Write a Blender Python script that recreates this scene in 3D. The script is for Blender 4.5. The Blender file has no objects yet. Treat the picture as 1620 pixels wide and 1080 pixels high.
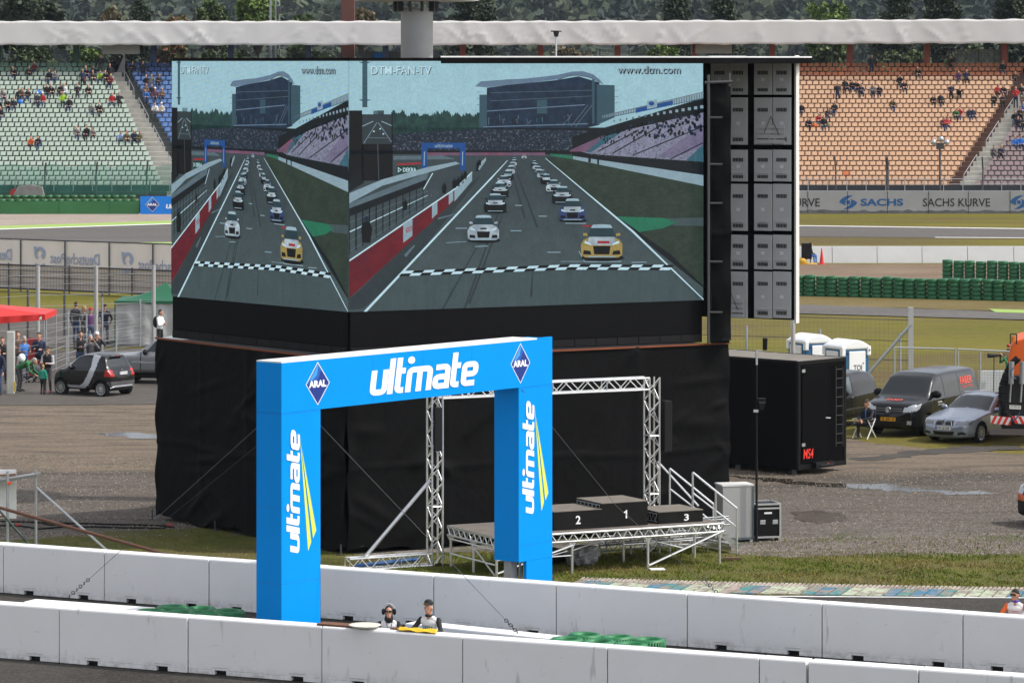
import bpy, bmesh, math, random
import numpy as np
from mathutils import Vector as V, Matrix
from mathutils.geometry import tessellate_polygon
rnd = random.Random(7)
R = math.radians
scene = bpy.context.scene
COL = scene.collection
# ---------------------------------------------------------------- camera, sky, sun, exposure
F, YH, H = 6000.0, 100.0, 12.0          # focal length (px of the 1620 px frame), horizon row, eye height (m)
cam = bpy.data.cameras.new('camera'); camo = bpy.data.objects.new('camera', cam); COL.objects.link(camo)
camo.location = (0, 0, H); camo.rotation_euler = (R(90), 0, 0)
cam.sensor_width = 36; cam.lens = 36 * F / 1620; cam.shift_y = -(540 - YH) / 1620
cam.clip_start = 1; cam.clip_end = 9000
scene.camera = camo
SUN_EL, SUN_AZ = R(50), R(97)           # azimuth clockwise from +Y (the view direction)
w = bpy.data.worlds.new('World'); scene.world = w; w.use_nodes = True
nt = w.node_tree; bg = nt.nodes['Background']
sky = nt.nodes.new('ShaderNodeTexSky'); sky.sky_type = 'NISHITA'; sky.sun_disc = False
sky.sun_elevation = SUN_EL; sky.sun_rotation = SUN_AZ; sky.air_density = 1.0; sky.dust_density = 2.5
hs = nt.nodes.new('ShaderNodeHueSaturation'); hs.inputs['Saturation'].default_value = .28; hs.inputs['Value'].default_value = 1.35   # bright broken cloud
cn = nt.nodes.new('ShaderNodeTexNoise'); cn.inputs['Scale'].default_value = 2.2; cn.inputs['Detail'].default_value = 6
cr_ = nt.nodes.new('ShaderNodeValToRGB'); cr_.color_ramp.elements[0].position = .38; cr_.color_ramp.elements[0].color = (.78, .80, .86, 1); cr_.color_ramp.elements[1].position = .62; cr_.color_ramp.elements[1].color = (1.35, 1.33, 1.3, 1)
cm = nt.nodes.new('ShaderNodeMix'); cm.data_type = 'RGBA'; cm.blend_type = 'MULTIPLY'; cm.inputs[0].default_value = 1
nt.links.new(nt.nodes.new('ShaderNodeTexCoord').outputs['Generated'], cn.inputs['Vector']); nt.links.new(cn.outputs['Fac'], cr_.inputs[0])
nt.links.new(sky.outputs[0], hs.inputs['Color']); nt.links.new(hs.outputs[0], cm.inputs[6]); nt.links.new(cr_.outputs[0], cm.inputs[7])
nt.links.new(cm.outputs[2], bg.inputs[0]); bg.inputs[1].default_value = 0.13
sl = bpy.data.lights.new('sun', 'SUN'); so = bpy.data.objects.new('sun', sl); COL.objects.link(so)
sl.energy = 2.6; sl.angle = R(1.0); sl.color = (1, .95, .87)
sd = V((math.sin(SUN_AZ) * math.cos(SUN_EL), math.cos(SUN_AZ) * math.cos(SUN_EL), math.sin(SUN_EL)))
so.rotation_euler = sd.to_track_quat('Z', 'Y').to_euler(); so.location = (40, 0, 60)
scene.view_settings.view_transform = 'Standard'; scene.view_settings.look = 'None'
scene.view_settings.exposure = 0.35; scene.view_settings.gamma = 1
scene.render.engine = 'CYCLES'
cy = scene.cycles
cy.max_bounces = 5; cy.diffuse_bounces = 2; cy.glossy_bounces = 3; cy.transmission_bounces = 3; cy.transparent_max_bounces = 12
cy.volume_bounces = 0
cy.use_denoising = True
# ---------------------------------------------------------------- picture measurements -> places in the world
def W(x, y, Y): return V(((x - 810) * Y / F, Y, H - (y - YH) * Y / F))
def G(x, y, z=0.0):
    Y = (H - z) * F / (y - YH); return V(((x - 810) * Y / F, Y, z))
def lin(r, g, b):
    return tuple(((c / 255) / 12.92 if c < 10 else ((c / 255 + .055) / 1.055) ** 2.4) for c in (r, g, b))
# ---------------------------------------------------------------- materials
MATS = {}
def mat(name, col, rough=.6, metal=0.0, var=.12, scale=2.0, bump=0.0, bscale=30.0, spec=.5, emit=None, coat=0.0, alpha=None, stretch=None):
    if name in MATS: return MATS[name]
    m = bpy.data.materials.new(name); m.use_nodes = True; MATS[name] = m
    t = m.node_tree; b = t.nodes['Principled BSDF']
    b.inputs['Base Color'].default_value = (*col, 1)
    b.inputs['Roughness'].default_value = rough; b.inputs['Metallic'].default_value = metal
    b.inputs['Specular IOR Level'].default_value = spec
    if coat: b.inputs['Coat Weight'].default_value = coat; b.inputs['Coat Roughness'].default_value = .04
    if alpha is not None: b.inputs['Alpha'].default_value = alpha
    if emit:
        b.inputs['Emission Color'].default_value = (*emit, 1); b.inputs['Emission Strength'].default_value = 1
    if var or bump:
        tc = t.nodes.new('ShaderNodeTexCoord'); src = tc.outputs['Object']
        if stretch:
            mp = t.nodes.new('ShaderNodeMapping'); mp.inputs['Scale'].default_value = stretch
            t.links.new(src, mp.inputs[0]); src = mp.outputs[0]
    if var:
        n = t.nodes.new('ShaderNodeTexNoise'); n.inputs['Scale'].default_value = scale; n.inputs['Detail'].default_value = 6
        n.inputs['Roughness'].default_value = .6
        t.links.new(src, n.inputs['Vector'])
        mx = t.nodes.new('ShaderNodeMix'); mx.data_type = 'RGBA'
        mx.inputs[6].default_value = (*[c * (1 - var * 1.4) for c in col], 1); mx.inputs[7].default_value = (*[min(1, c * (1 + var * 1.2)) for c in col], 1)
        t.links.new(n.outputs['Fac'], mx.inputs[0]); t.links.new(mx.outputs[2], b.inputs['Base Color'])
    if bump:
        n2 = t.nodes.new('ShaderNodeTexNoise'); n2.inputs['Scale'].default_value = bscale; n2.inputs['Detail'].default_value = 4
        t.links.new(src, n2.inputs['Vector'])
        bp = t.nodes.new('ShaderNodeBump'); bp.inputs['Strength'].default_value = bump; bp.inputs['Distance'].default_value = .05
        t.links.new(n2.outputs['Fac'], bp.inputs['Height']); t.links.new(bp.outputs[0], b.inputs['Normal'])
    return m
def nodes_of(m): return m.node_tree, m.node_tree.nodes['Principled BSDF']
def noise(t, src, scale, detail=5, rough=.6, stretch=None):
    if stretch:
        mp = t.nodes.new('ShaderNodeMapping'); mp.inputs['Scale'].default_value = stretch
        t.links.new(src, mp.inputs[0]); src = mp.outputs[0]
    n = t.nodes.new('ShaderNodeTexNoise'); n.inputs['Scale'].default_value = scale
    n.inputs['Detail'].default_value = detail; n.inputs['Roughness'].default_value = rough
    t.links.new(src, n.inputs['Vector']); return n.outputs['Fac']
def ramp(t, fac, stops):
    r = t.nodes.new('ShaderNodeValToRGB'); e = r.color_ramp.elements
    while len(e) < len(stops): e.new(.5)
    for k, (p, c) in enumerate(stops):
        e[k].position = p; e[k].color = (*c, 1) if not isinstance(c, (int, float)) else (c, c, c, 1)
    t.links.new(fac, r.inputs[0]); return r.outputs[0]
def mixc(t, fac, a, b, mode='MIX'):
    x = t.nodes.new('ShaderNodeMix'); x.data_type = 'RGBA'; x.blend_type = mode
    for sock, val in ((0, fac), (6, a), (7, b)):
        if isinstance(val, bpy.types.NodeSocket): t.links.new(val, x.inputs[sock])
        elif isinstance(val, (int, float)): x.inputs[sock].default_value = val
        else: x.inputs[sock].default_value = (*val, 1)
    return x.outputs[2]
def math_(t, op, a, b=None):
    x = t.nodes.new('ShaderNodeMath'); x.operation = op
    for k, val in ((0, a), (1, b)):
        if val is None: continue
        if isinstance(val, (int, float)): x.inputs[k].default_value = val
        else: t.links.new(val, x.inputs[k])
    return x.outputs[0]
def ground_mat(name, a, b, speck=None, s1=.35, s2=6.0, rough=.85, bump=.5, bs=25., stretch=None, contrast=(.35, .65), speck_amt=.5, speck_scale=18., third=None):
    m = mat(name, a, rough, var=0, spec=.06); t, p = nodes_of(m)
    g = t.nodes.new('ShaderNodeNewGeometry').outputs['Position']
    c = ramp(t, noise(t, g, s1, 7, .65, stretch), [(contrast[0], a), (contrast[1], b)])
    if third: c = mixc(t, ramp(t, noise(t, g, s1 * .45, 5, .6, stretch), [(.5, 0.), (.64, 1.)]), c, third)
    f = noise(t, g, s2, 5, .7)
    c = mixc(t, 1.0, c, ramp(t, f, [(.25, (.72, .72, .72)), (.75, (1.25, 1.25, 1.25))]), 'MULTIPLY')
    if speck:
        vo = t.nodes.new('ShaderNodeTexVoronoi'); vo.inputs['Scale'].default_value = speck_scale; t.links.new(g, vo.inputs['Vector'])
        sx = t.nodes.new('ShaderNodeSeparateColor'); t.links.new(vo.outputs['Color'], sx.inputs[0])
        c = mixc(t, math_(t, 'MULTIPLY', ramp(t, sx.outputs[0], [(.62, 0.), (.95, 1.)]), speck_amt), c, speck)
    t.links.new(c, p.inputs['Base Color'])
    if bump:
        bp = t.nodes.new('ShaderNodeBump'); bp.inputs['Strength'].default_value = bump; bp.inputs['Distance'].default_value = .03
        t.links.new(noise(t, g, bs, 4, .7), bp.inputs['Height']); t.links.new(bp.outputs[0], p.inputs['Normal'])
    return m
# ---------------------------------------------------------------- mesh helpers
ORG = {}
def link(o): COL.objects.link(o); return o
def mesh_obj(name, verts, faces, mats, mi=None, parent=None, smooth=False, world=True):
    org = ORG.get(parent.name, V((0, 0, 0))) if (parent is not None and world) else V((0, 0, 0))
    me = bpy.data.meshes.new(name)
    if world and org.length > 0: verts = np.asarray(verts, dtype=float).reshape(-1, 3) - np.array(org)
    me.from_pydata([tuple(v) for v in verts], [], [tuple(f) for f in faces])
    for m in (mats if isinstance(mats, (list, tuple)) else [mats]): me.materials.append(m)
    if mi is not None: me.polygons.foreach_set('material_index', np.array(mi, dtype=np.int32))
    if smooth: me.polygons.foreach_set('use_smooth', np.ones(len(me.polygons), dtype=bool))
    me.update()
    o = link(bpy.data.objects.new(name, me)); o.parent = parent; ORG[o.name] = org
    return o
class MB:
    def __init__(s): s.v = []; s.f = []; s.m = []
    def add(s, vs, fs, mi=0):
        n = len(s.v); s.v += [tuple(v) for v in vs]; s.f += [tuple(i + n for i in f) for f in fs]; s.m += [mi] * len(fs); return s
    def obox(s, o, a, b, c, mi=0):
        o, a, b, c = V(o), V(a), V(b), V(c)
        if a.cross(b).dot(c) < 0: a, b = b, a
        vs = [o, o + a, o + a + b, o + b, o + c, o + a + c, o + a + b + c, o + b + c]
        return s.add(vs, [(3, 2, 1, 0), (4, 5, 6, 7), (0, 1, 5, 4), (1, 2, 6, 5), (2, 3, 7, 6), (3, 0, 4, 7)], mi)
    def box(s, c, size, yaw=0, mi=0):
        q = Matrix.Rotation(yaw, 3, 'Z'); a, b, d = q @ V((size[0], 0, 0)), q @ V((0, size[1], 0)), V((0, 0, size[2]))
        return s.obox(V(c) - a / 2 - b / 2 - d / 2, a, b, d, mi)
    def tube(s, p, q, r, n=8, r2=None, mi=0, cap=True):
        p, q = V(p), V(q); r2 = r if r2 is None else r2; d = (q - p)
        if d.length < 1e-6: return s
        d.normalize(); u = d.orthogonal().normalized(); w_ = d.cross(u); vs = []
        for c, rr in ((p, r), (q, r2)):
            for k in range(n):
                a = 2 * math.pi * k / n; vs.append(c + (u * math.cos(a) + w_ * math.sin(a)) * rr)
        fs = [(k, (k + 1) % n, n + (k + 1) % n, n + k) for k in range(n)]
        if cap: fs += [tuple(reversed(range(n))), tuple(range(n, 2 * n))]
        return s.add(vs, fs, mi)
    def path(s, pts, r, n=6, mi=0):
        for a, b in zip(pts[:-1], pts[1:]): s.tube(a, b, r, n, mi=mi)
        return s
    def poly(s, pts, mi=0): return s.add(pts, [tuple(range(len(pts)))], mi)
    def prism(s, pts, d, mi=0):
        n = len(pts); d = V(d); vs = [V(p) for p in pts] + [V(p) + d for p in pts]
        return s.add(vs, [tuple(reversed(range(n))), tuple(range(n, 2 * n))] + [(k, (k + 1) % n, n + (k + 1) % n, n + k) for k in range(n)], mi)
    def lathe(s, prof, c=(0, 0, 0), n=16, axis='Z', mi=0, closed=False):
        c = V(c); vs = []
        for (r, z) in prof:
            for k in range(n):
                a = 2 * math.pi * k / n; x, y = r * math.cos(a), r * math.sin(a)
                vs.append(c + (V((x, y, z)) if axis == 'Z' else V((x, z, y)) if axis == 'Y' else V((z, x, y))))
        fs = []; m = len(prof)
        for j in range(m if closed else m - 1):
            j2 = (j + 1) % m
            for k in range(n): fs.append((j * n + k, j * n + (k + 1) % n, j2 * n + (k + 1) % n, j2 * n + k))
        if not closed:
            if prof[0][0] > 1e-5: fs.append(tuple(reversed(range(n))))
            if prof[-1][0] > 1e-5: fs.append(tuple(range((m - 1) * n, m * n)))
        return s.add(vs, fs, mi)
    def torus(s, c, Rr, r, n=20, k=8, axis='Z', mi=0, squash=1.0):
        prof = [(Rr + r * math.cos(2 * math.pi * j / k), r * squash * math.sin(2 * math.pi * j / k)) for j in range(k)]
        return s.lathe(prof, c, n, axis, mi, closed=True)
    def ball(s, c, rx, ry=None, rz=None, n=12, k=8, mi=0):
        ry = ry or rx; rz = rz or rx; c = V(c); vs = [c + V((0, 0, -rz))]; fs = []
        for j in range(1, k):
            t = -math.pi / 2 + math.pi * j / k
            for i in range(n):
                a = 2 * math.pi * i / n; vs.append(c + V((rx * math.cos(t) * math.cos(a), ry * math.cos(t) * math.sin(a), rz * math.sin(t))))
        vs.append(c + V((0, 0, rz))); L = len(vs) - 1
        for i in range(n):
            fs.append((0, 1 + (i + 1) % n, 1 + i)); fs.append((L, 1 + (k - 2) * n + i, 1 + (k - 2) * n + (i + 1) % n))
            for j in range(k - 2): fs.append((1 + j * n + i, 1 + j * n + (i + 1) % n, 1 + (j + 1) * n + (i + 1) % n, 1 + (j + 1) * n + i))
        return s.add(vs, fs, mi)
    def build(s, name, mats, parent=None, smooth=False, world=True, bevel=0):
        o = mesh_obj(name, s.v, s.f, mats, s.m, parent, smooth, world)
        if bevel:
            b = o.modifiers.new('bevel', 'BEVEL'); b.width = bevel; b.segments = 2; b.limit_method = 'ANGLE'
        return o
def tag(o, label=None, cat=None, group=None, kind=None):
    for k, v in (('label', label), ('category', cat), ('group', group), ('kind', kind)):
        if v: o[k] = v
    return o
def thing(name, label, cat, loc=(0, 0, 0), group=None, rz=0.0):
    o = link(bpy.data.objects.new(name, None)); o.location = loc; o.rotation_euler = (0, 0, rz); o.empty_display_size = .2
    ORG[o.name] = V(loc); return tag(o, label, cat, group)
def dup(o, parent=None):
    c = o.copy(); link(c); c.parent = parent if parent is not None else o.parent; ORG[c.name] = ORG.get(o.name, V((0, 0, 0)))
    for k in ('label',):
        if parent is None and k in c: del c[k]
    for ch in o.children: dup(ch, c)
    return c
def sheet(name, pts, z, m, jag=.0, step=.5, kind='structure', seed=1, sub=None):
    """a flat ground sheet with an irregular edge"""
    rr = random.Random(seed); out = []; n = len(pts)
    for k in range(n):
        a, b = V(pts[k][:2]), V(pts[(k + 1) % n][:2]); L = (b - a).length; c = max(1, min(400, int(L / step))) if jag else 1
        nor = V((-(b - a).y, (b - a).x)).normalized() if L else V((0, 0))
        for i in range(c):
            p = a + (b - a) * (i / c)
            if jag: p = p + nor * rr.gauss(0, jag)
            out.append((p.x, p.y, z))
    tr = tessellate_polygon([[V(p) for p in out]])
    fs = []
    for t in tr:
        a, b, c = (V(out[i]) for i in t)
        fs.append(t if (b - a).cross(c - a).z > 0 else (t[0], t[2], t[1]))
    o = mesh_obj(name, out, fs, m); o['kind'] = kind; return o
# ---------------------------------------------------------------- lettering
_tc = {}
def text2d(body, bold=0.0):
    key = (body, bold)
    if key in _tc: return _tc[key]
    cu = bpy.data.curves.new('t', 'FONT'); cu.body = body; cu.offset = bold; cu.resolution_u = 3
    o = bpy.data.objects.new('t', cu); COL.objects.link(o)
    dg = bpy.context.evaluated_depsgraph_get(); me = o.evaluated_get(dg).to_mesh()
    vs = np.array([v.co[:2] for v in me.vertices]); fs = [tuple(p.vertices) for p in me.polygons]
    o.evaluated_get(dg).to_mesh_clear(); bpy.data.objects.remove(o); bpy.data.curves.remove(cu)
    vs = vs - vs.min(0); _tc[key] = (vs, fs); return _tc[key]
def lettering(mb, body, o, ux, uy, width, height, bold=0.0, shear=0.0, mi=0, flip=False):
    """flat lettering filling width x height from corner o along ux, uy"""
    vs, fs = text2d(body, bold); sz = vs.max(0); o, ux, uy = V(o), V(ux).normalized(), V(uy).normalized()
    P = []
    for x, y in vs:
        a = x / sz[0] * width; b = y / sz[1] * height; a += shear * b
        if flip: a = width - a
        P.append(o + ux * a + uy * b)
    n = ux.cross(uy)
    out = []
    for f in fs:
        g = (P[f[1]] - P[f[0]]).cross(P[f[2]] - P[f[0]])
        out.append(f if g.dot(n) > 0 else tuple(reversed(f)))
    return mb.add(P, out, mi)
def round_line(pts, r=.16, k=4):
    out = [V(pts[0])]
    for a, b, c in zip(pts[:-2], pts[1:-1], pts[2:]):
        a, b, c = V(a), V(b), V(c); rr = min(r, (a - b).length * .48, (c - b).length * .48)
        p, q = b + (a - b).normalized() * rr, b + (c - b).normalized() * rr
        for i in range(k + 1):
            t = i / k; out.append((1 - t) ** 2 * p + 2 * t * (1 - t) * b + t * t * q)
    out.append(V(pts[-1])); return out
def thick(pts, t):
    """quads along a 2D centre line"""
    L, Rr = [], []
    for i, p in enumerate(pts):
        d1 = (pts[i] - pts[i - 1]).normalized() if i > 0 else None; d2 = (pts[i + 1] - pts[i]).normalized() if i < len(pts) - 1 else None
        d = ((d1 or d2) + (d2 or d1)).normalized(); n = V((-d.y, d.x)); s = 1.0 / max(.5, n.dot(V((-(d1 or d2).y, (d1 or d2).x))))
        L.append(p + n * t / 2 * s); Rr.append(p - n * t / 2 * s)
    return L, Rr
TH = .23
GLYPH = {'u': (.72, [[(.115, 1), (.115, .115), (.59, .115), (.59, 1)]], []),
 'l': (.29, [[(.115, 1.42), (.115, 0)]], []),
 't': (.45, [[(.115, 1.42), (.115, .115), (.37, .115)], [(.115, .885), (.39, .885)]], []),
 'm': (1.12, [[(.115, 0), (.115, .885), (.98, .885), (.98, 0)], [(.55, .885), (.55, 0)]], [(.13, 1.28, .15)]),
 'a': (.76, [[(.1, .885), (.61, .885), (.61, 0)], [(.61, .115), (.115, .115), (.115, .49), (.61, .49)]], []),
 'e': (.72, [[(.6, .115), (.115, .115), (.115, .885), (.6, .885), (.6, .49), (.235, .49)]], [])}
def logo_word(mb, o, ux, uy, width, xh, nor, shear=.12, mi=0):
    o, ux, uy, nor = V(o), V(ux).normalized(), V(uy).normalized(), V(nor); seq = 'ultmate'
    tot = sum(GLYPH[c][0] for c in seq) - .1; sx = width / tot; x0 = 0; k = 0
    for c in seq:
        adv, strokes, dots = GLYPH[c]
        for st in strokes:
            L, Rr = thick(round_line([V(p) for p in st]), TH); P = []
            for a, b in zip(L, Rr):
                for q in (a, b): P.append(o + ux * ((x0 + q.x + shear * q.y) * sx) + uy * (q.y * xh) + nor * (k * .0008))
            mb.add(P, [(2 * i + 1, 2 * i + 3, 2 * i + 2, 2 * i) for i in range(len(L) - 1)], mi); k += 1
        for (dx, dy, dr) in dots:
            P = [o + ux * ((x0 + dx + shear * dy + dr * math.cos(a)) * sx) + uy * ((dy + dr * math.sin(a)) * xh) + nor * (k * .0008) for a in np.linspace(0, 2 * math.pi, 14)[:-1]]
            mb.poly(P, mi)
        x0 += adv
# shared materials
M_STEEL = mat('galvanised_steel', (.42, .44, .45), .45, .7, .15, 6)
M_ALU = mat('aluminium', (.72, .72, .72), .32, .85, .1, 8)
M_DARKSTEEL = mat('dark_steel', (.09, .09, .1), .5, .5, .2, 5)
M_BLACK = mat('black_paint', (.008, .008, .009), .4, 0, .2, 3, spec=.2)
M_BLACKMAT = mat('black_plastic', (.010, .010, .011), .6, 0, .2, 6, spec=.2)
M_RUBBER = mat('rubber', (.014, .014, .014), .8, 0, .25, 8, spec=.2)
M_WHITE = mat('white_paint', (.8, .8, .8), .45, 0, .05, 2)
M_CONC = mat('concrete', (.34, .33, .31), .85, 0, .25, 1.5, .3, 25)
M_GLASS = mat('dark_glass', (.016, .020, .021), .05, 0, 0, spec=.6)
M_RED = mat('red_paint', (.62, .02, .015), .4, 0, .06, 4)
M_LETWHITE = mat('white_lettering', (.86, .86, .86), .4, 0, .03, 4)
# ================================================================ GROUND
g_grass = ground_mat('meadow_grass', (.105, .105, .014), (.16, .135, .026), (.19, .155, .06), s1=.12, s2=2.5, bump=.3, bs=8, stretch=(.5, 1, 1), third=(.10, .075, .035))
g_brown = ground_mat('dry_grass', (.13, .10, .035), (.19, .145, .075), (.09, .09, .02), s1=.2, s2=3, bump=.3, bs=8, stretch=(.35, 1, 1))
g_dirt = ground_mat('brown_earth', (.17, .12, .085), (.23, .17, .12), (.12, .08, .05), s1=.15, s2=3, bump=.2, bs=8)
g_pink = ground_mat('runoff_gravel', (.29, .24, .20), (.36, .30, .26), (.2, .17, .14), s1=.3, s2=5, bump=.3, bs=10)
g_track = ground_mat('track_asphalt', (.105, .098, .092), (.135, .127, .12), None, s1=.12, s2=3, bump=.1, bs=20, stretch=(.25, 2, 1))
g_asph = ground_mat('near_asphalt', (.038, .034, .030), (.066, .060, .053), (.16, .155, .15), s1=.4, s2=9, bump=.4, bs=60, speck_amt=.35, speck_scale=30, stretch=(.6, 1, 1))
g_pad = ground_mat('paddock_asphalt', (.085, .077, .069), (.115, .104, .093), None, s1=.2, s2=3, bump=.1, bs=20)
g_turf = ground_mat('verge_turf', (.075, .085, .018), (.125, .12, .03), (.16, .14, .09), s1=.9, s2=14, bump=.6, bs=35, speck_amt=.35, speck_scale=14, third=(.115, .10, .04))
g_peb = ground_mat('pebbles', (.22, .19, .165), (.30, .27, .235), (.52, .49, .45), s1=1.2, s2=14, bump=.9, bs=45, speck_amt=.75, speck_scale=16)
g_lime = mat('lime_paint', (.27, .40, .08), .7, 0, .15, .6)
g_line = mat('line_paint', (.68, .68, .66), .7, 0, .25, 1.5)
# the stone yard: pale packed earth far off, dark wet stone nearer, pebbles and weeds nearest
g_yard = mat('yard_stone', (.2, .17, .13), .9, var=0, spec=.06)
t, p = nodes_of(g_yard)
pos = t.nodes.new('ShaderNodeNewGeometry').outputs['Position']
sx = t.nodes.new('ShaderNodeSeparateXYZ'); t.links.new(pos, sx.inputs[0])
wob = noise(t, pos, .16, 6, .65, (.35, 1, 1)); fine = noise(t, pos, 7, 5, .75); mid = noise(t, pos, .9, 6, .7, (.3, 1.4, 1))
yy = math_(t, 'ADD', sx.outputs['Y'], math_(t, 'MULTIPLY', math_(t, 'SUBTRACT', wob, .5), 16))
fac = math_(t, 'DIVIDE', math_(t, 'SUBTRACT', yy, 92), 40)
base = ramp(t, fac, [(0., (.19, .168, .145)), (.09, (.145, .128, .112)), (.16, (.118, .104, .092)), (.37, (.112, .096, .082)), (.42, (.062, .056, .05)), (.47, (.158, .126, .094)), (1., (.165, .133, .101))])
base = mixc(t, ramp(t, mid, [(.46, 0.), (.66, .75)]), base, (.052, .045, .039))
base = mixc(t, 1., base, ramp(t, fine, [(.28, (.62, .62, .62)), (.72, (1.35, 1.35, 1.35))]), 'MULTIPLY')
vo = t.nodes.new('ShaderNodeTexVoronoi'); vo.inputs['Scale'].default_value = 20; t.links.new(pos, vo.inputs['Vector'])
sc_ = t.nodes.new('ShaderNodeSeparateColor'); t.links.new(vo.outputs['Color'], sc_.inputs[0])
near = ramp(t, fac, [(0., .9), (.12, .6), (.25, .3), (.40, .25), (.5, .08), (1., .05)])
base = mixc(t, math_(t, 'MULTIPLY', ramp(t, sc_.outputs[0], [(.66, 0.), (.96, .75)]), near), base, (.36, .335, .30))
weed = math_(t, 'MULTIPLY', ramp(t, noise(t, pos, .55, 6, .72, (.5, 1, 1)), [(.53, 0.), (.6, .9)]), ramp(t, fac, [(0., 1.), (.12, .8), (.2, 0.), (1., 0.)]))
base = mixc(t, weed, base, (.06, .075, .018))
t.links.new(base, p.inputs['Base Color'])
bp = t.nodes.new('ShaderNodeBump'); bp.inputs['Strength'].default_value = .22; bp.inputs['Distance'].default_value = .03
t.links.new(noise(t, pos, 26, 4, .8), bp.inputs['Height']); t.links.new(bp.outputs[0], p.inputs['Normal'])

def gp(*pts): return [G(x, y) for x, y in pts]
sheet('ground', [(-2500, -60), (2500, -60), (2500, 6000), (-2500, 6000)], 0, g_grass)
# far field, left then right (the screen tower hides the middle)
sheet('gravel_runoff', [(-70, 264), (9, 279), (9, 303), (-70, 303)], .02, g_pink)
sheet('race_track', [(-75, 195)] + [tuple(G(x, y)[:2]) for x, y in ((0, 364), (265, 356), (450, 351))] + [(9, 262), (9, 222), (-22, 228), (-40, 200)], .032, g_track)
def strip(name, px, w0, z, m, kind='structure'):
    a = [G(x, y) for x, y in px]; up = [V((q.x, q.y + w0, 0)) for q in a]
    return sheet(name, [q[:2] for q in a] + [q[:2] for q in reversed(up)], z, m, kind=kind)
strip('lime_border_paint', ((-150, 369), (0, 363), (265, 354.5), (430, 350)), 5.5, .044, g_lime)
strip('track_edge_line', ((-150, 370.5), (0, 364.5), (265, 356), (430, 351)), 1.6, .056, g_line)
strip('lime_border_paint', ((150, 391), (215, 389), (265, 388.5), (430, 387)), 4, .044, g_lime)
sheet('service_road', [(-75, 150), (-6, 162), (-6, 186), (-75, 184)], .02, g_pad, .15, 2)
sheet('paddock_ground', [(-60, 128), (-6, 134), (-6, 161), (-60, 152)], .028, g_pad, .1, 1)
sheet('back_straight', gp((1100, 356.5), (1265, 357.6), (1700, 363.5), (1700, 377.5), (1265, 375), (1100, 374)), .02, g_track)
strip('track_edge_line', ((1100, 357), (1265, 358.2), (1700, 364)), 1.2, .032, g_line)
strip('track_edge_line', ((1480, 376.6), (1700, 377.8)), .8, .032, g_line)
sheet('earth_bank', gp((1100, 417), (1700, 419), (1700, 470), (1265, 457), (1100, 452)), .02, g_dirt, .25, 1.5)
sheet('dry_verge', gp((1100, 464), (1265, 466), (1700, 480), (1700, 496), (1265, 483), (1100, 478)), .03, g_brown, .3, 1.5)
sheet('slip_road', gp((1100, 478), (1265, 483), (1700, 498), (1700, 509), (1265, 497), (1100, 492)), .042, g_track)
strip('lime_border_paint', ((1575, 495.5), (1700, 499)), 2.5, .054, g_lime)
# near field
sheet('gravel_yard', [(-45, 91), (-14, 94.6), (-9, 92.6), (-2, 88.5), (2.2, 88.6), (7.5, 91.6), (16, 92.6), (40, 93), (40, 116.5), (16.5, 115.6), (11.5, 119.5), (9, 124), (-6, 133), (-17, 135.5), (-60, 134)], .012, g_yard, .12, .6, seed=3)
sheet('near_track', [(-60, 30), (60, 30), (60, 85), (14, 85.35), (5.9, 85.55), (2.6, 86.3), (1.25, 87.0), (-.6, 82.2), (-12, 86.6), (-60, 108)], .008, g_asph)
sheet('grass_verge', [(40, 85.9), (14, 86.5), (5.9, 86.7), (2.6, 87.2), (1.2, 87.4), (-.7, 82.3), (-12.5, 87.3), (-40, 100), (-40, 103), (-12.6, 95.2), (-10.2, 97.2), (-8, 98.0), (-3.8, 92.5), (5.4, 94.3), (5.3, 92.8), (6.6, 92.0), (9.5, 92.9), (12, 92.6), (15, 93.1), (40, 92.4)], .02, g_turf, .13, .25, seed=5)
sheet('track_edge_line', [(4.6, 85.55), (6, 85.25), (14, 84.9), (40, 84.6), (40, 84.72), (14, 85.03), (6, 85.4)], .02, g_line, .015, .3)
m_wet = mat('puddle_water', (.035, .03, .024), .10, 0, 0, spec=.3)
def puddle(px, seed): sheet('puddle', [tuple(G(x, y)[:2]) for x, y in px], .02, m_wet, .16, .3, seed=seed)
puddle(((158, 687), (190, 684), (250, 687), (262, 694), (225, 695), (180, 692)), 2)
puddle(((1150, 753), (1230, 758), (1275, 762), (1340, 766), (1420, 768), (1480, 776), (1560, 778), (1590, 782), (1520, 783), (1440, 778), (1370, 775), (1280, 768), (1200, 760)), 4)
m_mud = ground_mat('wet_mud', (.05, .04, .03), (.08, .062, .045), None, s1=.6, s2=8, rough=.35, bump=.3)
sheet('muddy_patch', gp((1255, 812), (1290, 807), (1330, 812), (1345, 822), (1300, 828), (1265, 824)), .022, m_mud, .1, .2)
m_patch = ground_mat('tar_patch', (.06, .055, .05), (.09, .082, .074), None, s1=.5, s2=7)
sheet('tar_patch', gp((1350, 727), (1420, 716), (1500, 708), (1610, 706), (1620, 711), (1500, 717), (1430, 723), (1380, 730)), .022, m_patch, .15, .3)

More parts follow.
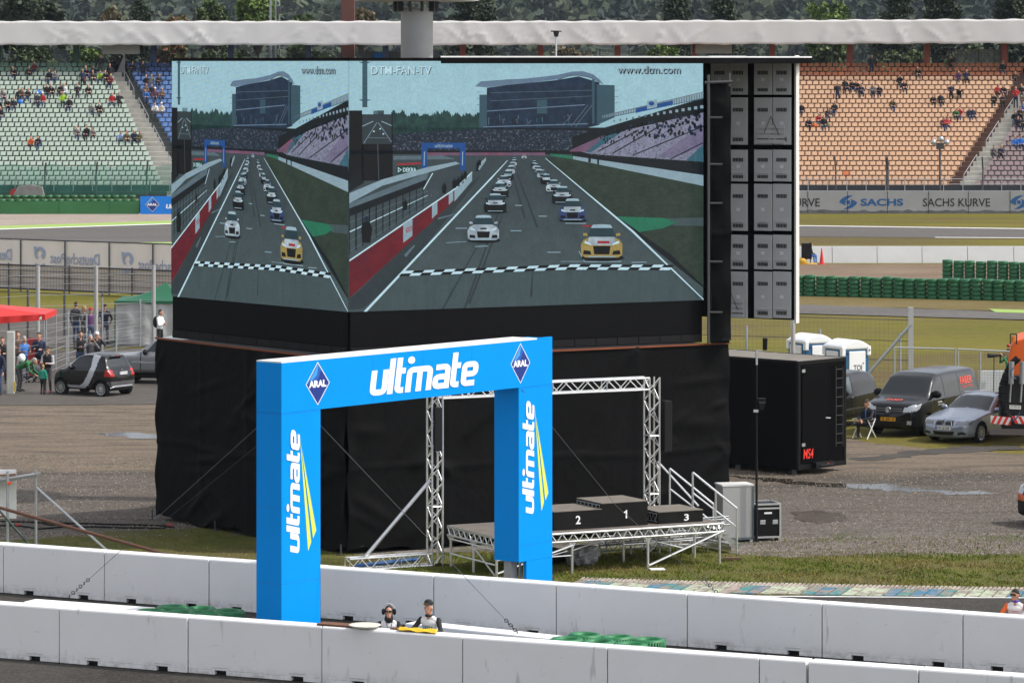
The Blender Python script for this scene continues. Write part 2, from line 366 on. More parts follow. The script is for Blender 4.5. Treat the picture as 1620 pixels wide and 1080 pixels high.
# kerb of painted tiles
kerb = thing('kerb', 'worn blue and pale green painted kerb tiles along the grass', 'kerb', (2, 86.5, 0)); kerb['kind'] = 'structure'
def worn(name, col):
    m = mat(name, col, .85, var=0); t, p = nodes_of(m); g = t.nodes.new('ShaderNodeNewGeometry').outputs['Position']
    c = mixc(t, ramp(t, noise(t, g, 2.4, 7, .75), [(.47, 0.), (.55, 1.)]), col, (.24, .20, .17))
    c = mixc(t, ramp(t, noise(t, g, 5.1, 7, .75), [(.56, 0.), (.62, .9)]), c, (.06, .12, .045)); t.links.new(c, p.inputs['Base Color']); return m
mk = [worn('worn_blue_paint', (.045, .16, .26)), worn('worn_pale_paint', (.40, .44, .32)), worn('worn_bare_stone', (.36, .29, .26)), worn('worn_teal_paint', (.045, .20, .21))]
fr = [G(890, 928), G(1000, 935.5), G(1150, 938.5), G(1400, 943), G(1700, 947)]; bk = [G(905, 921), G(1000, 924.5), G(1150, 928.5), G(1400, 934), G(1700, 939)]
def along(L, d):
    for a, b in zip(L[:-1], L[1:]):
        l = (b - a).length
        if d <= l: return a.lerp(b, d / l)
        d -= l
    return L[-1]
lf = sum((b - a).length for a, b in zip(fr[:-1], fr[1:])); lb = sum((b - a).length for a, b in zip(bk[:-1], bk[1:]))
nT = 38; mb = MB(); seq = [0, 0, 3, 1, 1, 1, 0, 3, 3, 1, 1, 1, 2, 3, 0, 1, 1, 1, 3, 0, 3, 1, 1, 1, 0, 3]
for k in range(nT):
    a0, a1 = along(fr, lf * k / nT + .03), along(fr, lf * (k + 1) / nT - .03); b0, b1 = along(bk, lb * (k + .35) / nT + .02), along(bk, lb * (k + 1.35) / nT - .02)
    mi = seq[k % len(seq)] if k < 30 else (1 if k % 6 < 3 else 0); hz = V((0, 0, .02)); hb = V((0, 0, .05 + .01 * rnd.random()))
    vs = [a0 + hz, a1 + hz, b1 + hb, b0 + hb, a0, a1, b1, b0]
    mb.add(vs, [(0, 1, 2, 3), (4, 5, 1, 0), (1, 5, 6, 2), (4, 0, 3, 7)], mi)
mb.build('tiles', mk, kerb)
mb = MB()
for k in range(nT * 3):
    b0, b1 = along(bk, lb * (k + .4) / (nT * 3)), along(bk, lb * (k + .95) / (nT * 3)); up = V((0, 0, .055)); sk = V((.12, .34, .03))
    b0, b1 = b0 + V((.1, 0, 0)), b1 + V((.1, 0, 0))
    mb.add([b0 + up, b1 + up, b1 + up + sk, b0 + up + sk, b0, b1, b1 + sk, b0 + sk], [(0, 1, 2, 3), (4, 5, 1, 0), (1, 5, 6, 2), (4, 0, 3, 7)])
tt = mb.build('teeth', worn('worn_teeth', (.42, .36, .31)), kerb); tt['kind'] = 'stuff'

# grass blades on the verge, denser in clumps
def blades(name, n, poly, seed, hmin, hmax, cl):
    r = np.random.default_rng(seed); xs = [q[0] for q in poly]; ys = [q[1] for q in poly]
    P = np.column_stack([r.uniform(min(xs), max(xs), n), r.uniform(min(ys), max(ys), n)])
    ins = np.zeros(n, bool); m = len(poly); j = m - 1
    for i in range(m):
        xi, yi, xj, yj = *poly[i][:2], *poly[j][:2]
        c = ((yi > P[:, 1]) != (yj > P[:, 1])) & (P[:, 0] < (xj - xi) * (P[:, 1] - yi) / (yj - yi + 1e-12) + xi); ins ^= c; j = i
    P = P[ins]
    f = np.sin(P[:, 0] * 1.7 + np.sin(P[:, 1] * 2.3) * 1.5) * np.sin(P[:, 1] * 1.9 + 1.3 * np.sin(P[:, 0] * .8)) + .5 * np.sin(P[:, 0] * 5.1 + P[:, 1] * 3.3)
    P = P[(f > cl) | (r.random(len(P)) < .35)]; n = len(P)
    h = r.uniform(hmin, hmax, n) * r.choice([.6, 1, 1, 1.5], n); a = r.uniform(0, 2 * np.pi, n); wd = r.uniform(.008, .02, n); ln = r.normal(0, .5, (n, 2)) * h[:, None]
    u = np.column_stack([np.cos(a), np.sin(a)]) * wd[:, None]
    V3 = np.zeros((n, 3, 3)); V3[:, 0, :2] = P - u; V3[:, 1, :2] = P + u; V3[:, 2, :2] = P + ln; V3[:, 2, 2] = h; V3[:, :2, 2] = .015
    g_ = np.sin(P[:, 0] * .9 + 1.7 * np.sin(P[:, 1] * 1.3)) + .8 * np.sin(P[:, 1] * 2.1 + P[:, 0] * .6) + r.normal(0, .7, n); mi = np.where(g_ > .9, 2, np.where(g_ > -.1, 1, 0))
    o = mesh_obj(name, V3.reshape(-1, 3), np.arange(3 * n).reshape(-1, 3), [mat('blade_green', (.085, .12, .012), .7, var=.2, scale=2, spec=.08), mat('blade_olive', (.135, .14, .025), .7, var=.2, scale=2, spec=.08), mat('blade_straw', (.22, .17, .06), .8, var=.2, scale=2, spec=.08)], mi)
    o['kind'] = 'stuff'; return o
blades('grass', 75000, [(16, 86.6), (5.9, 86.9), (1.3, 87.6), (-3.5, 90), (-3.8, 92.3), (4.9, 93.9), (5.3, 92.8), (6.6, 92.0), (9.5, 92.9), (12, 92.6), (16, 93.1)], 3, .025, .075, -.15)
blades('grass', 9000, [(-.9, 82.8), (-12.5, 87.5), (-13.5, 94.5), (-10, 97), (-7.6, 98), (-3.8, 92.5), (-1, 88)], 4, .03, .08, .0)
blades('weeds', 4500, [(16, 93.0), (6.2, 92.2), (6.0, 94.5), (8, 96), (16, 97)], 6, .03, .08, .75)

def stones(name, n, x0, x1, y0, y1, smin, smax, seed, skip=()):
    r = np.random.default_rng(seed); P = np.column_stack([r.uniform(x0, x1, n), y0 + (y1 - y0) * r.random(n) ** 1.5])
    keep = np.ones(n, bool)
    for (a, b, c, d) in skip: keep &= ~((P[:, 0] > a) & (P[:, 0] < b) & (P[:, 1] > c) & (P[:, 1] < d))
    cl = np.sin(P[:, 0] * .7 + 2 * np.sin(P[:, 1] * .9)) + np.sin(P[:, 1] * 1.7 + P[:, 0] * .3); keep &= (cl > -.6) | (r.random(n) < .4); P = P[keep]; n = len(P)
    s = r.uniform(smin, smax, n) * r.choice([.7, 1, 1, 1.3], n); B = np.array([(1, 0, 0), (0, 1, 0), (-1, 0, 0), (0, -1, 0), (0, 0, 1)], float); F_ = np.array([(0, 1, 4), (1, 2, 4), (2, 3, 4), (3, 0, 4)])
    a = r.uniform(0, 6.28, n); ca, sa = np.cos(a), np.sin(a); v = B[None] * (s[:, None, None] * r.uniform(.6, 1.3, (n, 5, 1))); v = np.stack([v[..., 0] * ca[:, None] - v[..., 1] * sa[:, None], v[..., 0] * sa[:, None] + v[..., 1] * ca[:, None], v[..., 2] * .8], -1)
    v[..., 0] += P[:, :1]; v[..., 1] += P[:, 1:]; v[..., 2] += .014
    f = (F_[None] + np.arange(n)[:, None, None] * 5).reshape(-1, 3); mi = np.repeat(r.choice([0, 0, 1, 1, 2], n), 4)
    o = mesh_obj(name, v.reshape(-1, 3), f, [mat('stone_brown', (.135, .108, .084), .9, var=.2, scale=3, spec=.1), mat('stone_grey', (.175, .15, .126), .9, var=.2, scale=3, spec=.1), mat('stone_pale', (.30, .265, .225), .9, var=.2, scale=3, spec=.1)], mi); o['kind'] = 'stuff'
SK = ((-9.5, 6, 92, 101),)
stones('gravel', 30000, 5.5, 17, 92.4, 112, .012, .028, 3); stones('gravel', 20000, -16, -8.2, 96, 116, .012, .028, 4); stones('gravel', 9000, 6, 15.5, 92.3, 95.2, .010, .026, 5)
# ================================================================ GRANDSTAND
ROWS = 26
def rowYZ(i): return 304.6 + .76 * i, 1.70 + .38 * i
def interp(i, i0, x0, i1, x1): return x0 + (x1 - x0) * (i - i0) / (i1 - i0)
mintEnd = lambda i: interp(i, 1, -28.3, 24, -34.2); blueStart = lambda i: interp(i, 11.7, -28.9, 24, -32.6); blueEnd = lambda i: -9.0
peachStart = lambda i: -7.4; peachEnd = lambda i: interp(i, 1, 35.4, 21, 42.4); mauveStart = lambda i: interp(i, 0, 37.2, 13, 41.8)
gs = thing('grandstand', 'long covered grandstand with mint, blue, peach and mauve seats behind the track', 'grandstand', (0, 304, 0))
mb = MB()
for i in range(ROWS):
    Y, z = rowYZ(i)
    for (a, b, mi) in ((-62, mintEnd(i) + .35, 0), (mintEnd(i) + .35, blueStart(i) - .35, 2), (blueStart(i) - .35, -8.2, 0), (-8.2, peachEnd(i) + .4, 1), (peachEnd(i) + .4, mauveStart(i) - .4, 2), (mauveStart(i) - .4, 62, 0)):
        mb.obox((a, Y - .35, z - .55), (b - a - .003, 0, 0), (0, .80, 0), (0, 0, .55), mi)
        if mi == 2:
            mb.obox((a + .02, Y - .36, z - .19), (b - a - .04, 0, 0), (0, .40, 0), (0, 0, .02), mi)
            mb.obox((a + .02, Y - .72, z - .55), (b - a - .04, 0, 0), (0, .36, 0), (0, 0, .19), mi)
mb.build('terrace', [mat('terrace_concrete', (.075, .08, .075), .9, var=.25, scale=.8), mat('terrace_orange', (.11, .055, .04), .9, var=.25, scale=.8), mat('stair_concrete', (.46, .44, .39), .9, var=.25, scale=1.2)], gs)
# seats
def seat_geo():
    m = MB()
    b = [(-.19, .15, .515), (.19, .15, .515), (.205, .18, .57), (.20, .24, .74), (.165, .26, .81), (-.165, .26, .81), (-.20, .24, .74), (-.205, .18, .57)]
    m.prism(b, (0, .045, .01)); m.obox((-.19, .08, .36), (.38, 0, 0), (0, .06, .0), (0, 0, .05))
    m.obox((-.03, .0, .02), (.06, 0, 0), (0, .06, 0), (0, 0, .36)); return m
sg = seat_geo(); SV = np.array(sg.v); SF = sg.f
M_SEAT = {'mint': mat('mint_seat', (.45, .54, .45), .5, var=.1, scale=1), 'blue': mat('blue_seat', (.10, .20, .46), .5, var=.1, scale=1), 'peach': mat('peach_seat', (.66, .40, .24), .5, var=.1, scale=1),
          'mauve': mat('mauve_seat', (.29, .21, .21), .5, var=.1, scale=1), 'orange': mat('orange_seat', (.62, .16, .045), .5, var=.1, scale=1), 'deep_orange': mat('deep_orange_seat', (.46, .15, .06), .5, var=.15, scale=1), 'deep_green': mat('deep_green_seat', (.14, .25, .19), .5, var=.15, scale=1), 'deep_blue': mat('deep_blue_seat', (.035, .08, .24), .5, var=.15, scale=1)}
seats = []
for i in range(ROWS):
    Y, z = rowYZ(i); off = (i * .19) % .53
    for (a, b, c) in ((-58, mintEnd(i), 'mint'), (blueStart(i), blueEnd(i), 'blue'), (peachStart(i), peachEnd(i), 'peach'), (mauveStart(i), 58, 'mauve')):
        if c in ('mint', 'peach'): xs = np.arange(b - .27 - .0, a, -.53)
        else: xs = np.arange(a + .27, b, .53)
        if i >= 24 or (i >= 22 and c == 'peach' and i % 2): c = {'mint': 'deep_green', 'blue': 'deep_blue', 'peach': 'deep_orange'}.get(c, c)  # top rows take a darker, deeper version of their section's seat colour
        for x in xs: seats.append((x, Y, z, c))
odd = [(1337, 273), (1329, 120), (1349, 240)]
def px_of(q): s = F / q[1]; return 810 + q[0] * s, YH + (H - q[2] - .6) * s
for ox, oy in odd[:2]:
    k = min(range(len(seats)), key=lambda j: (px_of(seats[j])[0] - ox) ** 2 + (px_of(seats[j])[1] - oy) ** 2); seats[k] = (*seats[k][:3], 'orange')
vis = [k for k, q in enumerate(seats) if (0 <= px_of(q)[0] <= 262 or 1268 <= px_of(q)[0] <= 1620) and px_of(q)[1] < 284]
vis.sort(key=lambda k: seats[k][1]); single = vis[:100]
protos = {}
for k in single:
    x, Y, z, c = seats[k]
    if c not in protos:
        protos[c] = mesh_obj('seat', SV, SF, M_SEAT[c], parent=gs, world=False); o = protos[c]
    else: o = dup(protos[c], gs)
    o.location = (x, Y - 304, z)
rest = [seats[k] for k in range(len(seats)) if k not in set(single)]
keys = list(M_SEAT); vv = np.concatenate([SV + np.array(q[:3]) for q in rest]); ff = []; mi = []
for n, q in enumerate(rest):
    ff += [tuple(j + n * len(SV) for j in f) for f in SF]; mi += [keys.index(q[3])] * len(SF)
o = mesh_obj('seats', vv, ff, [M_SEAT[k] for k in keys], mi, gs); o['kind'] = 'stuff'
# roof, fascia cloth, pillars, back fence
Yf = 321.0
mb = MB(); mb.obox((-75, Yf + .3, 15.1), (150, 0, 0), (0, 12, 0), (0, 0, .35))
for k in range(-6, 8): mb.obox((k * 6.6 + 3 - .12, Yf + .4, 14.3), (.24, 0, 0), (0, 11.5, 0), (0, 0, .78))
mb.build('roof', mat('roof_deck', (.12, .12, .125), .8), gs)
nx, nz = 500, 10; r = random.Random(11); folds = [(r.uniform(-75, 75), r.choice([-1, 1]) * r.uniform(.4, 2.2), r.uniform(.05, .13), r.uniform(.06, .16)) for _ in range(150)]
vs = []
for j in range(nz + 1):
    for i in range(nx + 1):
        x = -75 + 150 * i / nx; v = j / nz; d = .02 * math.sin(x * .35) + .008 * math.sin(x * 2.1 + v * 3)
        for (fx, sl_, am, wd) in folds:
            u = (x - fx - sl_ * v * 1.4)
            if abs(u) < 1.2 and fx > -40: d += am * math.exp(-(u / wd) ** 2) * (.35 + .65 * math.sin(math.pi * min(1, v + .2)))
        zt = 15.55 + .02 * math.sin(x * .9) + (.0018 * max(0, x)) * 2.2; zb = 13.52 + .035 * math.sin(x * 1.3) + .02 * math.sin(x * 4.1) + .0035 * max(0, x)
        if j == nz: zt += .03 * math.sin(x * 3.3)
        vs.append((x, Yf - d, zb + (zt - zb) * v))
fs = [(j * (nx + 1) + i, j * (nx + 1) + i + 1, (j + 1) * (nx + 1) + i + 1, (j + 1) * (nx + 1) + i) for j in range(nz) for i in range(nx)]
o = mesh_obj('fascia_cloth', vs, fs, mat('fascia_cloth', (.70, .68, .67), .85, var=.06, scale=.7), None, gs, True); sm = o.modifiers.new('thickness', 'SOLIDIFY'); sm.thickness = .04
m_pil = [mat('pillar_green', (.012, .06, .04), .5), mat('pillar_blue', (.02, .045, .13), .5), mat('pillar_red', (.30, .055, .03), .5)]
for k in range(-2, 15):
    x = (122 + 122.1 * k - 810) / 18.46; mb = MB(); mb.obox((x - .25, 324.2, 11.0), (.5, 0, 0), (0, .5, 0), (0, 0, 3.3))
    mb.prism([(x - .45, 324.22, 14.3), (x + .45, 324.22, 14.3), (x + .25, 324.22, 13.6), (x - .25, 324.22, 13.6)], (0, .46, 0))
    mb.build('pillar', m_pil[0 if k <= 0 else 1 if k <= 4 else 2], gs)
mb = MB()
for x in np.arange(-60, 60, 2.5): mb.obox((x, 325.4, 11.2), (.08, 0, 0), (0, .08, 0), (0, 0, 2.0))
for z in np.arange(11.6, 13.2, .2): mb.obox((-60, 325.43, z), (120, 0, 0), (0, .02, 0), (0, 0, .025))
for x in np.arange(-60, 60, .25): mb.obox((x, 325.41, 11.5), (.018, 0, 0), (0, .015, 0), (0, 0, 1.7))
mb.build('back_fence', mat('fence_steel', (.07, .085, .10), .6, .3), gs)
mb = MB()
for (x0, x1) in ((1511, 1525), (1529, 1572), (1573, 1582)):
    a = (x0 - 810) / 18.4; b = (x1 - 810) / 18.4
    for z in np.arange(11.4, 13.1, .15): mb.obox((a, 325.7, z), (b - a, 0, 0), (0, .02, 0), (0, 0, .11))
mb.build('gate_panel', mat('pale_slats', (.36, .38, .38), .6), gs)
for (x0, x1, y0, y1) in ((162, 221, 72, 86), (1100, 1158, 68, 85)):
    a, b = W(x0, y1, 323.5), W(x1, y0, 323.5); mb = MB(); mb.obox(a, (b.x - a.x, 0, 0), (0, .12, 0), (0, 0, b.z - a.z)); mb.build('hanging_panel', mat('grey_panel', (.36, .36, .36), .7), gs)
mb = MB(); a = W(183, 121, 324); mb.prism([(a.x, 324.5, 11.1), (a.x + .75, 324.5, 11.1), (a.x + .75, 324.5, 12.9)], (0, .1, 0)); mb.build('stair_cheek', mat('grey_panel', (.36, .36, .36)), gs)
# stair rails on both aisles
def rail(fi, i0, i1, dx):
    mb = MB(); pts = []
    for i in range(i0, i1 + 1, 2):
        Y, z = rowYZ(i); x = fi(i) + dx; mb.tube((x, Y, z), (x, Y, z + .95), .03); pts.append((x, Y, z + .95))
    mb.path(pts, .03); return mb.build('stair_rail', M_STEEL, gs)
midL = lambda i: (mintEnd(i) + blueStart(i)) / 2; midR = lambda i: (peachEnd(i) + mauveStart(i)) / 2
for (a, b) in ((1, 5), (7, 11), (13, 17), (19, 23)): rail(midL, a, b, .2)
for (a, b) in ((1, 5), (8, 12), (14, 18)): rail(midR, a, b, -.1)
# front railing on the wall top
mb = MB()
for x in np.arange(-60, 60, 1.55): mb.obox((x, 303.9, 1.75), (.07, 0, 0), (0, .06, 0), (0, 0, 1.05))
for z in (2.72, 2.3): mb.tube((-60, 303.93, z), (60, 303.93, z), .03)
mb.build('front_railing', M_STEEL, gs)
mb = MB(); mb.obox((-60, 304.02, 1.72), (120, 0, 0), (0, .04, 0), (0, 0, .5)); mb.build('kick_board', mat('dark_board', (.05, .055, .06), .7), gs)

# advertising wall on the right
aw = thing('advertising_wall', 'grey concrete perimeter wall with blue and black lettering under the peach seats', 'wall', (30, 302.5, 0))
mb = MB(); mb.obox((8, 302.4, 0), (52, 0, 0), (0, .5, 0), (0, 0, 1.82)); m_wall = mat('wall_grey', (.33, .33, .34), .85, var=.12, scale=.8)
mb.build('wall', m_wall, aw)
mb = MB()
for x in (1278, 1341, 1404, 1469, 1532, 1598, 1210, 1150): q = (x - 810) / 19.84; mb.obox((q - .02, 302.385, .02), (.04, 0, 0), (0, .014, 0), (0, 0, 1.78))
mb.build('joint', M_BLACKMAT, aw)
mb = MB(); rr = random.Random(4); pts = [(8, 302.39, .01)]; top = []
for k in range(120): top.append((8 + 52 * k / 119, 302.39, .26 + rr.uniform(-.09, .09)))
mb.add([p_ for q in top for p_ in ((q[0], q[1], .01), q)], [(2 * k, 2 * k + 2, 2 * k + 3, 2 * k + 1) for k in range(119)]); mb.build('base_stain', mat('stained_base', (.13, .13, .14), .9, var=.5, scale=1.5), aw)
YW = 302.388
def wl(txt, x0, x1, y0, y1, bold, m, nm='lettering'):
    a = W(x0, y1, YW); mb = MB(); lettering(mb, txt, a, (1, 0, 0), (0, 0, 1), (x1 - x0) * YW / F, (y1 - y0) * YW / F, bold); return mb.build(nm, m, aw)
m_ink = mat('black_lettering', (.01, .01, .012), .6, var=0); m_sb = mat('blue_lettering', (.012, .09, .27), .6, var=0)
wl('SACHS', 1361.5, 1429, 314.3, 325.8, .035, m_sb); wl('SACHS KURVE', 1460, 1566.5, 313.8, 326.8, .012, m_ink); wl('SACHS KURVE', 1189, 1297, 313.8, 326.8, .012, m_ink)
def swoosh(cx, cy):
    mb = MB(); s = YW / F
    def P(x, y): return W(cx + x, cy + y, YW)
    a = np.linspace(0, 1, 9)
    for sg_ in (1, -1):
        up = [(-14.5, -.5), (-11.5, -4.5), (-6.5, -8.3), (0, -10.6), (8, -11.2), (3, -8.2), (-1.5, -5.2), (-4.2, -1.6), (-4.8, 2), (-3.4, 5.2), (-8, 3.4), (-12, 1.4)]
        pts = [P(sg_ * x, sg_ * y) for x, y in up]
        tr = tessellate_polygon([[V((q.x, q.z, 0)) for q in pts]]); mb.add(pts, [tuple(f) for f in tr])
    mb.poly([P(3.3 * math.cos(-q), 3.3 * math.sin(-q)) + V((0, -.002, 0)) for q in np.linspace(0, 2 * math.pi, 16)[:-1]])
    mb.build('emblem', m_sb, aw)
swoosh(1342, 320); swoosh(1612, 320)

# green tyre belt and blue board on the left
tb = thing('tyre_belt', 'long green tyre barrier faced with a green conveyor belt', 'barrier', (-30, 301.5, 0))
m_gb = mat('green_belt', (.03, .155, .045), .6, var=.3, scale=.5); m_gt = mat('green_tyre', (.018, .115, .035), .6, var=.2, scale=3)
mb = MB(); x0, x1 = (-60 - 0), (222 - 810) / 19.85
for a, b in ((x0, -36.0), (-35.97, -31.99), (-31.96, x1)): mb.obox((a, 301.2, .02), (b - a, 0, 0), (0, .05, 0), (0, 0, 1.02))
mb.build('belt', m_gb, tb)
mb = MB()
for row in range(2):
    for k in range(int((x1 - x0) / .66)):
        x = x1 - .35 - .66 * k - row * .3
        for lv in range(4 + row): mb.torus((x, 301.6 + row * .62, .17 + .3 * lv), .21, .12, 10, 6, squash=1.2)
mb.build('tyres', m_gt, tb)['kind'] = 'stuff'
bd = thing('advertising_board', 'blue advertising board with white and blue diamond emblem beside the green tyre belt', 'board', ((243 - 810) / 19.85, 301.2, 0))
M_AB = mat('board_blue', (.0, .20, .70), .4, var=.04); M_NAVY = mat('emblem_navy', (.006, .03, .22), .4, var=0); M_SKYB = mat('emblem_sky', (.04, .30, .72), .4, var=0); M_SILV = mat('emblem_silver', (.75, .77, .8), .4, var=0)
mb = MB(); a = W(222, 338, 301); b = W(310, 310, 301); mb.obox((a.x, 301, .02), (b.x - a.x, 0, 0), (0, .12, 0), (0, 0, 1.42)); mb.build('panel', M_AB, bd)
def diamond(parent, c, ux, uz, hw, hh, nor):
    """a diamond emblem, centre c, half width hw, half height hh, in the plane ux, uz, standing off along nor"""
    c, ux, uz, nor = V(c), V(ux).normalized(), V(uz).normalized(), V(nor).normalized(); mb = MB()
    def D(k, d): return [c + nor * d - uz * hh * k, c + nor * d + ux * hw * k, c + nor * d + uz * hh * k, c + nor * d - ux * hw * k]
    mb.poly(D(1, .004), 0); mb.poly(D(.93, .006), 1)
    q = [c + nor * .008 + ux * hw * .90 * a + uz * hh * .90 * b for a, b in ((-1, 0), (-.45, -.03), (.05, .25), (.3, .70), (0, 1))]
    mb.poly(q, 2); q2 = [c + nor * .0095 + ux * hw * .88 * a + uz * hh * .88 * b for a, b in ((-.8, .2), (-.5, .22), (-.1, .45), (.05, .95), (0, 1))]
    mb.poly(q2, 3); e = mb.build('emblem', [M_SILV, M_NAVY, mat('emblem_mid', (.01, .10, .42), .4, var=0), M_SKYB], parent)
    mb = MB(); lettering(mb, 'ARAL', c + nor * .012 - ux * hw * .76 - uz * hh * .17, ux, uz, hw * 1.46, hh * .33, .05); mb.build('lettering', M_LETWHITE, e)
c = W(241, 323.5, 300.99); diamond(bd, c, (1, 0, 0), (0, 0, 1), .56, .60, (0, -1, 0))
mb = MB(); logo_word(mb, W(262, 330, 300.985), (1, 0, 0), (0, 0, 1), 2.3, .35, (0, -1, 0)); mb.build('lettering', M_LETWHITE, bd)
# catch fences in front of the stand: posts with bent tops, and a green net on the left
def catch_post(px, y0, name='catch_fence_post', label='dark bent-top catch fence post in front of the seats', lean=-.5, th=.07, Y=303.2, grp='catch fence posts'):
    q = W(px, y0, Y); mb = MB(); mb.tube((q.x - lean * .0, Y, 0), (q.x, Y, q.z - 1.0), th); mb.tube((q.x, Y, q.z - 1.0), (q.x + lean * .6, Y - .5, q.z), th)
    o = mb.build(name, M_DARKSTEEL); tag(o, label, 'post', grp); return o
for px, y0, where in ((71, 257, 'leftmost of the three before the mint seats'), (152, 256, 'middle one of the three before the mint seats'), (232, 255, 'nearest the screen before the mint seats')):
    catch_post(px, y0, label='dark bent catch fence post, ' + where, lean=.25)
for px, y0, th, where in ((1322, 247, .06, 'thin and bent, leftmost before the peach seats'), (1404, 248, .12, 'thick and black before the peach seats'), (1555, 248, .06, 'thin, before the mauve seats')):
    catch_post(px, y0, label='catch fence post, ' + where, lean=-.2, th=th)
net = mat('green_net', (.02, .22, .15), .8, var=0, alpha=.38)
mb = MB()
a, b = W(-60, 262, 303.0), W(300, 259, 303.0)
for k in range(40):
    x = a.x + (b.x - a.x) * k / 40; x2 = a.x + (b.x - a.x) * (k + 1) / 40; zt = a.z + .12 * math.sin(k * .9); zt2 = a.z + .12 * math.sin((k + 1) * .9)
    mb.poly([(x, 303.0 + .08 * math.sin(k), 1.5), (x2, 303.0 + .08 * math.sin(k + 1), 1.5), (x2, 303.0, zt2), (x, 303.0, zt)])
tag(mb.build('debris_net', net), 'sheer green net hung along the fence before the mint seats', 'net')
fp = thing('floodlight_post', 'slim dark post with three round floodlights before the peach seats', 'floodlight', W(1487, 301, 303)); mb = MB(); q = W(1487, 232, 303); mb.tube((q.x, 303, 0), q, .08); mb.obox((q.x - .3, 302.8, q.z - .2), (.6, 0, 0), (0, .3, 0), (0, 0, .5)); mb.build('post', M_DARKSTEEL, fp)
for dx, dz in ((-.55, .35), (.05, .6), (.5, .35)):
    mb = MB(); mb.ball((q.x + dx, 302.7, q.z + dz), .24); mb.build('lamp', mat('lamp_shell', (.5, .52, .55), .25, .6), fp, True)
# tarp covered gear by the belt
tg = thing('covered_equipment', 'grey tarpaulin bundle with red end behind the green tyre belt', 'equipment', W(35, 312, 302.6)); mb = MB(); a = W(25, 309, 302.6); mb.prism([(a.x - .3, 302.4, 1.3), (a.x + 2.3, 302.4, 1.3), (a.x + 2.1, 302.4, 2.15), (a.x + 1.2, 302.4, 2.3), (a.x + .2, 302.4, 2.2)], (0, .6, 0))
mb.build('tarpaulin', mat('grey_tarp', (.22, .21, .2), .6, var=.4, scale=2), tg); mb = MB(); mb.prism([(a.x - .62, 302.42, 1.35), (a.x - .05, 302.42, 1.3), (a.x - .05, 302.42, 2.0), (a.x - .3, 302.42, 1.95)], (0, .4, 0)); mb.build('end_cover', mat('cover_red', (.34, .012, .01), .6), tg)

# ================================================================ HILLS AND TREES
hv = []; hn = 40
for j in range(13):
    for i in range(hn + 1):
        x = -700 + 1400 * i / hn; Y = 900 + 150 * j; z = max(0, (j - .5)) * 15 + 6 * math.sin(i * .7 + j) * (j > 1); hv.append((x, Y, z - 2))
hf = [(j * (hn + 1) + i, j * (hn + 1) + i + 1, (j + 1) * (hn + 1) + i + 1, (j + 1) * (hn + 1) + i) for j in range(12) for i in range(hn)]
o = mesh_obj('hills', hv, hf, mat('forest_floor', (.03, .045, .025), .9)); o['kind'] = 'structure'
def crowns(name, n, seed):
    r = np.random.default_rng(seed); Y = 920 + 1000 * r.random(n) ** 1.15; x = r.uniform(-.175, .175, n) * Y; z = np.maximum(0, (Y - 900) / 150 - .5) * 15; rr = r.uniform(2.6, 5.6, n); hh = rr * r.uniform(1.0, 1.9, n); per = 44
    d = r.normal(0, 1, (n, per, 3)); d /= np.linalg.norm(d, axis=2)[..., None]; d[..., 2] = np.abs(d[..., 2]) * 1.0 - .25
    c = np.stack([x, Y, z + hh * .7], -1)[:, None] + d * np.stack([rr, rr, hh], -1)[:, None] * r.uniform(.55, 1.0, (n, per, 1)); c = c.reshape(-1, 3); m = len(c)
    sz = np.repeat(rr, per) * r.uniform(.18, .40, m); u = r.normal(0, 1, (m, 3)); u /= np.linalg.norm(u, axis=1)[:, None]; v = np.cross(u, r.normal(0, 1, (m, 3))); v /= np.linalg.norm(v, axis=1)[:, None]
    q = np.stack([c - u * sz[:, None], c + v * sz[:, None], c + u * sz[:, None], c - v * sz[:, None]], 1).reshape(-1, 3)
    mi = np.repeat((r.random(n) * 4).astype(int), per)
    o = mesh_obj(name, q, np.arange(4 * m).reshape(-1, 4), [mat('forest_pine', (.022, .036, .02), .9), mat('forest_oak', (.036, .052, .024), .9), mat('forest_beech', (.05, .062, .03), .9), mat('forest_spruce', (.018, .03, .02), .9)], mi); o['kind'] = 'stuff'
crowns('forest', 3600, 2)
LEAF = {'dark': [(.014, .028, .012), (.022, .04, .015), (.034, .05, .02)], 'green': [(.07, .12, .022), (.11, .175, .03), (.16, .23, .04)], 'mid': [(.04, .07, .018), (.065, .10, .026), (.09, .125, .035)], 'tan': [(.13, .10, .05), (.09, .085, .04), (.17, .13, .07)], 'orange': [(.22, .09, .03), (.16, .08, .03), (.10, .09, .03)]}
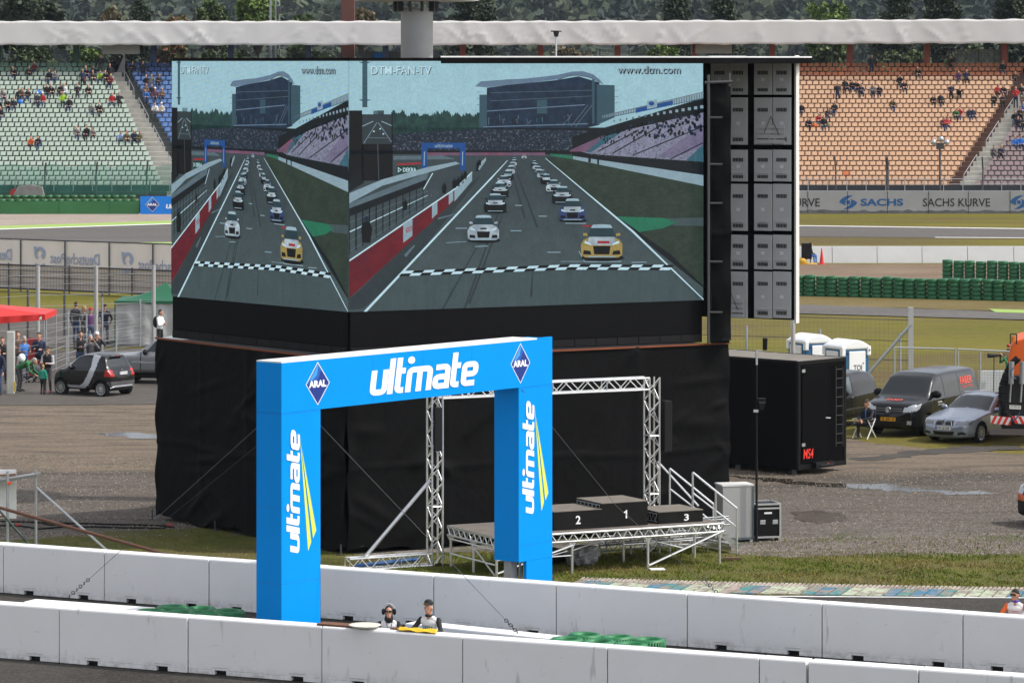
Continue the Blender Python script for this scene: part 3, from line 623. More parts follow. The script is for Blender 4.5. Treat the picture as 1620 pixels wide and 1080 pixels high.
def tree(name, label, px, ytop, Y, wpx, kind, shape, seed, ybase=None):
    r = np.random.default_rng(seed); s = F / Y; top = H - (ytop - YH) / s; x0 = (px - 810) / s; rad = wpx / s / 2 * (1.75 if shape == 'cone' else 1.0)
    z0 = 0 if ybase is None else H - (ybase - YH) / s
    t_ = thing(name, label, 'tree', (x0, Y, 0), 'trees behind the grandstand')
    mb = MB(); lean = r.normal(0, .2); mb.tube((x0, Y, 0), (x0 + lean, Y, top * .92), max(.18, rad * .09), 8, .05)
    cz0 = max(1.5, top - rad * (4.2 if shape == 'cone' else 2.3)); C = []
    if shape == 'cone':
        for k in range(int(95 * max(1, rad / 3.5))):
            f = r.random() ** .8; zc = cz0 + (top - cz0) * f; rr = rad * (1 - f) ** .75 * r.uniform(.55, 1.08) + .1; a = r.uniform(0, 2 * np.pi)
            tip = np.array((x0 + rr * np.cos(a), Y + rr * np.sin(a), zc - rr * .18)); mb.tube((x0, Y, zc), tip, .06, 4, .02)
            for q in np.linspace(.3, 1, 4): C.append((np.array((x0, Y, zc)) * (1 - q) + tip * q + r.normal(0, .1, 3), .34 * (1.1 - .5 * q) + .1 * rad * (1 - q) + .12))
        C += [(np.array((x0 + lean, Y, top - .3 * q)), .16 + .05 * q) for q in range(3)]
    else:
        for k in range(int(95 * max(1, rad / 3))):
            d = r.normal(0, 1, 3); d /= np.linalg.norm(d); m = r.random() ** .4; ctr = np.array((x0, Y, (cz0 + top) / 2)); ext = np.array((rad, rad, (top - cz0) / 2))
            p_ = ctr + d * m * ext * r.uniform(.6, 1.0); mb.tube((x0, Y, cz0 * .9), p_, .07, 4, .02); C.append((p_, r.uniform(.35, .62) * max(.6, rad / 3)))
    mb.build('trunk', mat('bark', (.05, .04, .03), .9, var=.3, scale=3), t_)
    n_per = 40 if shape == 'cone' else 80; cs = np.array([c_[0] for c_ in C]); rs = np.array([c_[1] for c_ in C]); n = len(C) * n_per
    ctr = np.repeat(cs, n_per, 0) + r.normal(0, .55, (n, 3)) * np.repeat(rs, n_per)[:, None]; sz = r.uniform(.09, .22, n) * (1.35 if shape != 'cone' else 1)
    a = r.normal(0, 1, (n, 3)); a /= np.linalg.norm(a, axis=1)[:, None]; b = np.cross(a, r.normal(0, 1, (n, 3))); b /= np.linalg.norm(b, axis=1)[:, None]
    q = np.stack([ctr - a * sz[:, None], ctr + b * sz[:, None] * .7, ctr + a * sz[:, None], ctr - b * sz[:, None] * .7], 1).reshape(-1, 3)
    mi = np.repeat((r.random(len(C)) * 3).astype(int), n_per); fl = r.random(n) < .3; mi[fl] = (r.random(fl.sum()) * 3).astype(int)
    mesh_obj('crown', q, np.arange(4 * n).reshape(-1, 4), [mat('leaf_%s_%d' % (kind, k), LEAF[kind][k], .7, var=.15, scale=.6) for k in range(3)], mi, t_)
TREES = [('pine_tree', 'broad dark pine at the far left, crown cut by the frame', 45, -45, 345, 130, 'dark', 'round'),
 ('bush', 'tan leafless shrub top above the roof at left', 178, 16, 352, 40, 'tan', 'round'), ('fir_tree', 'small dark fir tip above the roof at left', 222, 6, 350, 34, 'dark', 'cone'),
 ('bush', 'rust coloured tree top peeping over the roof at left', 281, 24, 352, 34, 'orange', 'round'), ('maple_tree', 'light green tree above the roof left of the screen', 335, -2, 350, 66, 'mid', 'round'),
 ('maple_tree', 'green tree beside the steel mast, crown cut by the frame', 408, -22, 346, 76, 'green', 'round'), ('bush', 'low green tree top right of the steel mast', 482, 22, 350, 40, 'mid', 'round'),
 ('birch_tree', 'thin tan birch right of the brown column', 572, 14, 352, 44, 'tan', 'round'), ('spruce_tree', 'wide dark spruce just right of the concrete column', 748, -45, 343, 130, 'dark', 'cone'),
 ('spruce_tree', 'dark spruce with a lighter flank, left of the pair above the screen', 1068, -22, 345, 92, 'dark', 'cone'), ('spruce_tree', 'dense dark spruce, right of the pair above the screen', 1146, -30, 345, 80, 'dark', 'cone'),
 ('maple_tree', 'bright green tree above the roof at right', 1312, -2, 350, 86, 'green', 'round'), ('fir_tree', 'tall dark fir, left of the three at right', 1418, -40, 346, 84, 'dark', 'cone'),
 ('fir_tree', 'broad green-flanked fir, middle of the three at right', 1492, -44, 347, 104, 'dark', 'cone'), ('fir_tree', 'dark fir at the far right edge above the roof', 1598, -46, 345, 96, 'dark', 'cone'),
 ('bush', 'yellow green bush seen under the roof near the white panel', 1045, 66, 338, 90, 'green', 'round'), ('bush', 'dull green bush seen under the roof at far left', 45, 66, 338, 100, 'mid', 'round'),
 ('bush', 'bright green bush seen under the roof beside the green pillar', 138, 70, 338, 50, 'green', 'round'), ('bush', 'rusty bush seen under the roof behind the blue pillar', 272, 66, 338, 56, 'orange', 'round'),
 ('bush', 'olive bush seen under the roof above the left screen', 345, 66, 338, 90, 'mid', 'round'), ('bush', 'olive bush seen under the roof left of the brown column', 480, 66, 338, 110, 'mid', 'round'),
 ('bush', 'dark bush seen under the roof right of the concrete column', 730, 68, 338, 90, 'dark', 'round'), ('bush', 'tan hedge top seen under the roof above the right screen', 910, 68, 338, 130, 'tan', 'round'),
 ('bush', 'dark green bush behind the back fence above the peach seats', 1300, 66, 338, 130, 'mid', 'round'), ('bush', 'green bush behind the back fence between red pillars', 1420, 66, 338, 130, 'mid', 'round'),
 ('bush', 'green bush behind the pale gate panels', 1540, 66, 338, 130, 'mid', 'round'), ('bush', 'dark bush at the right end behind the back fence', 1610, 66, 338, 70, 'dark', 'round'), ('bush', 'dark green bush under the roof behind the hanging panel', 195, 68, 339, 60, 'dark', 'round')]
for k, tr_ in enumerate(TREES): tree(*tr_, seed=20 + k)
# masts behind
ms = thing('light_mast', 'grey twin steel mast rising behind the grandstand roof', 'mast', W(436, 120, 340)); mb = MB()
for px, wd in ((428, 3.2), (436, 2.2), (442, 1.8)): a = W(px, 118, 340); mb.obox((a.x - wd / 36, 340, 0), (wd / 18, 0, 0), (0, .3, 0), (0, 0, 26))
mb.build('shaft', M_STEEL, ms); mb = MB(); a = W(441, 16, 339.8); mb.box(a, (.4, .3, .7)); mb.build('junction_box', M_DARKSTEEL, ms)
cs = mat('rust_brown', (.13, .045, .03), .7, var=.15); a = W(550, 118, 336); mb = MB(); mb.obox((a.x - .6, 336, 0), (1.2, 0, 0), (0, 1, 0), (0, 0, 24)); tag(mb.build('chimney_column', cs, bevel=.03), 'square rust brown column behind the roof above the left screen', 'column')
sh = thing('market_stall', 'small dark kiosk with blue sign seen under the roof', 'kiosk', W(595, 95, 334)); a = W(570, 96, 334); mb = MB(); mb.obox((a.x, 334, 10.8), (3.8, 0, 0), (0, 2, 0), (0, 0, 2.2)); mb.build('body', mat('kiosk_grey', (.1, .1, .11)), sh)
mb = MB(); mb.obox((a.x + 1.2, 333.96, 12.4), (1.2, 0, 0), (0, .04, 0), (0, 0, .5)); mb.build('sign', M_AB, sh); mb = MB(); mb.obox((a.x - .1, 333.9, 12.0), (4, 0, 0), (0, .05, 0), (0, 0, .3)); mb.build('counter', M_WHITE, sh)
# ================================================================ SCREEN TOWER
def online(A, B, x):
    """parameter and point where the sight line of picture column x meets the ground line A-B"""
    k = (x - 810) / F; dx, dy = B[0] - A[0], B[1] - A[1]; t = (k * A[1] - A[0]) / (dx - k * dy); return t
SC, SL, SR = V((-4.0, 93.0, 0)), V((-8.9, 99.3, 0)), V((4.92, 97.7, 0))
ZB, ZT = 5.9, 12.05
EMF = .79
def em(name, rgb, var=.08, scale=2., stretch=None, b=None, zr=None, lo=.35, hi=.65):
    """a colour shown by the lit diodes of the video wall"""
    if name in MATS: return MATS[name]
    c = tuple(q * EMF for q in lin(*rgb)); m = mat(name, (.004, .004, .004), .55, var=0, spec=.15); t, p = nodes_of(m)
    tc = t.nodes.new('ShaderNodeTexCoord').outputs['Object']; out = c
    if b is not None:
        out = mixc(t, ramp(t, noise(t, tc, scale, 6, .7, stretch), [(lo, 0.), (hi, 1.)]), c, tuple(q * EMF for q in lin(*b)))
    if zr is not None:
        s_ = t.nodes.new('ShaderNodeSeparateXYZ'); t.links.new(tc, s_.inputs[0])
        out = mixc(t, ramp(t, math_(t, 'DIVIDE', math_(t, 'SUBTRACT', s_.outputs['Z'], zr[0]), zr[1] - zr[0]), [(0., 0.), (1., 1.)]), out, tuple(q * EMF for q in lin(*zr[2])))
    if var: out = mixc(t, 1., out, ramp(t, noise(t, tc, 3.1, 5, .7), [(.25, (1 - var,) * 3), (.75, (1 + var,) * 3)]), 'MULTIPLY')
    out = mixc(t, 1., out, ramp(t, noise(t, tc, 16, 3, .8), [(.3, (.86, .88, .91)), (.7, (1.12, 1.10, 1.07))]), 'MULTIPLY')
    wv = t.nodes.new('ShaderNodeTexWave'); wv.inputs['Scale'].default_value = 5.5; wv.inputs['Distortion'].default_value = 3; wv.inputs['Detail'].default_value = 2; wv.bands_direction = 'DIAGONAL'
    t.links.new(tc, wv.inputs['Vector'])
    out = mixc(t, 1., out, ramp(t, wv.outputs['Fac'], [(0., (.90, .97, 1.07)), (1., (1.08, 1.02, .92))]), 'MULTIPLY')
    if isinstance(out, tuple): p.inputs['Emission Color'].default_value = (*out, 1)
    else: t.links.new(out, p.inputs['Emission Color'])
    p.inputs['Emission Strength'].default_value = 1.0; return m
PM = dict(
 sky=em('shown_sky', (124, 160, 174), .08, zr=(4.6, 6.15, (152, 190, 202))), trees=em('shown_trees', (24, 48, 54), .3, 5, b=(40, 72, 66)), building=em('shown_building', (20, 34, 52), .3, 4, b=(34, 52, 74)),
 roof=em('shown_roof', (96, 118, 140), .1), tower=em('shown_tower', (52, 80, 92), .1), crowd=em('shown_crowd', (24, 38, 52), .25, 7, stretch=(2.2, 2.2, 3.2), b=(96, 102, 116), lo=.54, hi=.62), seats=em('shown_seats', (36, 48, 64), .2, 8, b=(126, 128, 150), stretch=(2, 2, 3), lo=.38, hi=.46),
 dark=em('shown_dark', (16, 24, 30), .2), black=em('shown_black', (9, 13, 18), .2), asphalt=em('shown_asphalt', (68, 82, 85), .18, zr=(1.5, 4.2, (56, 68, 73))), asphalt2=em('shown_asphalt_near', (66, 82, 85), .10, 1.2, stretch=(6, 6, .7), b=(60, 74, 78)), grass=em('shown_grass', (34, 52, 46), .3, 5, stretch=(1, 1, 3), b=(50, 60, 50)), green=em('shown_green', (34, 108, 82), .15),
 red=em('shown_red', (104, 24, 32), .25, 2, b=(84, 26, 40)), white=em('shown_white', (186, 216, 228), .1), pale=em('shown_pale', (132, 156, 168), .1), grey=em('shown_grey', (84, 102, 112), .15), blue=em('shown_blue', (26, 72, 134), .1), pink=em('shown_pink', (124, 72, 92), .3, 6, b=(90, 84, 110)),
 sign=em('shown_sign', (20, 58, 44), .1), gold=em('shown_gold', (150, 132, 74), .18), carwhite=em('shown_car_white', (176, 190, 200), .2, 4, b=(128, 142, 154)), carblue=em('shown_car_blue', (46, 64, 104), .15), glass=em('shown_glass', (36, 58, 66), .15), purple=em('shown_purple', (116, 110, 138), .12, 6, b=(98, 94, 120)), teal=em('shown_teal', (50, 92, 108), .15), carroof=em('shown_car_roof', (150, 176, 190), .1), skid=em('shown_skid', (44, 55, 60), .15), inkred=em('shown_ink_red', (150, 40, 50), .1))
PK = list(PM); PI = {k: i for i, k in enumerate(PK)}
class Pic:
    """the broadcast picture, drawn once in units of screen width (0..1) and height in metres"""
    def __init__(s): s.L = []
    def uv(s, x, y):
        t = online(SC, SR, x); Y = SC.y + t * (SR.y - SC.y); return t, H - (y - YH) * Y / F - ZB
    def poly(s, lay, col, *pts):
        P = [s.uv(*q) for q in pts]; P = [(min(1, max(0, u)), min(ZT - ZB, max(0, v))) for u, v in P]; s.L.append((lay, col, P))
    def line(s, lay, col, a, b, w0, w1=None):
        w1 = w0 if w1 is None else w1; d = V((b[0] - a[0], b[1] - a[1])).normalized(); n = (-d.y, d.x)
        s.poly(lay, col, (a[0] + n[0] * w0 / 2, a[1] + n[1] * w0 / 2), (b[0] + n[0] * w1 / 2, b[1] + n[1] * w1 / 2), (b[0] - n[0] * w1 / 2, b[1] - n[1] * w1 / 2), (a[0] - n[0] * w0 / 2, a[1] - n[1] * w0 / 2))
    def ell(s, lay, col, cx, cy, rx, ry, n=14): s.poly(lay, col, *[(cx + rx * math.cos(a), cy + ry * math.sin(a)) for a in np.linspace(0, 2 * math.pi, n + 1)[:-1]])
    def rect(s, lay, col, x0, y0, x1, y1): s.poly(lay, col, (x0, y0), (x1, y0), (x1, y1), (x0, y1))
    def text(s, lay, col, txt, x0, y0, x1, y1, bold=0, shear=0):
        vs, fs = text2d(txt, bold); sz = vs.max(0)
        P = [s.uv(x0 + (x1 - x0) * (q[0] / sz[0]) + shear * q[1] / sz[1] * (y1 - y0), y1 - (y1 - y0) * q[1] / sz[1]) for q in vs]; s.L.append((lay, col, P, fs))
    def car(s, lay, x, yb, w, body='carwhite', hood='carwhite', far=False):
        h = w * .84
        def q(a, b): return (x + a * w / 2, yb - b * h)
        s.ell(lay, 'black', x + w * .03, yb - h * .04, w * .52, h * .10)
        s.poly(lay + 1, 'black', q(-.93, .0), q(-.6, .0), q(-.6, .3), q(-.93, .3)); s.poly(lay + 1, 'black', q(.6, .0), q(.93, .0), q(.93, .3), q(.6, .3))
        s.poly(lay + 2, body, q(-.98, .13), q(-.8, .05), q(.8, .05), q(.98, .13), q(1, .42), q(.86, .56), q(.62, .62), q(-.62, .62), q(-.86, .56), q(-1, .42))
        s.poly(lay + 3, hood, q(-.56, .40), q(.56, .40), q(.66, .52), q(.6, .66), q(-.6, .66), q(-.66, .52))
        s.poly(lay + 4, 'glass', q(-.66, .64), q(.66, .64), q(.52, .90), q(-.52, .90)); s.poly(lay + 4, 'carroof', q(-.52, .89), q(.52, .89), q(.42, .985), q(0, 1.0), q(-.42, .985))
        s.poly(lay + 4, 'black', q(-.42, .38), q(.42, .38), q(.36, .14), q(-.36, .14))
        if not far:
            for sg in (-1, 1):
                s.poly(lay + 5, 'black', q(sg * .5, .13), q(sg * .9, .14), q(sg * .86, .26), q(sg * .55, .24)); s.poly(lay + 5, 'white', q(sg * .48, .40), q(sg * .84, .46), q(sg * .80, .53), q(sg * .56, .46))
                s.poly(lay + 4, body, q(sg * .68, .66), q(sg * .90, .68), q(sg * .88, .75), q(sg * .7, .74))
            s.poly(lay + 5, 'black', q(-.22, .46), q(.22, .46), q(.18, .52), q(-.18, .52)); s.poly(lay + 5, 'pale', q(-.7, .055), q(.7, .055), q(.62, .095), q(-.62, .095))
    def emit(s, name, parent, O, d, wd, nor):
        mb = MB(); O, d, nor = V(O), V(d), V(nor)
        for e in sorted(s.L, key=lambda e: e[0]):
            P = [O + d * (u * wd) + V((0, 0, ZB + v)) + nor * (.004 + .0022 * e[0]) for u, v in e[2]]
            if len(e) == 4: mb.add(P, e[3], PI[e[1]])
            else:
                tr = tessellate_polygon([[V((u, v, 0)) for u, v in e[2]]]); mb.add(P, [tuple(f) for f in tr], PI[e[1]])
        o = mb.build(name, [PM[k] for k in PK], parent); return o
pc = Pic(); rp = random.Random(5)
pc.rect(0, 'sky', 540, 80, 1125, 250); pc.rect(1, 'asphalt', 540, 243, 1125, 505)
pc.poly(2, 'asphalt2', (552, 500), (634, 432), (1070, 424), (1125, 470), (1125, 505))
# tree line
tl = [(612, 212)] + [(612 + 1.25 * k, 186 - 4 * abs(math.sin(k * .23)) - 5 * rp.random() - 4 * (math.sin(k * .11) > .6)) for k in range(124)] + [(768, 212)]; pc.poly(1, 'trees', *tl); pc.rect(1, 'dark', 552, 202, 960, 212)
pc.poly(2, 'crowd', (618, 212), (770, 204), (930, 207), (905, 240), (618, 240)); pc.rect(3, 'dark', 552, 238, 905, 244); pc.rect(4, 'pink', 675, 241.5, 862, 246)
# main building
pc.poly(3, 'building', (770, 139), (800, 135), (880, 127), (915, 121), (948, 131), (948, 198), (925, 203), (768, 203)); pc.poly(4, 'tower', (944, 134), (972, 135), (972, 186), (944, 198)); pc.rect(4, 'tower', 758, 150, 770, 202)
pc.poly(5, 'roof', (751, 137), (760, 129), (800, 126), (832, 124.5), (880, 119), (905, 113.5), (922, 113), (938, 118), (948, 126), (955, 134), (945, 130), (930, 122.5), (915, 120), (900, 121.5), (880, 126), (840, 131), (800, 135), (768, 138.5)); pc.line(6, 'grey', (881, 127), (905, 118), 1.6); pc.line(6, 'grey', (905, 118), (935, 123), 1.4)
for a, b in (((770, 176), (925, 166)), ((764, 201), (930, 196))): pc.line(5, 'roof', a, b, 1.6)
for a, b in (((775, 160), (940, 152)), ((775, 147), (940, 143))): pc.line(5, 'grey', a, b, .8)
pc.rect(6, 'tower', 936, 126, 940, 196); pc.rect(5, 'tower', 849, 158, 865, 180)
for a, b in (((903, 200), (930, 166)), ((910, 200), (938, 164)), ((890, 199), (905, 180)), ((840, 190), (832, 199))): pc.line(5, 'grey', a, b, 1.1)
for k in range(70): x = rp.uniform(772, 900); pc.rect(5, rp.choice(['grey', 'teal', 'dark']), x, 180 + rp.random() * 18, x + 1.2, 181.5 + rp.random() * 18) if k % 2 else None
for y in (146, 156, 166): pc.line(5, 'grey', (754, y), (760, y), .8); pc.line(5, 'grey', (970, y - 3), (978, y - 3), .8)
# side stand
pc.poly(3, 'dark', (905, 216), (960, 201), (1125, 155), (1125, 300), (905, 250)); pc.poly(4, 'seats', (905, 236), (990, 206), (1125, 178), (1125, 262), (930, 243))
pc.poly(5, 'purple', (1112, 196), (1125, 190), (1125, 232), (1062, 250), (1040, 248)); pc.poly(5, 'teal', (1112, 228), (1125, 222), (1125, 262), (1085, 254)); pc.poly(5, 'pink', (905, 236), (955, 214), (935, 240), (900, 240)); pc.poly(5, 'teal', (955, 216), (985, 208), (935, 241), (925, 241))
for (a, b) in (((1112, 200), (1000, 246)), ((1112, 226), (1060, 252)), ((1010, 206), (945, 240)), ((1050, 196), (968, 243))): pc.line(6, 'black', a, b, 1.8)
for k in range(130):
    f = rp.random() ** .7; x = 940 + 172 * f; t_ = (x - 905) / 220; y0, y1 = 216 - t_ * 42, 232 - t_ * 22; y = rp.uniform(y0, y1); pc.ell(6, rp.choice(['black', 'dark', 'building']), x, y, 1.2 + f * 1.4, 1.6 + f * 1.8, 6)
for k in range(15): x = 970 + 9.8 * k; t_ = (x - 970) / 142; pc.rect(6, 'pale' if k > 5 else 'grey', x, 190 - t_ * 24, x + 2 + 3.4 * t_, 193 - t_ * 22)
pc.poly(4, 'pale', (952, 183), (1125, 145), (1125, 156), (952, 188)); pc.line(5, 'grey', (952, 184), (1125, 146), 1); pc.line(5, 'tower', (952, 188), (1125, 156), 1)
for k in range(42): x = 954 + 4 * k; t_ = (x - 952) / 173; pc.line(5, 'tower', (x, 183 - 38 * t_), (x, 188 - 32 * t_), .9)
pc.poly(6, 'blue', (1005, 172), (1064, 159), (1064, 166), (1005, 179)); pc.poly(7, 'pale', (1023, 160), (1039, 157), (1039, 170), (1023, 173)); pc.ell(8, 'blue', 1030, 164, 4.5, 3.5)
pc.poly(7, 'dark', (905, 242), (1125, 256), (1125, 277), (905, 249))
for k in range(17): x = 935 + 11 * k + .18 * k * k * .3; t_ = (x - 905) / 220; pc.line(8, 'grey', (x, 244 + 14 * t_), (x, 238 + 8 * t_), .8); pc.line(8, 'grey', (x, 238 + 8 * t_), (x - 1.5, 236 + 7 * t_), .8)
pc.poly(7, 'grass', (858, 249), (905, 250), (1125, 294), (1125, 468), (1112, 455)); pc.poly(8, 'pale', (906, 247), (1125, 277), (1125, 294), (906, 252)); pc.rect(9, 'dark', 930, 248, 934, 257); pc.rect(9, 'dark', 944, 250, 947, 260); pc.poly(8, 'green', (870, 243), (906, 247), (906, 252), (870, 246.5))
pc.poly(9, 'asphalt2', (1055, 345), (1125, 344), (1125, 357), (1065, 357)); pc.poly(9, 'green', (975, 342.5), (1050, 345), (1073, 351), (1048, 361), (1011, 367)); pc.poly(9, 'dark', (1060, 402), (1125, 452), (1125, 463), (1112, 455), (1000, 366), (975, 343)); pc.poly(10, 'grass', (1065, 404), (1125, 448), (1125, 440), (1068, 399))
# left: mast, screen in the screen, sign, arch
pc.rect(2, 'tower', 573, 90, 581, 172)
for y in range(104, 156, 8): pc.rect(3, 'teal', 573.5, y, 580.5, y + 1.2)
for y, hw in ((99, 10), (158.5, 10)): pc.poly(3, 'tower', (577 - hw, y - .8), (577 + hw, y - .8), (577 + hw * .5, y + 1.4), (577 - hw * .5, y + 1.4))
pc.poly(3, 'black', (548, 175), (575, 175), (575, 290), (548, 290)); pc.rect(3, 'black', 572, 180, 621, 286); pc.rect(4, 'sky', 572.5, 170, 618.5, 181); pc.rect(4, 'dark', 590, 175, 607, 182)
pc.rect(4, 'skid', 572.5, 181, 619, 228); pc.line(5, 'pale', (596, 194), (575, 227), .8); pc.line(5, 'pale', (598, 194), (619, 225), .8); pc.line(5, 'grey', (580, 218), (616, 218.5), 1.2); pc.line(5, 'pale', (573, 200), (590, 192), 1.4); pc.line(5, 'pale', (603, 192), (619, 199), 1.4); pc.line(5, 'grey', (597, 228), (599, 285), .8)
for x, y in ((591, 208), (601, 204), (606, 212)): pc.ell(6, 'white', x, y, 1.6, 1.2, 6)
pc.poly(4, 'grey', (622, 247), (700, 246), (720, 252), (622, 253)); pc.poly(5, 'inkred', (628, 259), (668, 257), (668, 259.5), (628, 262)); pc.rect(6, 'sign', 627, 262.5, 660, 275); pc.text(7, 'white', 'DEKRA', 637, 265.5, 658, 272, .02); pc.poly(7, 'white', (629, 264.5), (635, 268.7), (629, 273)); pc.poly(8, 'sign', (630, 266.3), (633.2, 268.7), (630, 271.2))
for x0, x1 in ((666, 675.5), (727, 736)): pc.rect(7, 'blue', x0, 226, x1, 270)
pc.rect(8, 'blue', 666, 226, 736, 235); pc.text(9, 'pale', 'ultimate', 687, 227.5, 715, 233.5, .02, .12)
for x in (669.5, 730): pc.poly(8, 'pale', (x, 262), (x + 1.6, 262), (x + 2.2, 240), (x + .6, 240))
# pit lane side
pc.poly(9, 'pale', (540, 306), (604, 284), (678, 264), (720, 256), (727, 259), (680, 272), (604, 294), (540, 322)); pc.poly(8, 'grey', (540, 322), (678, 272), (672, 288), (540, 342)); pc.poly(8, 'dark', (540, 284), (570, 268), (574, 290), (540, 304))
pc.poly(9, 'dark', (540, 330), (674, 284), (672, 294), (540, 343)); pc.line(9, 'white', (684, 274), (669, 300), 1.4); pc.line(10, 'pale', (540, 318), (602, 293), 1)
for k in range(12):
    x = 552 + 10.6 * k; t_ = (x - 552) / 120; pc.line(10, 'dark', (x, 342 - 48 * t_), (x, 402 - 76 * t_), 2.4 - 1.2 * t_)
for j in range(4): pc.line(10, 'white' if j == 1 else 'grey', (552, 352 + 15 * j), (676, 302 + 7 * j), 1.8 if j == 1 else 1, .8)
for k in range(9): x = 655 + 9 * k; pc.line(9, 'grey', (x, 318 - 3.5 * k), (x, 326 - 5 * k), .8)
def man(x, y, h, c='black'):
    pc.poly(13, c, (x - h * .16, y), (x - h * .2, y - h * .6), (x - h * .08, y - h * .8), (x + h * .1, y - h * .8), (x + h * .22, y - h * .55), (x + h * .14, y)); pc.ell(14, 'building', x, y - h * .9, h * .1, h * .11, 8)
for x, y, h in ((579, 384, 42), (702, 306, 18), (718, 298, 17), (724, 295, 16), (730, 290, 16), (735, 284, 15), (755, 266, 12), (758, 262, 11), (640, 332, 18)): man(x, y, h)
pc.poly(11, 'pale', (754, 262), (768, 249), (768, 254), (757, 270)); pc.rect(11, 'dark', 752, 266, 758, 271)
pc.poly(11, 'red', (540, 413), (720, 298), (746, 272), (746, 286), (720, 316), (540, 472)); pc.poly(12, 'pale', (718, 300), (746, 272), (746, 286), (718, 319)); pc.line(13, 'white', (540, 412.5), (720, 298), 3.2, 2); pc.line(13, 'white', (720, 298), (746, 272), 1.4)
for x0, x1, ya, yb, yc, yd in ((637, 651.5, 354, 345, 373, 384), (682.5, 691, 325, 319, 338, 346), (709, 716, 307, 302, 317, 324)): pc.poly(13, 'pale', (x0, ya), (x1, yb), (x1, yc), (x0, yd))
vsB, fsB = text2d('BOSCH', .03); szB = vsB.max(0); pc.L.append((14, 'inkred', [pc.uv(641.5 + 9.5 * q[0] / szB[0], 369 - 4.2 * q[0] / szB[0] - 8.5 * q[1] / szB[1]) for q in vsB], fsB))
pc.poly(10, 'skid', (552, 472), (560, 466), (746, 288), (762, 276), (640, 430), (574, 488), (552, 490))
for (a, b, c_) in (((640, 405), (655, 388), 5), ((692, 346), (722, 338), 3)): pc.line(11, 'grey', a, b, c_, c_ * .5)
pc.line(12, 'white', (577, 495), (777, 281), 7, 2.2); pc.line(12, 'white', (777, 281), (802, 254), 2.0, .9); pc.line(12, 'white', (1127, 474), (1000, 366), 5, 3.2); pc.line(12, 'white', (1000, 366), (862, 250.5), 3, .8)
for a, b in (((735, 500), (790, 330)), ((742, 480), (795, 340)), ((830, 345), (812, 280)), ((850, 360), (818, 275)), ((700, 495), (760, 380)), ((840, 470), (842, 430))): pc.line(3, 'skid', a, b, 4, 1.5)
# start line, grid boxes
nC = 26
for k in range(nC):
    for r_ in range(2):
        f0, f1 = k / nC, (k + 1) / nC; xa, xb = 634 + 428 * f0, 634 + 428 * f1; y0a, y0b = 428.5 - 10.5 * min(1, f0 * 1.6) + 2 * max(0, f0 - .6), 428.5 - 10.5 * min(1, f1 * 1.6) + 2 * max(0, f1 - .6); hh = 4.2
        sh = 3.5 * (1 - r_) + 6 * (f0 - .2) * (1 if r_ else -1) * 0
        pc.poly(13, 'white' if (k + r_) % 2 == 0 else 'black', (xa + 4 - 4 * r_, y0a + hh * r_), (xb + 4 - 4 * r_, y0b + hh * r_), (xb - 4 * r_, y0b + hh * (r_ + 1)), (xa - 4 * r_, y0a + hh * (r_ + 1)))
for a, b in (((865, 399), (886, 399)), ((807, 365), (824, 365)), ((851, 342), (864, 342)), ((751, 390), (771, 389)), ((998, 415), (1022, 414.5)), ((720, 361), (738, 361)), ((705, 384), (737, 382)), ((814, 325), (825, 325)), ((893, 353), (926, 353.5)), ((924, 414), (982, 413.5)), ((915, 397), (924, 414)), ((886, 416 - 2.5), (924, 413.5))): pc.line(12, 'pale', a, b, 1.4 if a[0] not in (886, 705) else .8)
for x, y, w_, b, hd in ((950, 410, 66, 'gold', 'carwhite'), (904, 350, 43, 'carblue', 'carwhite'), (888, 322, 33, 'dark', 'carwhite'), (874.5, 304, 24, 'carwhite', 'carwhite'), (863, 291, 19, 'black', 'carwhite'), (856, 281.5, 15.5, 'carwhite', 'grey'), (851, 274, 13, 'grey', 'carwhite'), (847, 268, 11.5, 'carwhite', 'carwhite'), (844, 262.5, 10, 'dark', 'pale'), (763, 382, 50, 'carwhite', 'carwhite'), (782, 336, 36, 'black', 'carwhite'), (789.5, 311.5, 28, 'dark', 'carwhite'), (796, 296.5, 23, 'carwhite', 'carwhite'), (802, 284.5, 18, 'dark', 'pale'), (806, 275.5, 15, 'carwhite', 'carwhite'), (808.5, 268, 13, 'grey', 'carwhite'), (811, 262, 11, 'carwhite', 'carwhite'), (812.5, 257, 9.5, 'dark', 'pale'), (828, 251, 8, 'carwhite', 'carwhite')):
    pc.car(14 + int((y - 250) / 16) * 1, x, y, w_, b, hd, w_ < 22)
pc.poly(22, 'inkred', (920, 356), (956, 357), (956, 359), (920, 358.5)); pc.rect(31, 'inkred', 943, 381, 962, 385)
pc.text(9, 'black', 'DTM-FAN-TV', 587.8, 106.2, 682.6, 119, .0); pc.text(11, 'white', 'DTM-FAN-TV', 586.6, 105, 681.4, 117.8, .006)
pc.text(9, 'black', 'www.dtm.com', 977.6, 105.4, 1077, 117.8, .02, -.0); pc.text(11, 'pale', 'www.dtm.com', 976, 104.2, 1075.4, 116.4, .005)

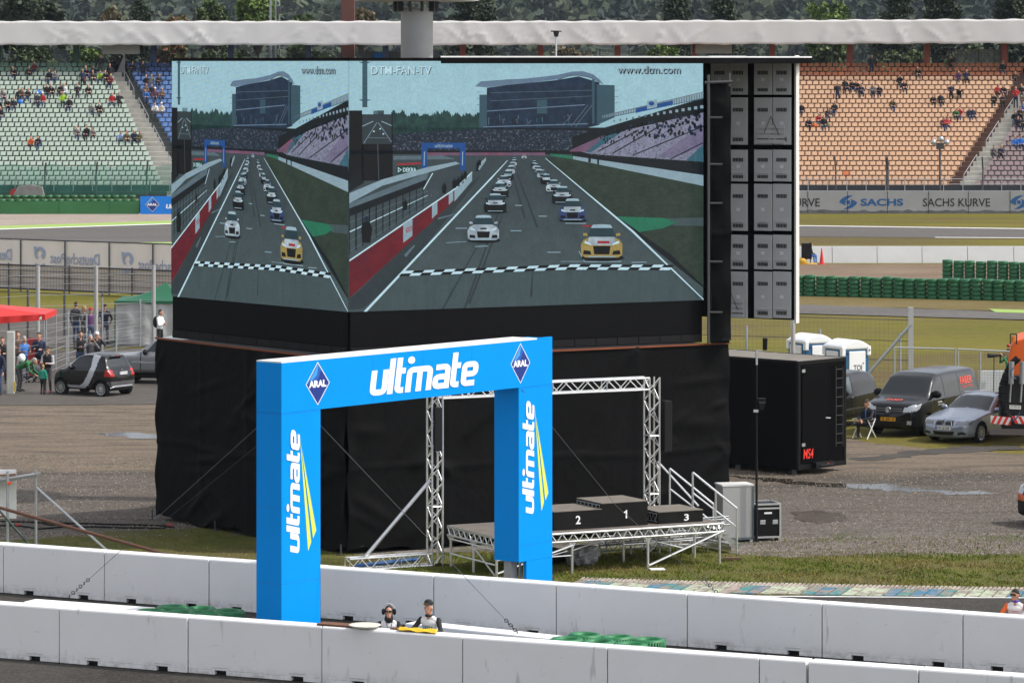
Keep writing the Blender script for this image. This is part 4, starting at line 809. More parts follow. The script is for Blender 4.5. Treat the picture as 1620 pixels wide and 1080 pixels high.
M_SCR = mat('diode_panel', (.006, .006, .0065), .6, var=.2, scale=4, spec=.06); M_HOUSE = mat('screen_housing', (.004, .004, .0045), .6, var=.2, spec=.05)
def screen(label, A, B):
    A, B = V(A), V(B); d = (B - A); wd = d.length; d.normalize(); nor = V((d.y, -d.x, 0)); t_ = thing('video_screen', label, 'video screen', (A + B) / 2 + V((0, 0, 4.8)))
    mb = MB(); mb.obox(A + d * .03 + V((0, 0, 4.82)) - nor * .35, d * (wd - .06), nor * .35, (0, 0, ZT - 4.82 + .08)); mb.build('housing', M_HOUSE, t_)
    mb = MB(); mb.obox(A + d * .04 + V((0, 0, 5.05)), d * (wd - .08), nor * .004, (0, 0, ZB - 5.06)); mb.build('unlit_panel', M_SCR, t_)
    mb = MB()
    n = int(wd / .62)
    for k in range(n): mb.obox(A + d * (.06 + k * (wd - .1) / n) + V((0, 0, 4.84)), d * ((wd - .1) / n - .02), nor * .03, (0, 0, .18))
    mb.build('cable_tray', mat('tray_grey', (.014, .014, .015), .6, spec=.1), t_)
    pc.emit('picture', t_, A, d, wd, nor); return t_
screen('left video screen, narrower, showing race cars on a starting grid', SL, SC); screen('right video screen, wider, showing race cars on a starting grid', SC, SR)

# black cloth round the scaffold under the screens
dL, dR = (SC - SL).normalized(), (SR - SC).normalized(); nL, nR = V((dL.y, -dL.x, 0)), V((dR.y, -dR.x, 0))
C2, L2, R2 = V((-4.03, 92.55, 0)), V((-9.32, 99.84, 0)), V((5.59, 98.05, 0))
dz = thing('draped_scaffold', 'black cloth covered scaffold base beneath the video screens', 'scaffold', ((L2 + C2 + R2) / 3))
m_cloth = mat('black_cloth', (.0048, .0048, .005), .7, var=.35, scale=.8, spec=.07, bump=.5, bscale=2.6)
def drape(A, B, z0, z1, seed, nx=150, nz=60, out=.05):
    r = random.Random(seed); A, B = V(A), V(B); d = B - A; wd = d.length; d.normalize(); n = V((d.y, -d.x, 0)); vs = []
    F1 = [(r.uniform(0, wd), r.uniform(0, z1), r.uniform(.25, .9), r.uniform(.06, .2), r.uniform(-1.0, 1.0), r.uniform(.03, .09)) for _ in range(int(wd * 3.2))]
    seams = [z0 + (z1 - z0) * q for q in (.42, .56, .8)]
    for j in range(nz + 1):
        for i in range(nx + 1):
            x = wd * i / nx; z = z0 + (z1 - z0) * j / nz; o = .0
            for sx_ in (.25, .5, .75): o += .02 * math.exp(-((x - wd * sx_) / .12) ** 2)
            for (fx, fz, ln, wd_, ang, am) in F1:
                a = (x - fx) * math.cos(ang) + (z - fz) * math.sin(ang); b = -(x - fx) * math.sin(ang) + (z - fz) * math.cos(ang)
                if abs(b) < 3 * wd_: o += am * math.exp(-(a / ln) ** 2 - (b / wd_) ** 2)
            o += .035 * math.exp(-((z - seams[0] - .05 * math.sin(x * 1.3)) / .05) ** 2) + .02 * math.sin(x * 1.9 + 1) * (1 - j / nz) * .8
            edge = min(x, wd - x)
            o += .05 * math.exp(-(edge / .15) ** 2) * math.sin(z * 4.1 + seed) * .8
            zz = z + (.06 * math.sin(x * 2.2) + .04 * math.sin(x * 5.1) if j == 0 else 0) - (.03 * math.sin(x * 1.1) ** 2 if j == nz else 0)
            vs.append(A + d * x + n * (o + out) + V((0, 0, zz)))
    fs = [(j * (nx + 1) + i, j * (nx + 1) + i + 1, (j + 1) * (nx + 1) + i + 1, (j + 1) * (nx + 1) + i) for j in range(nz) for i in range(nx)]
    return vs, fs
for A, B, sd_ in ((L2, C2, 3), (C2, R2, 4)):
    vs, fs = drape(A, B, .10, 4.78, sd_); mesh_obj('cloth', vs, fs, m_cloth, None, dz, True)
B2 = R2 + L2 - C2 + V((0, .6, 0))
mb = MB(); q4 = [L2, C2, R2, B2]; cen = sum((q for q in q4), V((0, 0, 0))) / 4; ins = [q + (cen - q).normalized() * .12 for q in q4]
mb.add([q + V((0, 0, .1)) for q in ins] + [q + V((0, 0, 4.70)) for q in ins], [(0, 1, 5, 4), (1, 2, 6, 5), (2, 3, 7, 6), (3, 0, 4, 7), (4, 5, 6, 7)]); mb.build('frame', M_HOUSE, dz)
mb = MB(); m_or = mat('orange_batten', (.20, .05, .014), .7, var=.3, scale=1.5)
for A, B in ((L2, C2), (C2, R2)):
    d = (B - A).normalized(); n = V((d.y, -d.x, 0)); mb.obox(A + n * .045 + V((0, 0, 4.75)), B - A, n * .05, (0, 0, .045))
mb.build('batten', m_or, dz)
mb = MB()
for q in (L2, L2.lerp(C2, .35), L2.lerp(C2, .62), C2): mb = MB(); mb.tube(q + nL * .18, q + nL * .18 + V((0, 0, .28)), .02); mb.box(q + nL * .18 + V((0, 0, .03)), (.16, .16, .02)); mb.build('jack', M_DARKSTEEL, dz)
# third screen seen from behind, with its rows of equipment doors
bR, bL = V((7.52, 100.7, 0)), V((4.6, 102.45, 0)); db = (bR - bL); wb = db.length; db.normalize(); nb = V((db.y, -db.x, 0))
bs = thing('video_screen', 'rear of a third video screen with grey vented doors and a white side edge', 'video screen', (bR + bL) / 2 + V((0, 0, 5.2)))
mb = MB(); mb.obox(bL + V((0, 0, 5.18)) - nb * .13, db * wb, nb * .13, (0, 0, 6.95)); mb.build('housing', M_HOUSE, bs)
m_door = mat('grey_door', (.58, .58, .585), .5, .0, .1, 2); m_vent = mat('vent_black', (.012, .012, .013), .6); m_lab = mat('door_label', (.8, .82, .85), .6)
def bt(x): return online(bL, bR, x)
def bz(x, y): t = bt(x); Y = bL.y + t * (bR.y - bL.y); return H - (y - YH) * Y / F
for (xa, xb) in ((1125, 1184), (1193.5, 1253)):
    for (ya, yb) in ((99, 150), (154.5, 229), (237, 287), (291, 365), (371.5, 426), (429.5, 503)):
        for h_ in range(2):
            x0 = xa + (xb - xa) * h_ / 2 + .7; x1 = xa + (xb - xa) * (h_ + 1) / 2 - .7; z0, z1 = bz((x0 + x1) / 2, yb), bz((x0 + x1) / 2, ya); t0, t1 = bt(x0) * wb, bt(x1) * wb
            mb = MB(); mb.obox(bL + db * t0 + V((0, 0, z0)), db * (t1 - t0), nb * .05, (0, 0, z1 - z0)); o = mb.build('cabinet_door', m_door, bs, bevel=.008)
            hgt = z1 - z0; wdt = t1 - t0
            for f in ((.10, .20) if hgt < 1 else (.07, .15)), ((.62, .74) if hgt < 1 else (.70, .78)):
                mb = MB()
                for k in range(7): mb.obox(bL + db * (t0 + wdt * (.2 + .085 * k)) + nb * .051 + V((0, 0, z0 + hgt * f[0])), db * (wdt * .06), nb * .004, (0, 0, hgt * (f[1] - f[0])))
                mb.build('vent', m_vent, o)
            mb = MB(); mb.obox(bL + db * (t0 + wdt * .17) + nb * .05 + V((0, 0, z0 + hgt * ((.25) if hgt < 1 else .185))), db * (wdt * .66), nb * .03, (0, 0, .02))
            mb.build('vent_hood', m_door, o)
            mb = MB(); mb.obox(bL + db * (t0 + wdt * .4) + nb * .051 + V((0, 0, z0 + hgt * .42)), db * (wdt * .2), nb * .003, (0, 0, .09)); mb.build('label_plate', m_lab, o)
mb = MB(); mb.obox(bR + V((0, 0, 5.1)) - nb * .14, db * .05, nb * .19, (0, 0, 7.1)); mb.build('side_edge', mat('cream_edge', (.66, .64, .60), .5, var=.05), bs)
mb = MB(); mb.tube((8.78, 118.5, 0), (8.78, 118.5, 4.4), .075, 10); mb.lathe([(.16, 0), (.16, .03), (.08, .05)], (8.78, 118.5, 0), 12); tag(mb.build('steel_pole', M_ALU), 'pale round steel pole rising behind the trailer under the grey doors', 'pole')
for j, (x, y) in enumerate(((1222, 190), (1157, 465))):
    t0 = bt(x) * wb; zc = bz(x, y); P = bL + db * t0 + nb * .07 + V((0, 0, zc)); mb = MB()
    for k in range(4): mb.obox(P - db * .4 + V((0, 0, -.62 + .13 * k)), db * .8, nb * .02, (0, 0, .1))
    mb.build('grille_shelf', m_door, bs); mb = MB(); mb.path([P + nb * .03 + db * -.2 + V((0, 0, -.35)), P + nb * .03 + V((0, 0, .1)), P + nb * .03 + db * .25 + V((0, 0, -.4))], .007); mb.build('cable', M_BLACKMAT, bs)
# cover over the screens
cv = thing('screen_canopy', 'thin dark canopy with a white edge lying over the screens', 'canopy', (2, 98, 12.1))
tA, tB = SC.lerp(SR, .24), SR + dR * .1; poly = [tA + nR * .2, tB + nR * .2, V((7.9, 99.9, 0)), V((7.75, 101.6, 0)), V((1.2, 103, 0)), V((-1.6, 98, 0))]
mb = MB(); mb.prism([q + V((0, 0, 12.14)) for q in poly], (0, 0, .035)); mb.build('cover_sheet', M_WHITE, cv)
mb = MB(); mb.prism([q * .998 + V((0, .15, 11.99)) for q in poly], (0, 0, .14)); mb.build('frame', M_HOUSE, cv)
mb = MB(); q = W(1148, 92, 100.2); mb.obox(q + V((-.45, 0, -.09)), (1.0, 0, 0), (0, .1, 0), (0, 0, .16)); mb.build('flood_lamp', mat('lamp_grey', (.2, .2, .2), .5), cv)
# black curtain column beside the right screen
ct = thing('curtain_tower', 'tall black curtained scaffold tower between the right screen and the grey doors', 'scaffold', (5.2, 98.5, 4.7)); ca = SR + dR * .12 + nR * .18; cb = ca + V((.52, .06, 0))
vs, fs = drape(ca, cb, 4.8, 11.48, 8, 24, 90, .04); mesh_obj('curtain', vs, fs, m_cloth, None, ct, True)
mb = MB(); mb.obox(ca + V((.03, .02, 4.8)), (.46, .05, 0), (-.05, .4, 0), (0, 0, 6.6)); mb.build('frame', M_HOUSE, ct)
mb = MB(); mb.tube(ca + V((-.06, -.1, 4.8)), ca + V((-.06, -.1, 11.7)), .035)
for z in (5.6, 6.9, 8.4, 9.4, 10.6): mb.tube(ca + V((-.06, -.1, z)), ca + V((.3, -.12, z)), .028)
mb.tube(ca + V((-.15, -.1, 11.5)), ca + V((.56, -.08, 11.52)), .04); mb.tube(ca + V((.48, -.05, 11.4)), ca + V((.48, -.05, 11.75)), .03); mb.build('scaffold_tube', mat('dull_tube', (.10, .10, .10), .45, .6), ct)
# concrete column with its platform, and a small antenna on the canopy
kc = thing('concrete_column', 'round grey concrete column rising behind the screens', 'column', W(659.5, 100, 103.5) - V((0, 0, 12))); kc.location.z = 0; ORG[kc.name] = V(kc.location)
cx = kc.location.x; mb = MB(); mb.lathe([(.44, 0), (.44, 13.45), (.46, 13.5)], (cx, 103.5, 0), 40); mb.build('shaft', mat('column_concrete', (.40, .40, .40), .8, var=.25, scale=1.2, bump=.15, bscale=8), kc, True)
mb = MB(); mb.lathe([(1.6, 13.68), (1.68, 13.7), (1.68, 13.95), (1.2, 14.1)], (cx, 103.5, 0), 40); mb.build('platform', mat('platform_grey', (.5, .5, .5), .6), kc)
mb = MB()
for k in range(10): a = k * .628; mb.obox((cx + .44 * math.cos(a) - .02, 103.5 + .44 * math.sin(a) - .02, 13.4), (.18 * math.cos(a), .18 * math.sin(a), 0), (-.03 * math.sin(a), .03 * math.cos(a), 0), (0, 0, .28))
mb.build('bracket', M_DARKSTEEL, kc)
an = thing('antenna', 'small flat topped antenna on a thin pole above the canopy', 'antenna', W(880, 88, 98.6)); q = W(880, 89, 98.6); mb = MB(); mb.tube(q, q + V((0, 0, .65)), .02); mb.build('pole', M_STEEL, an)
mb = MB(); mb.lathe([(.14, .63), (.14, .66)], q, 16); mb.tube(q + V((0, 0, .5)), q + V((0, 0, .63)), .05, r2=.08); mb.build('head', M_BLACKMAT, an)

# ================================================================ BLUE ARCH
A0 = V((-4.71, 77.5, 0)); dA = V((5.61, 7.1, 0)).normalized(); nA = V((dA.y, -dA.x, 0)); WA, DA, HA, BH, PW = 9.045, .69, 5.9, 1.05, 1.206
arch = thing('arch', 'big blue gate arch with white lettering standing astride the white barriers', 'arch', A0 + dA * WA / 2)
m_arch = mat('arch_blue', (.0, .265, .76), .45, var=.05, scale=1.2, bump=.09, bscale=1.6, spec=.08)
def ap(t, z, o=0): return A0 + dA * t + V((0, 0, z)) + nA * o
mb = MB(); mb.obox(ap(0, 0, -DA), dA * PW, nA * DA, (0, 0, HA - BH - .004)); mb.build('pillar', m_arch, arch)
mb = MB(); mb.obox(ap(WA - PW, 1.0, -DA), dA * PW, nA * (DA - .08), (0, 0, HA - BH - 1.004)); mb.obox(ap(WA - PW, 1.0, -.075), dA * PW, nA * .075, (0, 0, HA - BH - 1.004)); mb.obox(ap(WA - .93, -.05, -.08), dA * .93, nA * .078, (0, 0, 1.046)); mb.build('pillar', m_arch, arch)
mb = MB(); mb.obox(ap(0, HA - BH, -DA), dA * WA, nA * DA, (0, 0, BH - .03)); mb.build('beam', m_arch, arch)
mb = MB(); mb.obox(ap(.004, HA - .028, -DA), dA * (WA - .55), nA * (DA - .005), (0, 0, .03)); mb.build('top_cover', M_WHITE, arch)
mb = MB(); mb.obox(ap(WA - .545, HA - .028, -.06), dA * .545, nA * .06, (0, 0, .032)); mb.build('edge_panel', m_arch, arch)
mb = MB()
for z in (4.82, 2.9, 1.35): mb.obox(ap(.002, z, 0), dA * (PW - .004), nA * .0025, (0, 0, .006)); mb.obox(ap(WA - PW + .01, z, 0), dA * (PW - .012), nA * .0025, (0, 0, .006)); mb.obox(ap(-.0025, z, -DA), dA * .0025, nA * DA, (0, 0, .006))
for k in range(1, 4): mb.obox(ap(PW + k * 1.66, HA - BH + .004, 0), dA * .005, nA * .002, (0, 0, BH - .05))
mb.build('seam', mat('seam_blue', (.0, .12, .45), .5, var=0), arch)
def atz(x, y):
    t = online(A0, A0 + dA, x); Y = A0.y + dA.y * t; return t, H - (y - YH) * Y / F
t0, z0 = atz(583.5, 626.5); t1, _ = atz(752, 607); _, z1 = atz(588, 587)
mb = MB(); logo_word(mb, ap(t0, z0, .006), dA, (0, 0, 1), (t1 - t0) * .985, .525, nA, .12); mb.build('lettering', M_LETWHITE, arch)
for x, y, hw, hh in ((502.5, 606.5, 19.2, 34.3), (823.2, 574.5, 16.6, 32)):
    t_, z_ = atz(x, y); s_ = F / (A0.y + dA.y * t_); diamond(arch, ap(t_, z_), dA, (0, 0, 1), hw / s_ / dA.x * .93, hh / s_, nA)
m_ly = mat('lime_stripe', (.66, .76, .10), .45, var=.03)
for (xa, xb, ya, yb, stripe) in ((459, 473.5, 875, 684, ((474, 688), (488.2, 812), (492.0, 857), (487, 871), (499.8, 838), (494.6, 851))), (831.5, 844.5, 813, 638, ((845.2, 641), (857, 752), (860.2, 794), (856.2, 808), (867, 779), (862.2, 791)))):
    tA_, zA_ = atz(xb, ya); tB_, zB_ = atz(xa, yb); hgt = zB_ - zA_; xh = (tA_ - tB_)
    mb = MB(); logo_word(mb, ap(tA_, zA_, .006), (0, 0, 1), -dA, hgt * .98, xh, nA, .12); mb.build('lettering', M_LETWHITE, arch)
    top, a1, a2, a3, b2, b3 = [atz(*q) for q in stripe]; mb = MB()
    def ly(u, v, k): return (u[0] + (v[0] - u[0]) * k, u[1] + (v[1] - u[1]) * k)
    mb.poly([ap(*q, .006) for q in (top, ly(top, b3, .5), ly(top, a2, .98), a3, ly(top, a3, .5))][0:1] + [ap(*q, .006) for q in (a3, a2)])
    l2 = ly(top, b3, .14); mb.poly([ap(*q, .009) for q in (ly(top, b3, .12), b3, b2)]); mb.build('lime_stripe', m_ly, arch)
# steel post and frame that carry the short pillar
mb = MB(); mb.obox(ap(WA - PW + .1, 0, -.5), dA * .22, nA * .2, (0, 0, 1.02)); mb.build('foot_post', mat('post_grey', (.33, .33, .33), .6), arch)
mb = MB()
for t_ in (WA - PW + .45, WA - .4): mb.tube(ap(t_, 0, -.6), ap(t_, 1.05, -.6), .03); mb.tube(ap(t_, 0, -.2), ap(t_, 1.05, -.2), .03)
mb.tube(ap(WA - PW + .45, 1.0, -.6), ap(WA - .4, .2, -.6), .022); mb.tube(ap(WA - PW + .45, .5, -.2), ap(WA - .4, .1, -.2), .022); mb.build('foot_truss', M_STEEL, arch)
# ================================================================ WHITE BARRIERS
m_barr = mat('barrier_white', (.70, .70, .71), .6, var=0)
t, p = nodes_of(m_barr); g = t.nodes.new('ShaderNodeNewGeometry').outputs['Position']; sx = t.nodes.new('ShaderNodeSeparateXYZ'); t.links.new(g, sx.inputs[0])
c = mixc(t, ramp(t, noise(t, g, .9, 6, .7), [(.3, 0.), (.75, .22)]), (.83, .825, .82), (.60, .58, .55))
c = mixc(t, math_(t, 'MULTIPLY', ramp(t, noise(t, g, 3.5, 7, .8), [(.45, 0.), (.7, 1.)]), ramp(t, sx.outputs['Z'], [(.0, .9), (.26, 0.)])), c, (.2, .185, .15))
c = mixc(t, ramp(t, noise(t, g, 5, 3, .5, (1, 1, .25)), [(.66, 0.), (.74, .45)]), c, (.33, .32, .30)); c = mixc(t, ramp(t, noise(t, g, 2.2, 8, .85, (.5, .5, 3.5)), [(.62, 0.), (.70, .35)]), c, (.25, .245, .24)); c = mixc(t, ramp(t, noise(t, g, 21, 2, .5), [(.74, 0.), (.77, .6)]), c, (.16, .15, .14)); t.links.new(c, p.inputs['Base Color'])
bp = t.nodes.new('ShaderNodeBump'); bp.inputs['Strength'].default_value = .12; t.links.new(noise(t, g, 14, 4, .7), bp.inputs['Height']); t.links.new(bp.outputs[0], p.inputs['Normal'])
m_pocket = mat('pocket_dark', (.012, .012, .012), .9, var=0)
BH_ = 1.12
def row_line(pa, pb):
    """ground line under a wall top seen from picture point pa to pb"""
    def Gt(x, y): return G(x, y, BH_)
    a, b = Gt(*pa), Gt(*pb); a.z = b.z = 0; return a, b
def barrier_row(pa, pb, joints, labels, group, seed):
    a, b = row_line(pa, pb); d = (b - a).normalized(); n = V((-d.y, d.x, 0)); r = random.Random(seed); TK = .38
    ts = [online(a, a + d, x) for x in joints]
    for k in range(len(ts) - 1):
        t0, t1 = ts[k] + (.03 if joints[k] == 1277 else .012), ts[k + 1] - (.03 if joints[k + 1] == 1277 else .012); L = t1 - t0; o = a + d * t0 + n * r.uniform(-.015, .015); hz = V((0, 0, BH_ + r.uniform(-.008, .008))); up = V((0, 0, 1))
        if L < .05: continue
        # profile with chamfered top edges, cut out along the bottom for the lifting pockets
        t_ = thing('concrete_barrier', labels[k], 'barrier', o + d * L / 2, group)
        pk = sorted(q for q in (.18 + .04 * r.random(), .74 + .05 * r.random())); segs = []
        prof = [(0, 0), (0, BH_ - .04), (.012, BH_ - .012), (.04, BH_), (TK - .04, BH_), (TK, BH_ - .04), (TK, 0)]
        low = .11
        mb = MB(); pr = [(y, max(low, z)) if z < low else (y, z) for y, z in prof]
        P0 = [o + n * y + up * z for y, z in pr]; mb.prism(list(reversed(P0)), d * L)
        cuts = [0] + [q for f in pk for q in (f * L, f * L + .26)] + [L]
        for s0, s1 in zip(cuts[::2], cuts[1::2]):
            if s1 - s0 > .02: mb.obox(o + d * s0 + n * .001 + up * .02, d * (s1 - s0), n * (TK - .002), up * (low - .02 + .0))
        mb.build('body', m_barr, t_, bevel=.008)
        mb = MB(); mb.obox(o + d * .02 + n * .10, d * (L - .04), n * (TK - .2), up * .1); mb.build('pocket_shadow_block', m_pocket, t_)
        for f in pk:
            mb = MB(); mb.path([o + d * (f * L - .05) - n * .003 + up * (.16), o + d * (f * L + .31) - n * .003 + up * .165], .004, 4); mb.build('pocket_outline', mat('scratch_grey', (.25, .25, .25), .8, var=0), t_)
    return a, d, n
def ordinal(k): return ['first', 'second', 'third', 'fourth', 'fifth', 'sixth', 'seventh', 'eighth', 'ninth', 'tenth', 'eleventh', 'twelfth'][k]
J1 = [-340, -120, 94, 297, 509, 732, 961, 1201, 1277, 1453, 1690, 1900]; ex1 = ['', '', 'with its right joint left of the arch', 'ending just left of the blue arch', 'under the pale dish', 'below the person with the yellow flag', 'in front of the right green tyres', 'ending at the wide black gap', 'a narrow block between two dark gaps', 'right of the wide gap', 'at the lower right corner', '']
L1 = ['white concrete barrier, near row, outside the left edge', 'white concrete barrier, near row, at the left edge below the white beam', 'white concrete barrier, near row, second from the left edge', 'white concrete barrier, near row, crossing the foot of the blue arch', 'white concrete barrier, near row, carrying the pale dish', 'white concrete barrier, near row, below the wire shackle', 'white concrete barrier, near row, in front of the right green tyres', 'short white concrete barrier, near row, left of the wide dark gap', 'white concrete barrier, near row, right of the wide dark gap', 'white concrete barrier, near row, at the lower right corner', 'white concrete barrier, near row, outside the right edge']
rowA = barrier_row((0, 954), (1620, 1069), J1, L1, 'white barriers of the near row', 1)
J2 = [-330, -160, 5, 165, 330, 507, 686, 880, 1087, 1300, 1523, 1750, 1990]
L2_ = ['white concrete barrier, far row, outside the left edge', 'white concrete barrier, far row, cut by the left edge', 'white concrete barrier, far row, behind the left end of the white beam', 'white concrete barrier, far row, behind the left green tyres', 'white concrete barrier, far row, passing behind the arch', 'white concrete barrier, far row, behind the person with ear muffs', 'white concrete barrier, far row, right of the person in the cap', 'white concrete barrier, far row, behind the right green tyres', 'white concrete barrier, far row, below the left end of the kerb chain', 'white concrete barrier, far row, with the chipped joint at its right end', 'white concrete barrier, far row, under the person in orange', 'white concrete barrier, far row, outside the right edge']
L2_ = L2_[:3] + ['white concrete barrier, far row, behind the left green tyres', 'white concrete barrier, far row, passing behind the arch'] + L2_[5:]
rowB = barrier_row((0, 860), (1620, 976), J2, L2_[:12], 'white barriers of the far row', 2)
def on_row(row, x, off=0.0, z=0.0): a, d, n = row; t = online(a + n * off, a + n * off + d, x); return a + d * t + n * off + V((0, 0, z))
# chipped joint
ch = on_row(rowB, 1299, -.004, .55)
# low white ballast beams between the rows
def beam(label, xa, ya, xb, yb, h=.42, wd=.5):
    a, b = G(xa, ya, h), G(xb, yb, h); a.z = b.z = 0; d = (b - a).normalized(); n = V((-d.y, d.x, 0)); mb = MB(); mb.obox(a, b - a, n * wd, (0, 0, h)); return tag(mb.build('ballast_beam', m_barr, bevel=.03), label, 'beam', 'ballast beams between the barriers')
beam('low white ballast beam lying left of the blue arch', 36, 951, 243, 966); beam('low white ballast beam lying left of the right green tyres', 640, 985, 884, 1011)
# flat sets of green tyres
m_gt2 = mat('green_tyre_near', (.012, .16, .05), .5, var=.25, scale=5, bump=.2, bscale=9)
def tyre_mesh():
    mb = MB(); prof = []
    for k in range(16):
        a = 2 * math.pi * k / 16; x, y = math.cos(a), math.sin(a); prof.append((.262 + .078 * (abs(x) ** .8) * (1 if x > 0 else -1), .16 * (abs(y) ** .6) * (1 if y > 0 else -1)))
    mb.lathe(prof, (0, 0, 0), 36, closed=True)
    for k in range(36):
        a = 2 * math.pi * k / 36; mb.obox((.338 * math.cos(a) - .006, .338 * math.sin(a), -.12), (.012 * math.cos(a), .012 * math.sin(a), 0), (-.03 * math.sin(a), .03 * math.cos(a), 0), (0, 0, .24))
    return mb
ty0 = None
def tyre_set(xc, yc, where, cols=3):
    global ty0; c = G(xc, yc, .64); d = rowB[1]; n = rowB[2]
    for i in range(cols):
        for j in range(2):
            for lv in range(2):
                P = V((c.x, c.y, 0)) + d * ((i - 1) * .70 + (.06 if j else 0)) + n * ((j - .5) * .69); P.z = .175 + .335 * lv
                if lv == 0 and j == 1: continue
                if ty0 is None: o = ty0 = tyre_mesh().build('tyre', m_gt2, None, True)
                else: o = ty0.copy(); link(o)
                o.location = P; o.rotation_euler = (rnd.uniform(-.05, .05), rnd.uniform(-.05, .05), rnd.random())
                tag(o, 'green painted tyre, %s row, %s, %s, %s' % ('back' if j else 'front', ('left', 'middle', 'right')[i], 'on top' if lv else 'underneath', where), 'tyre', 'green tyres ' + where)
tyre_set(299, 966, 'beside the blue arch'); tyre_set(959, 1011, 'between the barriers right of centre')
# things on the near barrier
dish = thing('dish', 'flat round cream dish lying over the near barrier edge', 'dish', on_row(rowA, 577, .1, BH_ + .02)); q = V(dish.location); mb = MB(); mb.lathe([(.0, .03), (.2, .035), (.30, .06), (.315, .05), (.2, .0), (0, 0)], q, 28)
mb.build('bowl', mat('cream_plastic', (.66, .64, .54), .5, var=.1), dish, True)
def cloth_patch(name, label, cat, x0, x1, off0, off1, z, m, amp, seed, nx=24, ny=8):
    a = on_row(rowA, x0, off0, z); b = on_row(rowA, x1, off0, z); c = on_row(rowA, x0 + 3, off1, z); r = random.Random(seed); vs = []
    for j in range(ny + 1):
        for i in range(nx + 1):
            u, v = i / nx, j / ny; e = a + (b - a) * u + (c - a) * v; e.z += amp * (.5 + .5 * math.sin(u * 9 + seed) * math.cos(v * 5 + u * 6)) * (1 - .4 * u); vs.append(e)
    o = mesh_obj(name, vs, [(j * (nx + 1) + i, j * (nx + 1) + i + 1, (j + 1) * (nx + 1) + i + 1, (j + 1) * (nx + 1) + i) for j in range(ny) for i in range(nx)], m, None, None, True)
    s_ = o.modifiers.new('thickness', 'SOLIDIFY'); s_.thickness = .012; return tag(o, label, cat)
cloth_patch('signal_flag', 'yellow flag laid along the near barrier by the person in the cap', 'flag', 629, 690, .02, .34, BH_ + .02, mat('flag_yellow', (.80, .46, .01), .6, var=.1), .06, 3)
mb = MB(); a = on_row(rowA, 501, .05, BH_ + .01); b = on_row(rowA, 556, .05, BH_ + .01); mb.obox(a, b - a, rowA[2] * .3, (0, 0, .03)); tag(mb.build('plank', mat('brown_board', (.16, .07, .035), .7, var=.3, scale=6)), 'brown board lying on the near barrier beside the arch foot', 'board')
mb = MB(); a = on_row(rowA, 617, .2, BH_ + .01); b = on_row(rowA, 633, .2, BH_ + .01); mb.obox(a, b - a, rowA[2] * .15, (0, 0, .02)); tag(mb.build('wood_strip', mat('brown_board', (.16, .07, .035))), 'short brown strip on the barrier by the yellow flag', 'board')
# guy wires of the arch, ending in shackles
m_wire = mat('wire_grey', (.12, .12, .12), .5, .4, 0)
def guy(label, pts, chain=None, r=.006):
    t_ = thing('guy_wire', label, 'wire', pts[-1]); mb = MB(); mb.path(pts, r, 5); mb.build('cable', m_wire, t_)
    if chain:
        a, b = V(chain[0]), V(chain[1]); mb = MB(); n_ = 6
        for k in range(n_):
            q = a.lerp(b, (k + .5) / n_); mb.torus(q, .035, .011, 8, 5, 'X' if k % 2 else 'Y')
        mb.build('shackle', M_DARKSTEEL, t_)
gA = ap(.3, HA - BH, -DA + .05); e1 = G(107, 946, .42); guy('thin guy wire from the arch to the left white beam', [ap(.05, 4.6, -.6), e1], (e1.lerp(ap(.05, 4.6, -.6), .12), e1 + V((0, 0, .02))))
e2 = G(820, 1001, .42); s2 = ap(PW + .18, HA - BH - .02, -.62); guy('thin guy wire crossing below the lettered beam down to the right white beam', [s2, e2], (e2.lerp(s2, .06), e2))
e3 = G(1140, 944, .9); guy('guy wire across the short arch pillar ending in a chain at the kerb', [ap(WA - PW + .1, HA - BH - .05, -.05) + nA * .06, W(975, 800, 87.2), e3], (W(1112, 912, 85.6), e3))
guy('faint wire in front of the left black cloth', [W(255, 828, 98.5), W(405, 706, 92.5)], None, .004)
# ================================================================ PODIUM STAGE
dS = V((5.44, 2.8, 0)).normalized(); nS = V((-dS.y, dS.x, 0)); SF0 = V((-.38, 88.1, 0)); LS, DS, ZS = 6.12, 2.5, 1.0
st = thing('stage', 'aluminium podium stage of brown boards on truss legs before the black cloth', 'stage', SF0 + dS * LS / 2)
def sp(u, v, z=0): return SF0 + dS * u + nS * v + V((0, 0, z))
m_deck = mat('deck_wood', (.15, .13, .11), .75, var=.3, scale=2.5)
mb = MB()
for i in range(3):
    for j in range(2): mb.obox(sp(i * LS / 3 + .01, j * DS / 2 + .01, ZS - .04), dS * (LS / 3 - .02), nS * (DS / 2 - .02), (0, 0, .04))
mb.build('deck', m_deck, st)
def truss_plane(mb, a, b, h, r=.022, n=14, up=V((0, 0, 1))):
    a, b = V(a), V(b); mb.tube(a, b, r, 6); mb.tube(a - up * h, b - up * h, r, 6)
    for k in range(n):
        p0, p1 = a.lerp(b, k / n), a.lerp(b, (k + .5) / n) - up * h; p2 = a.lerp(b, (k + 1) / n); mb.tube(p0, p1, r * .6, 5); mb.tube(p1, p2, r * .6, 5)
for (a, b, n_) in ((sp(0, 0, ZS - .03), sp(LS, 0, ZS - .03), 21), (sp(0, 0, ZS - .03), sp(0, DS, ZS - .03), 9), (sp(LS, 0, ZS - .03), sp(LS, DS, ZS - .03), 9), (sp(0, DS, ZS - .03), sp(LS, DS, ZS - .03), 21)):
    mb = MB(); truss_plane(mb, a, b, .19, .026, n_); d = (b - a).normalized(); mb.obox(a - V((0, 0, .02)), b - a, V((-d.y, d.x, 0)) * .03, (0, 0, .055)); mb.build('edge_truss', M_ALU, st)
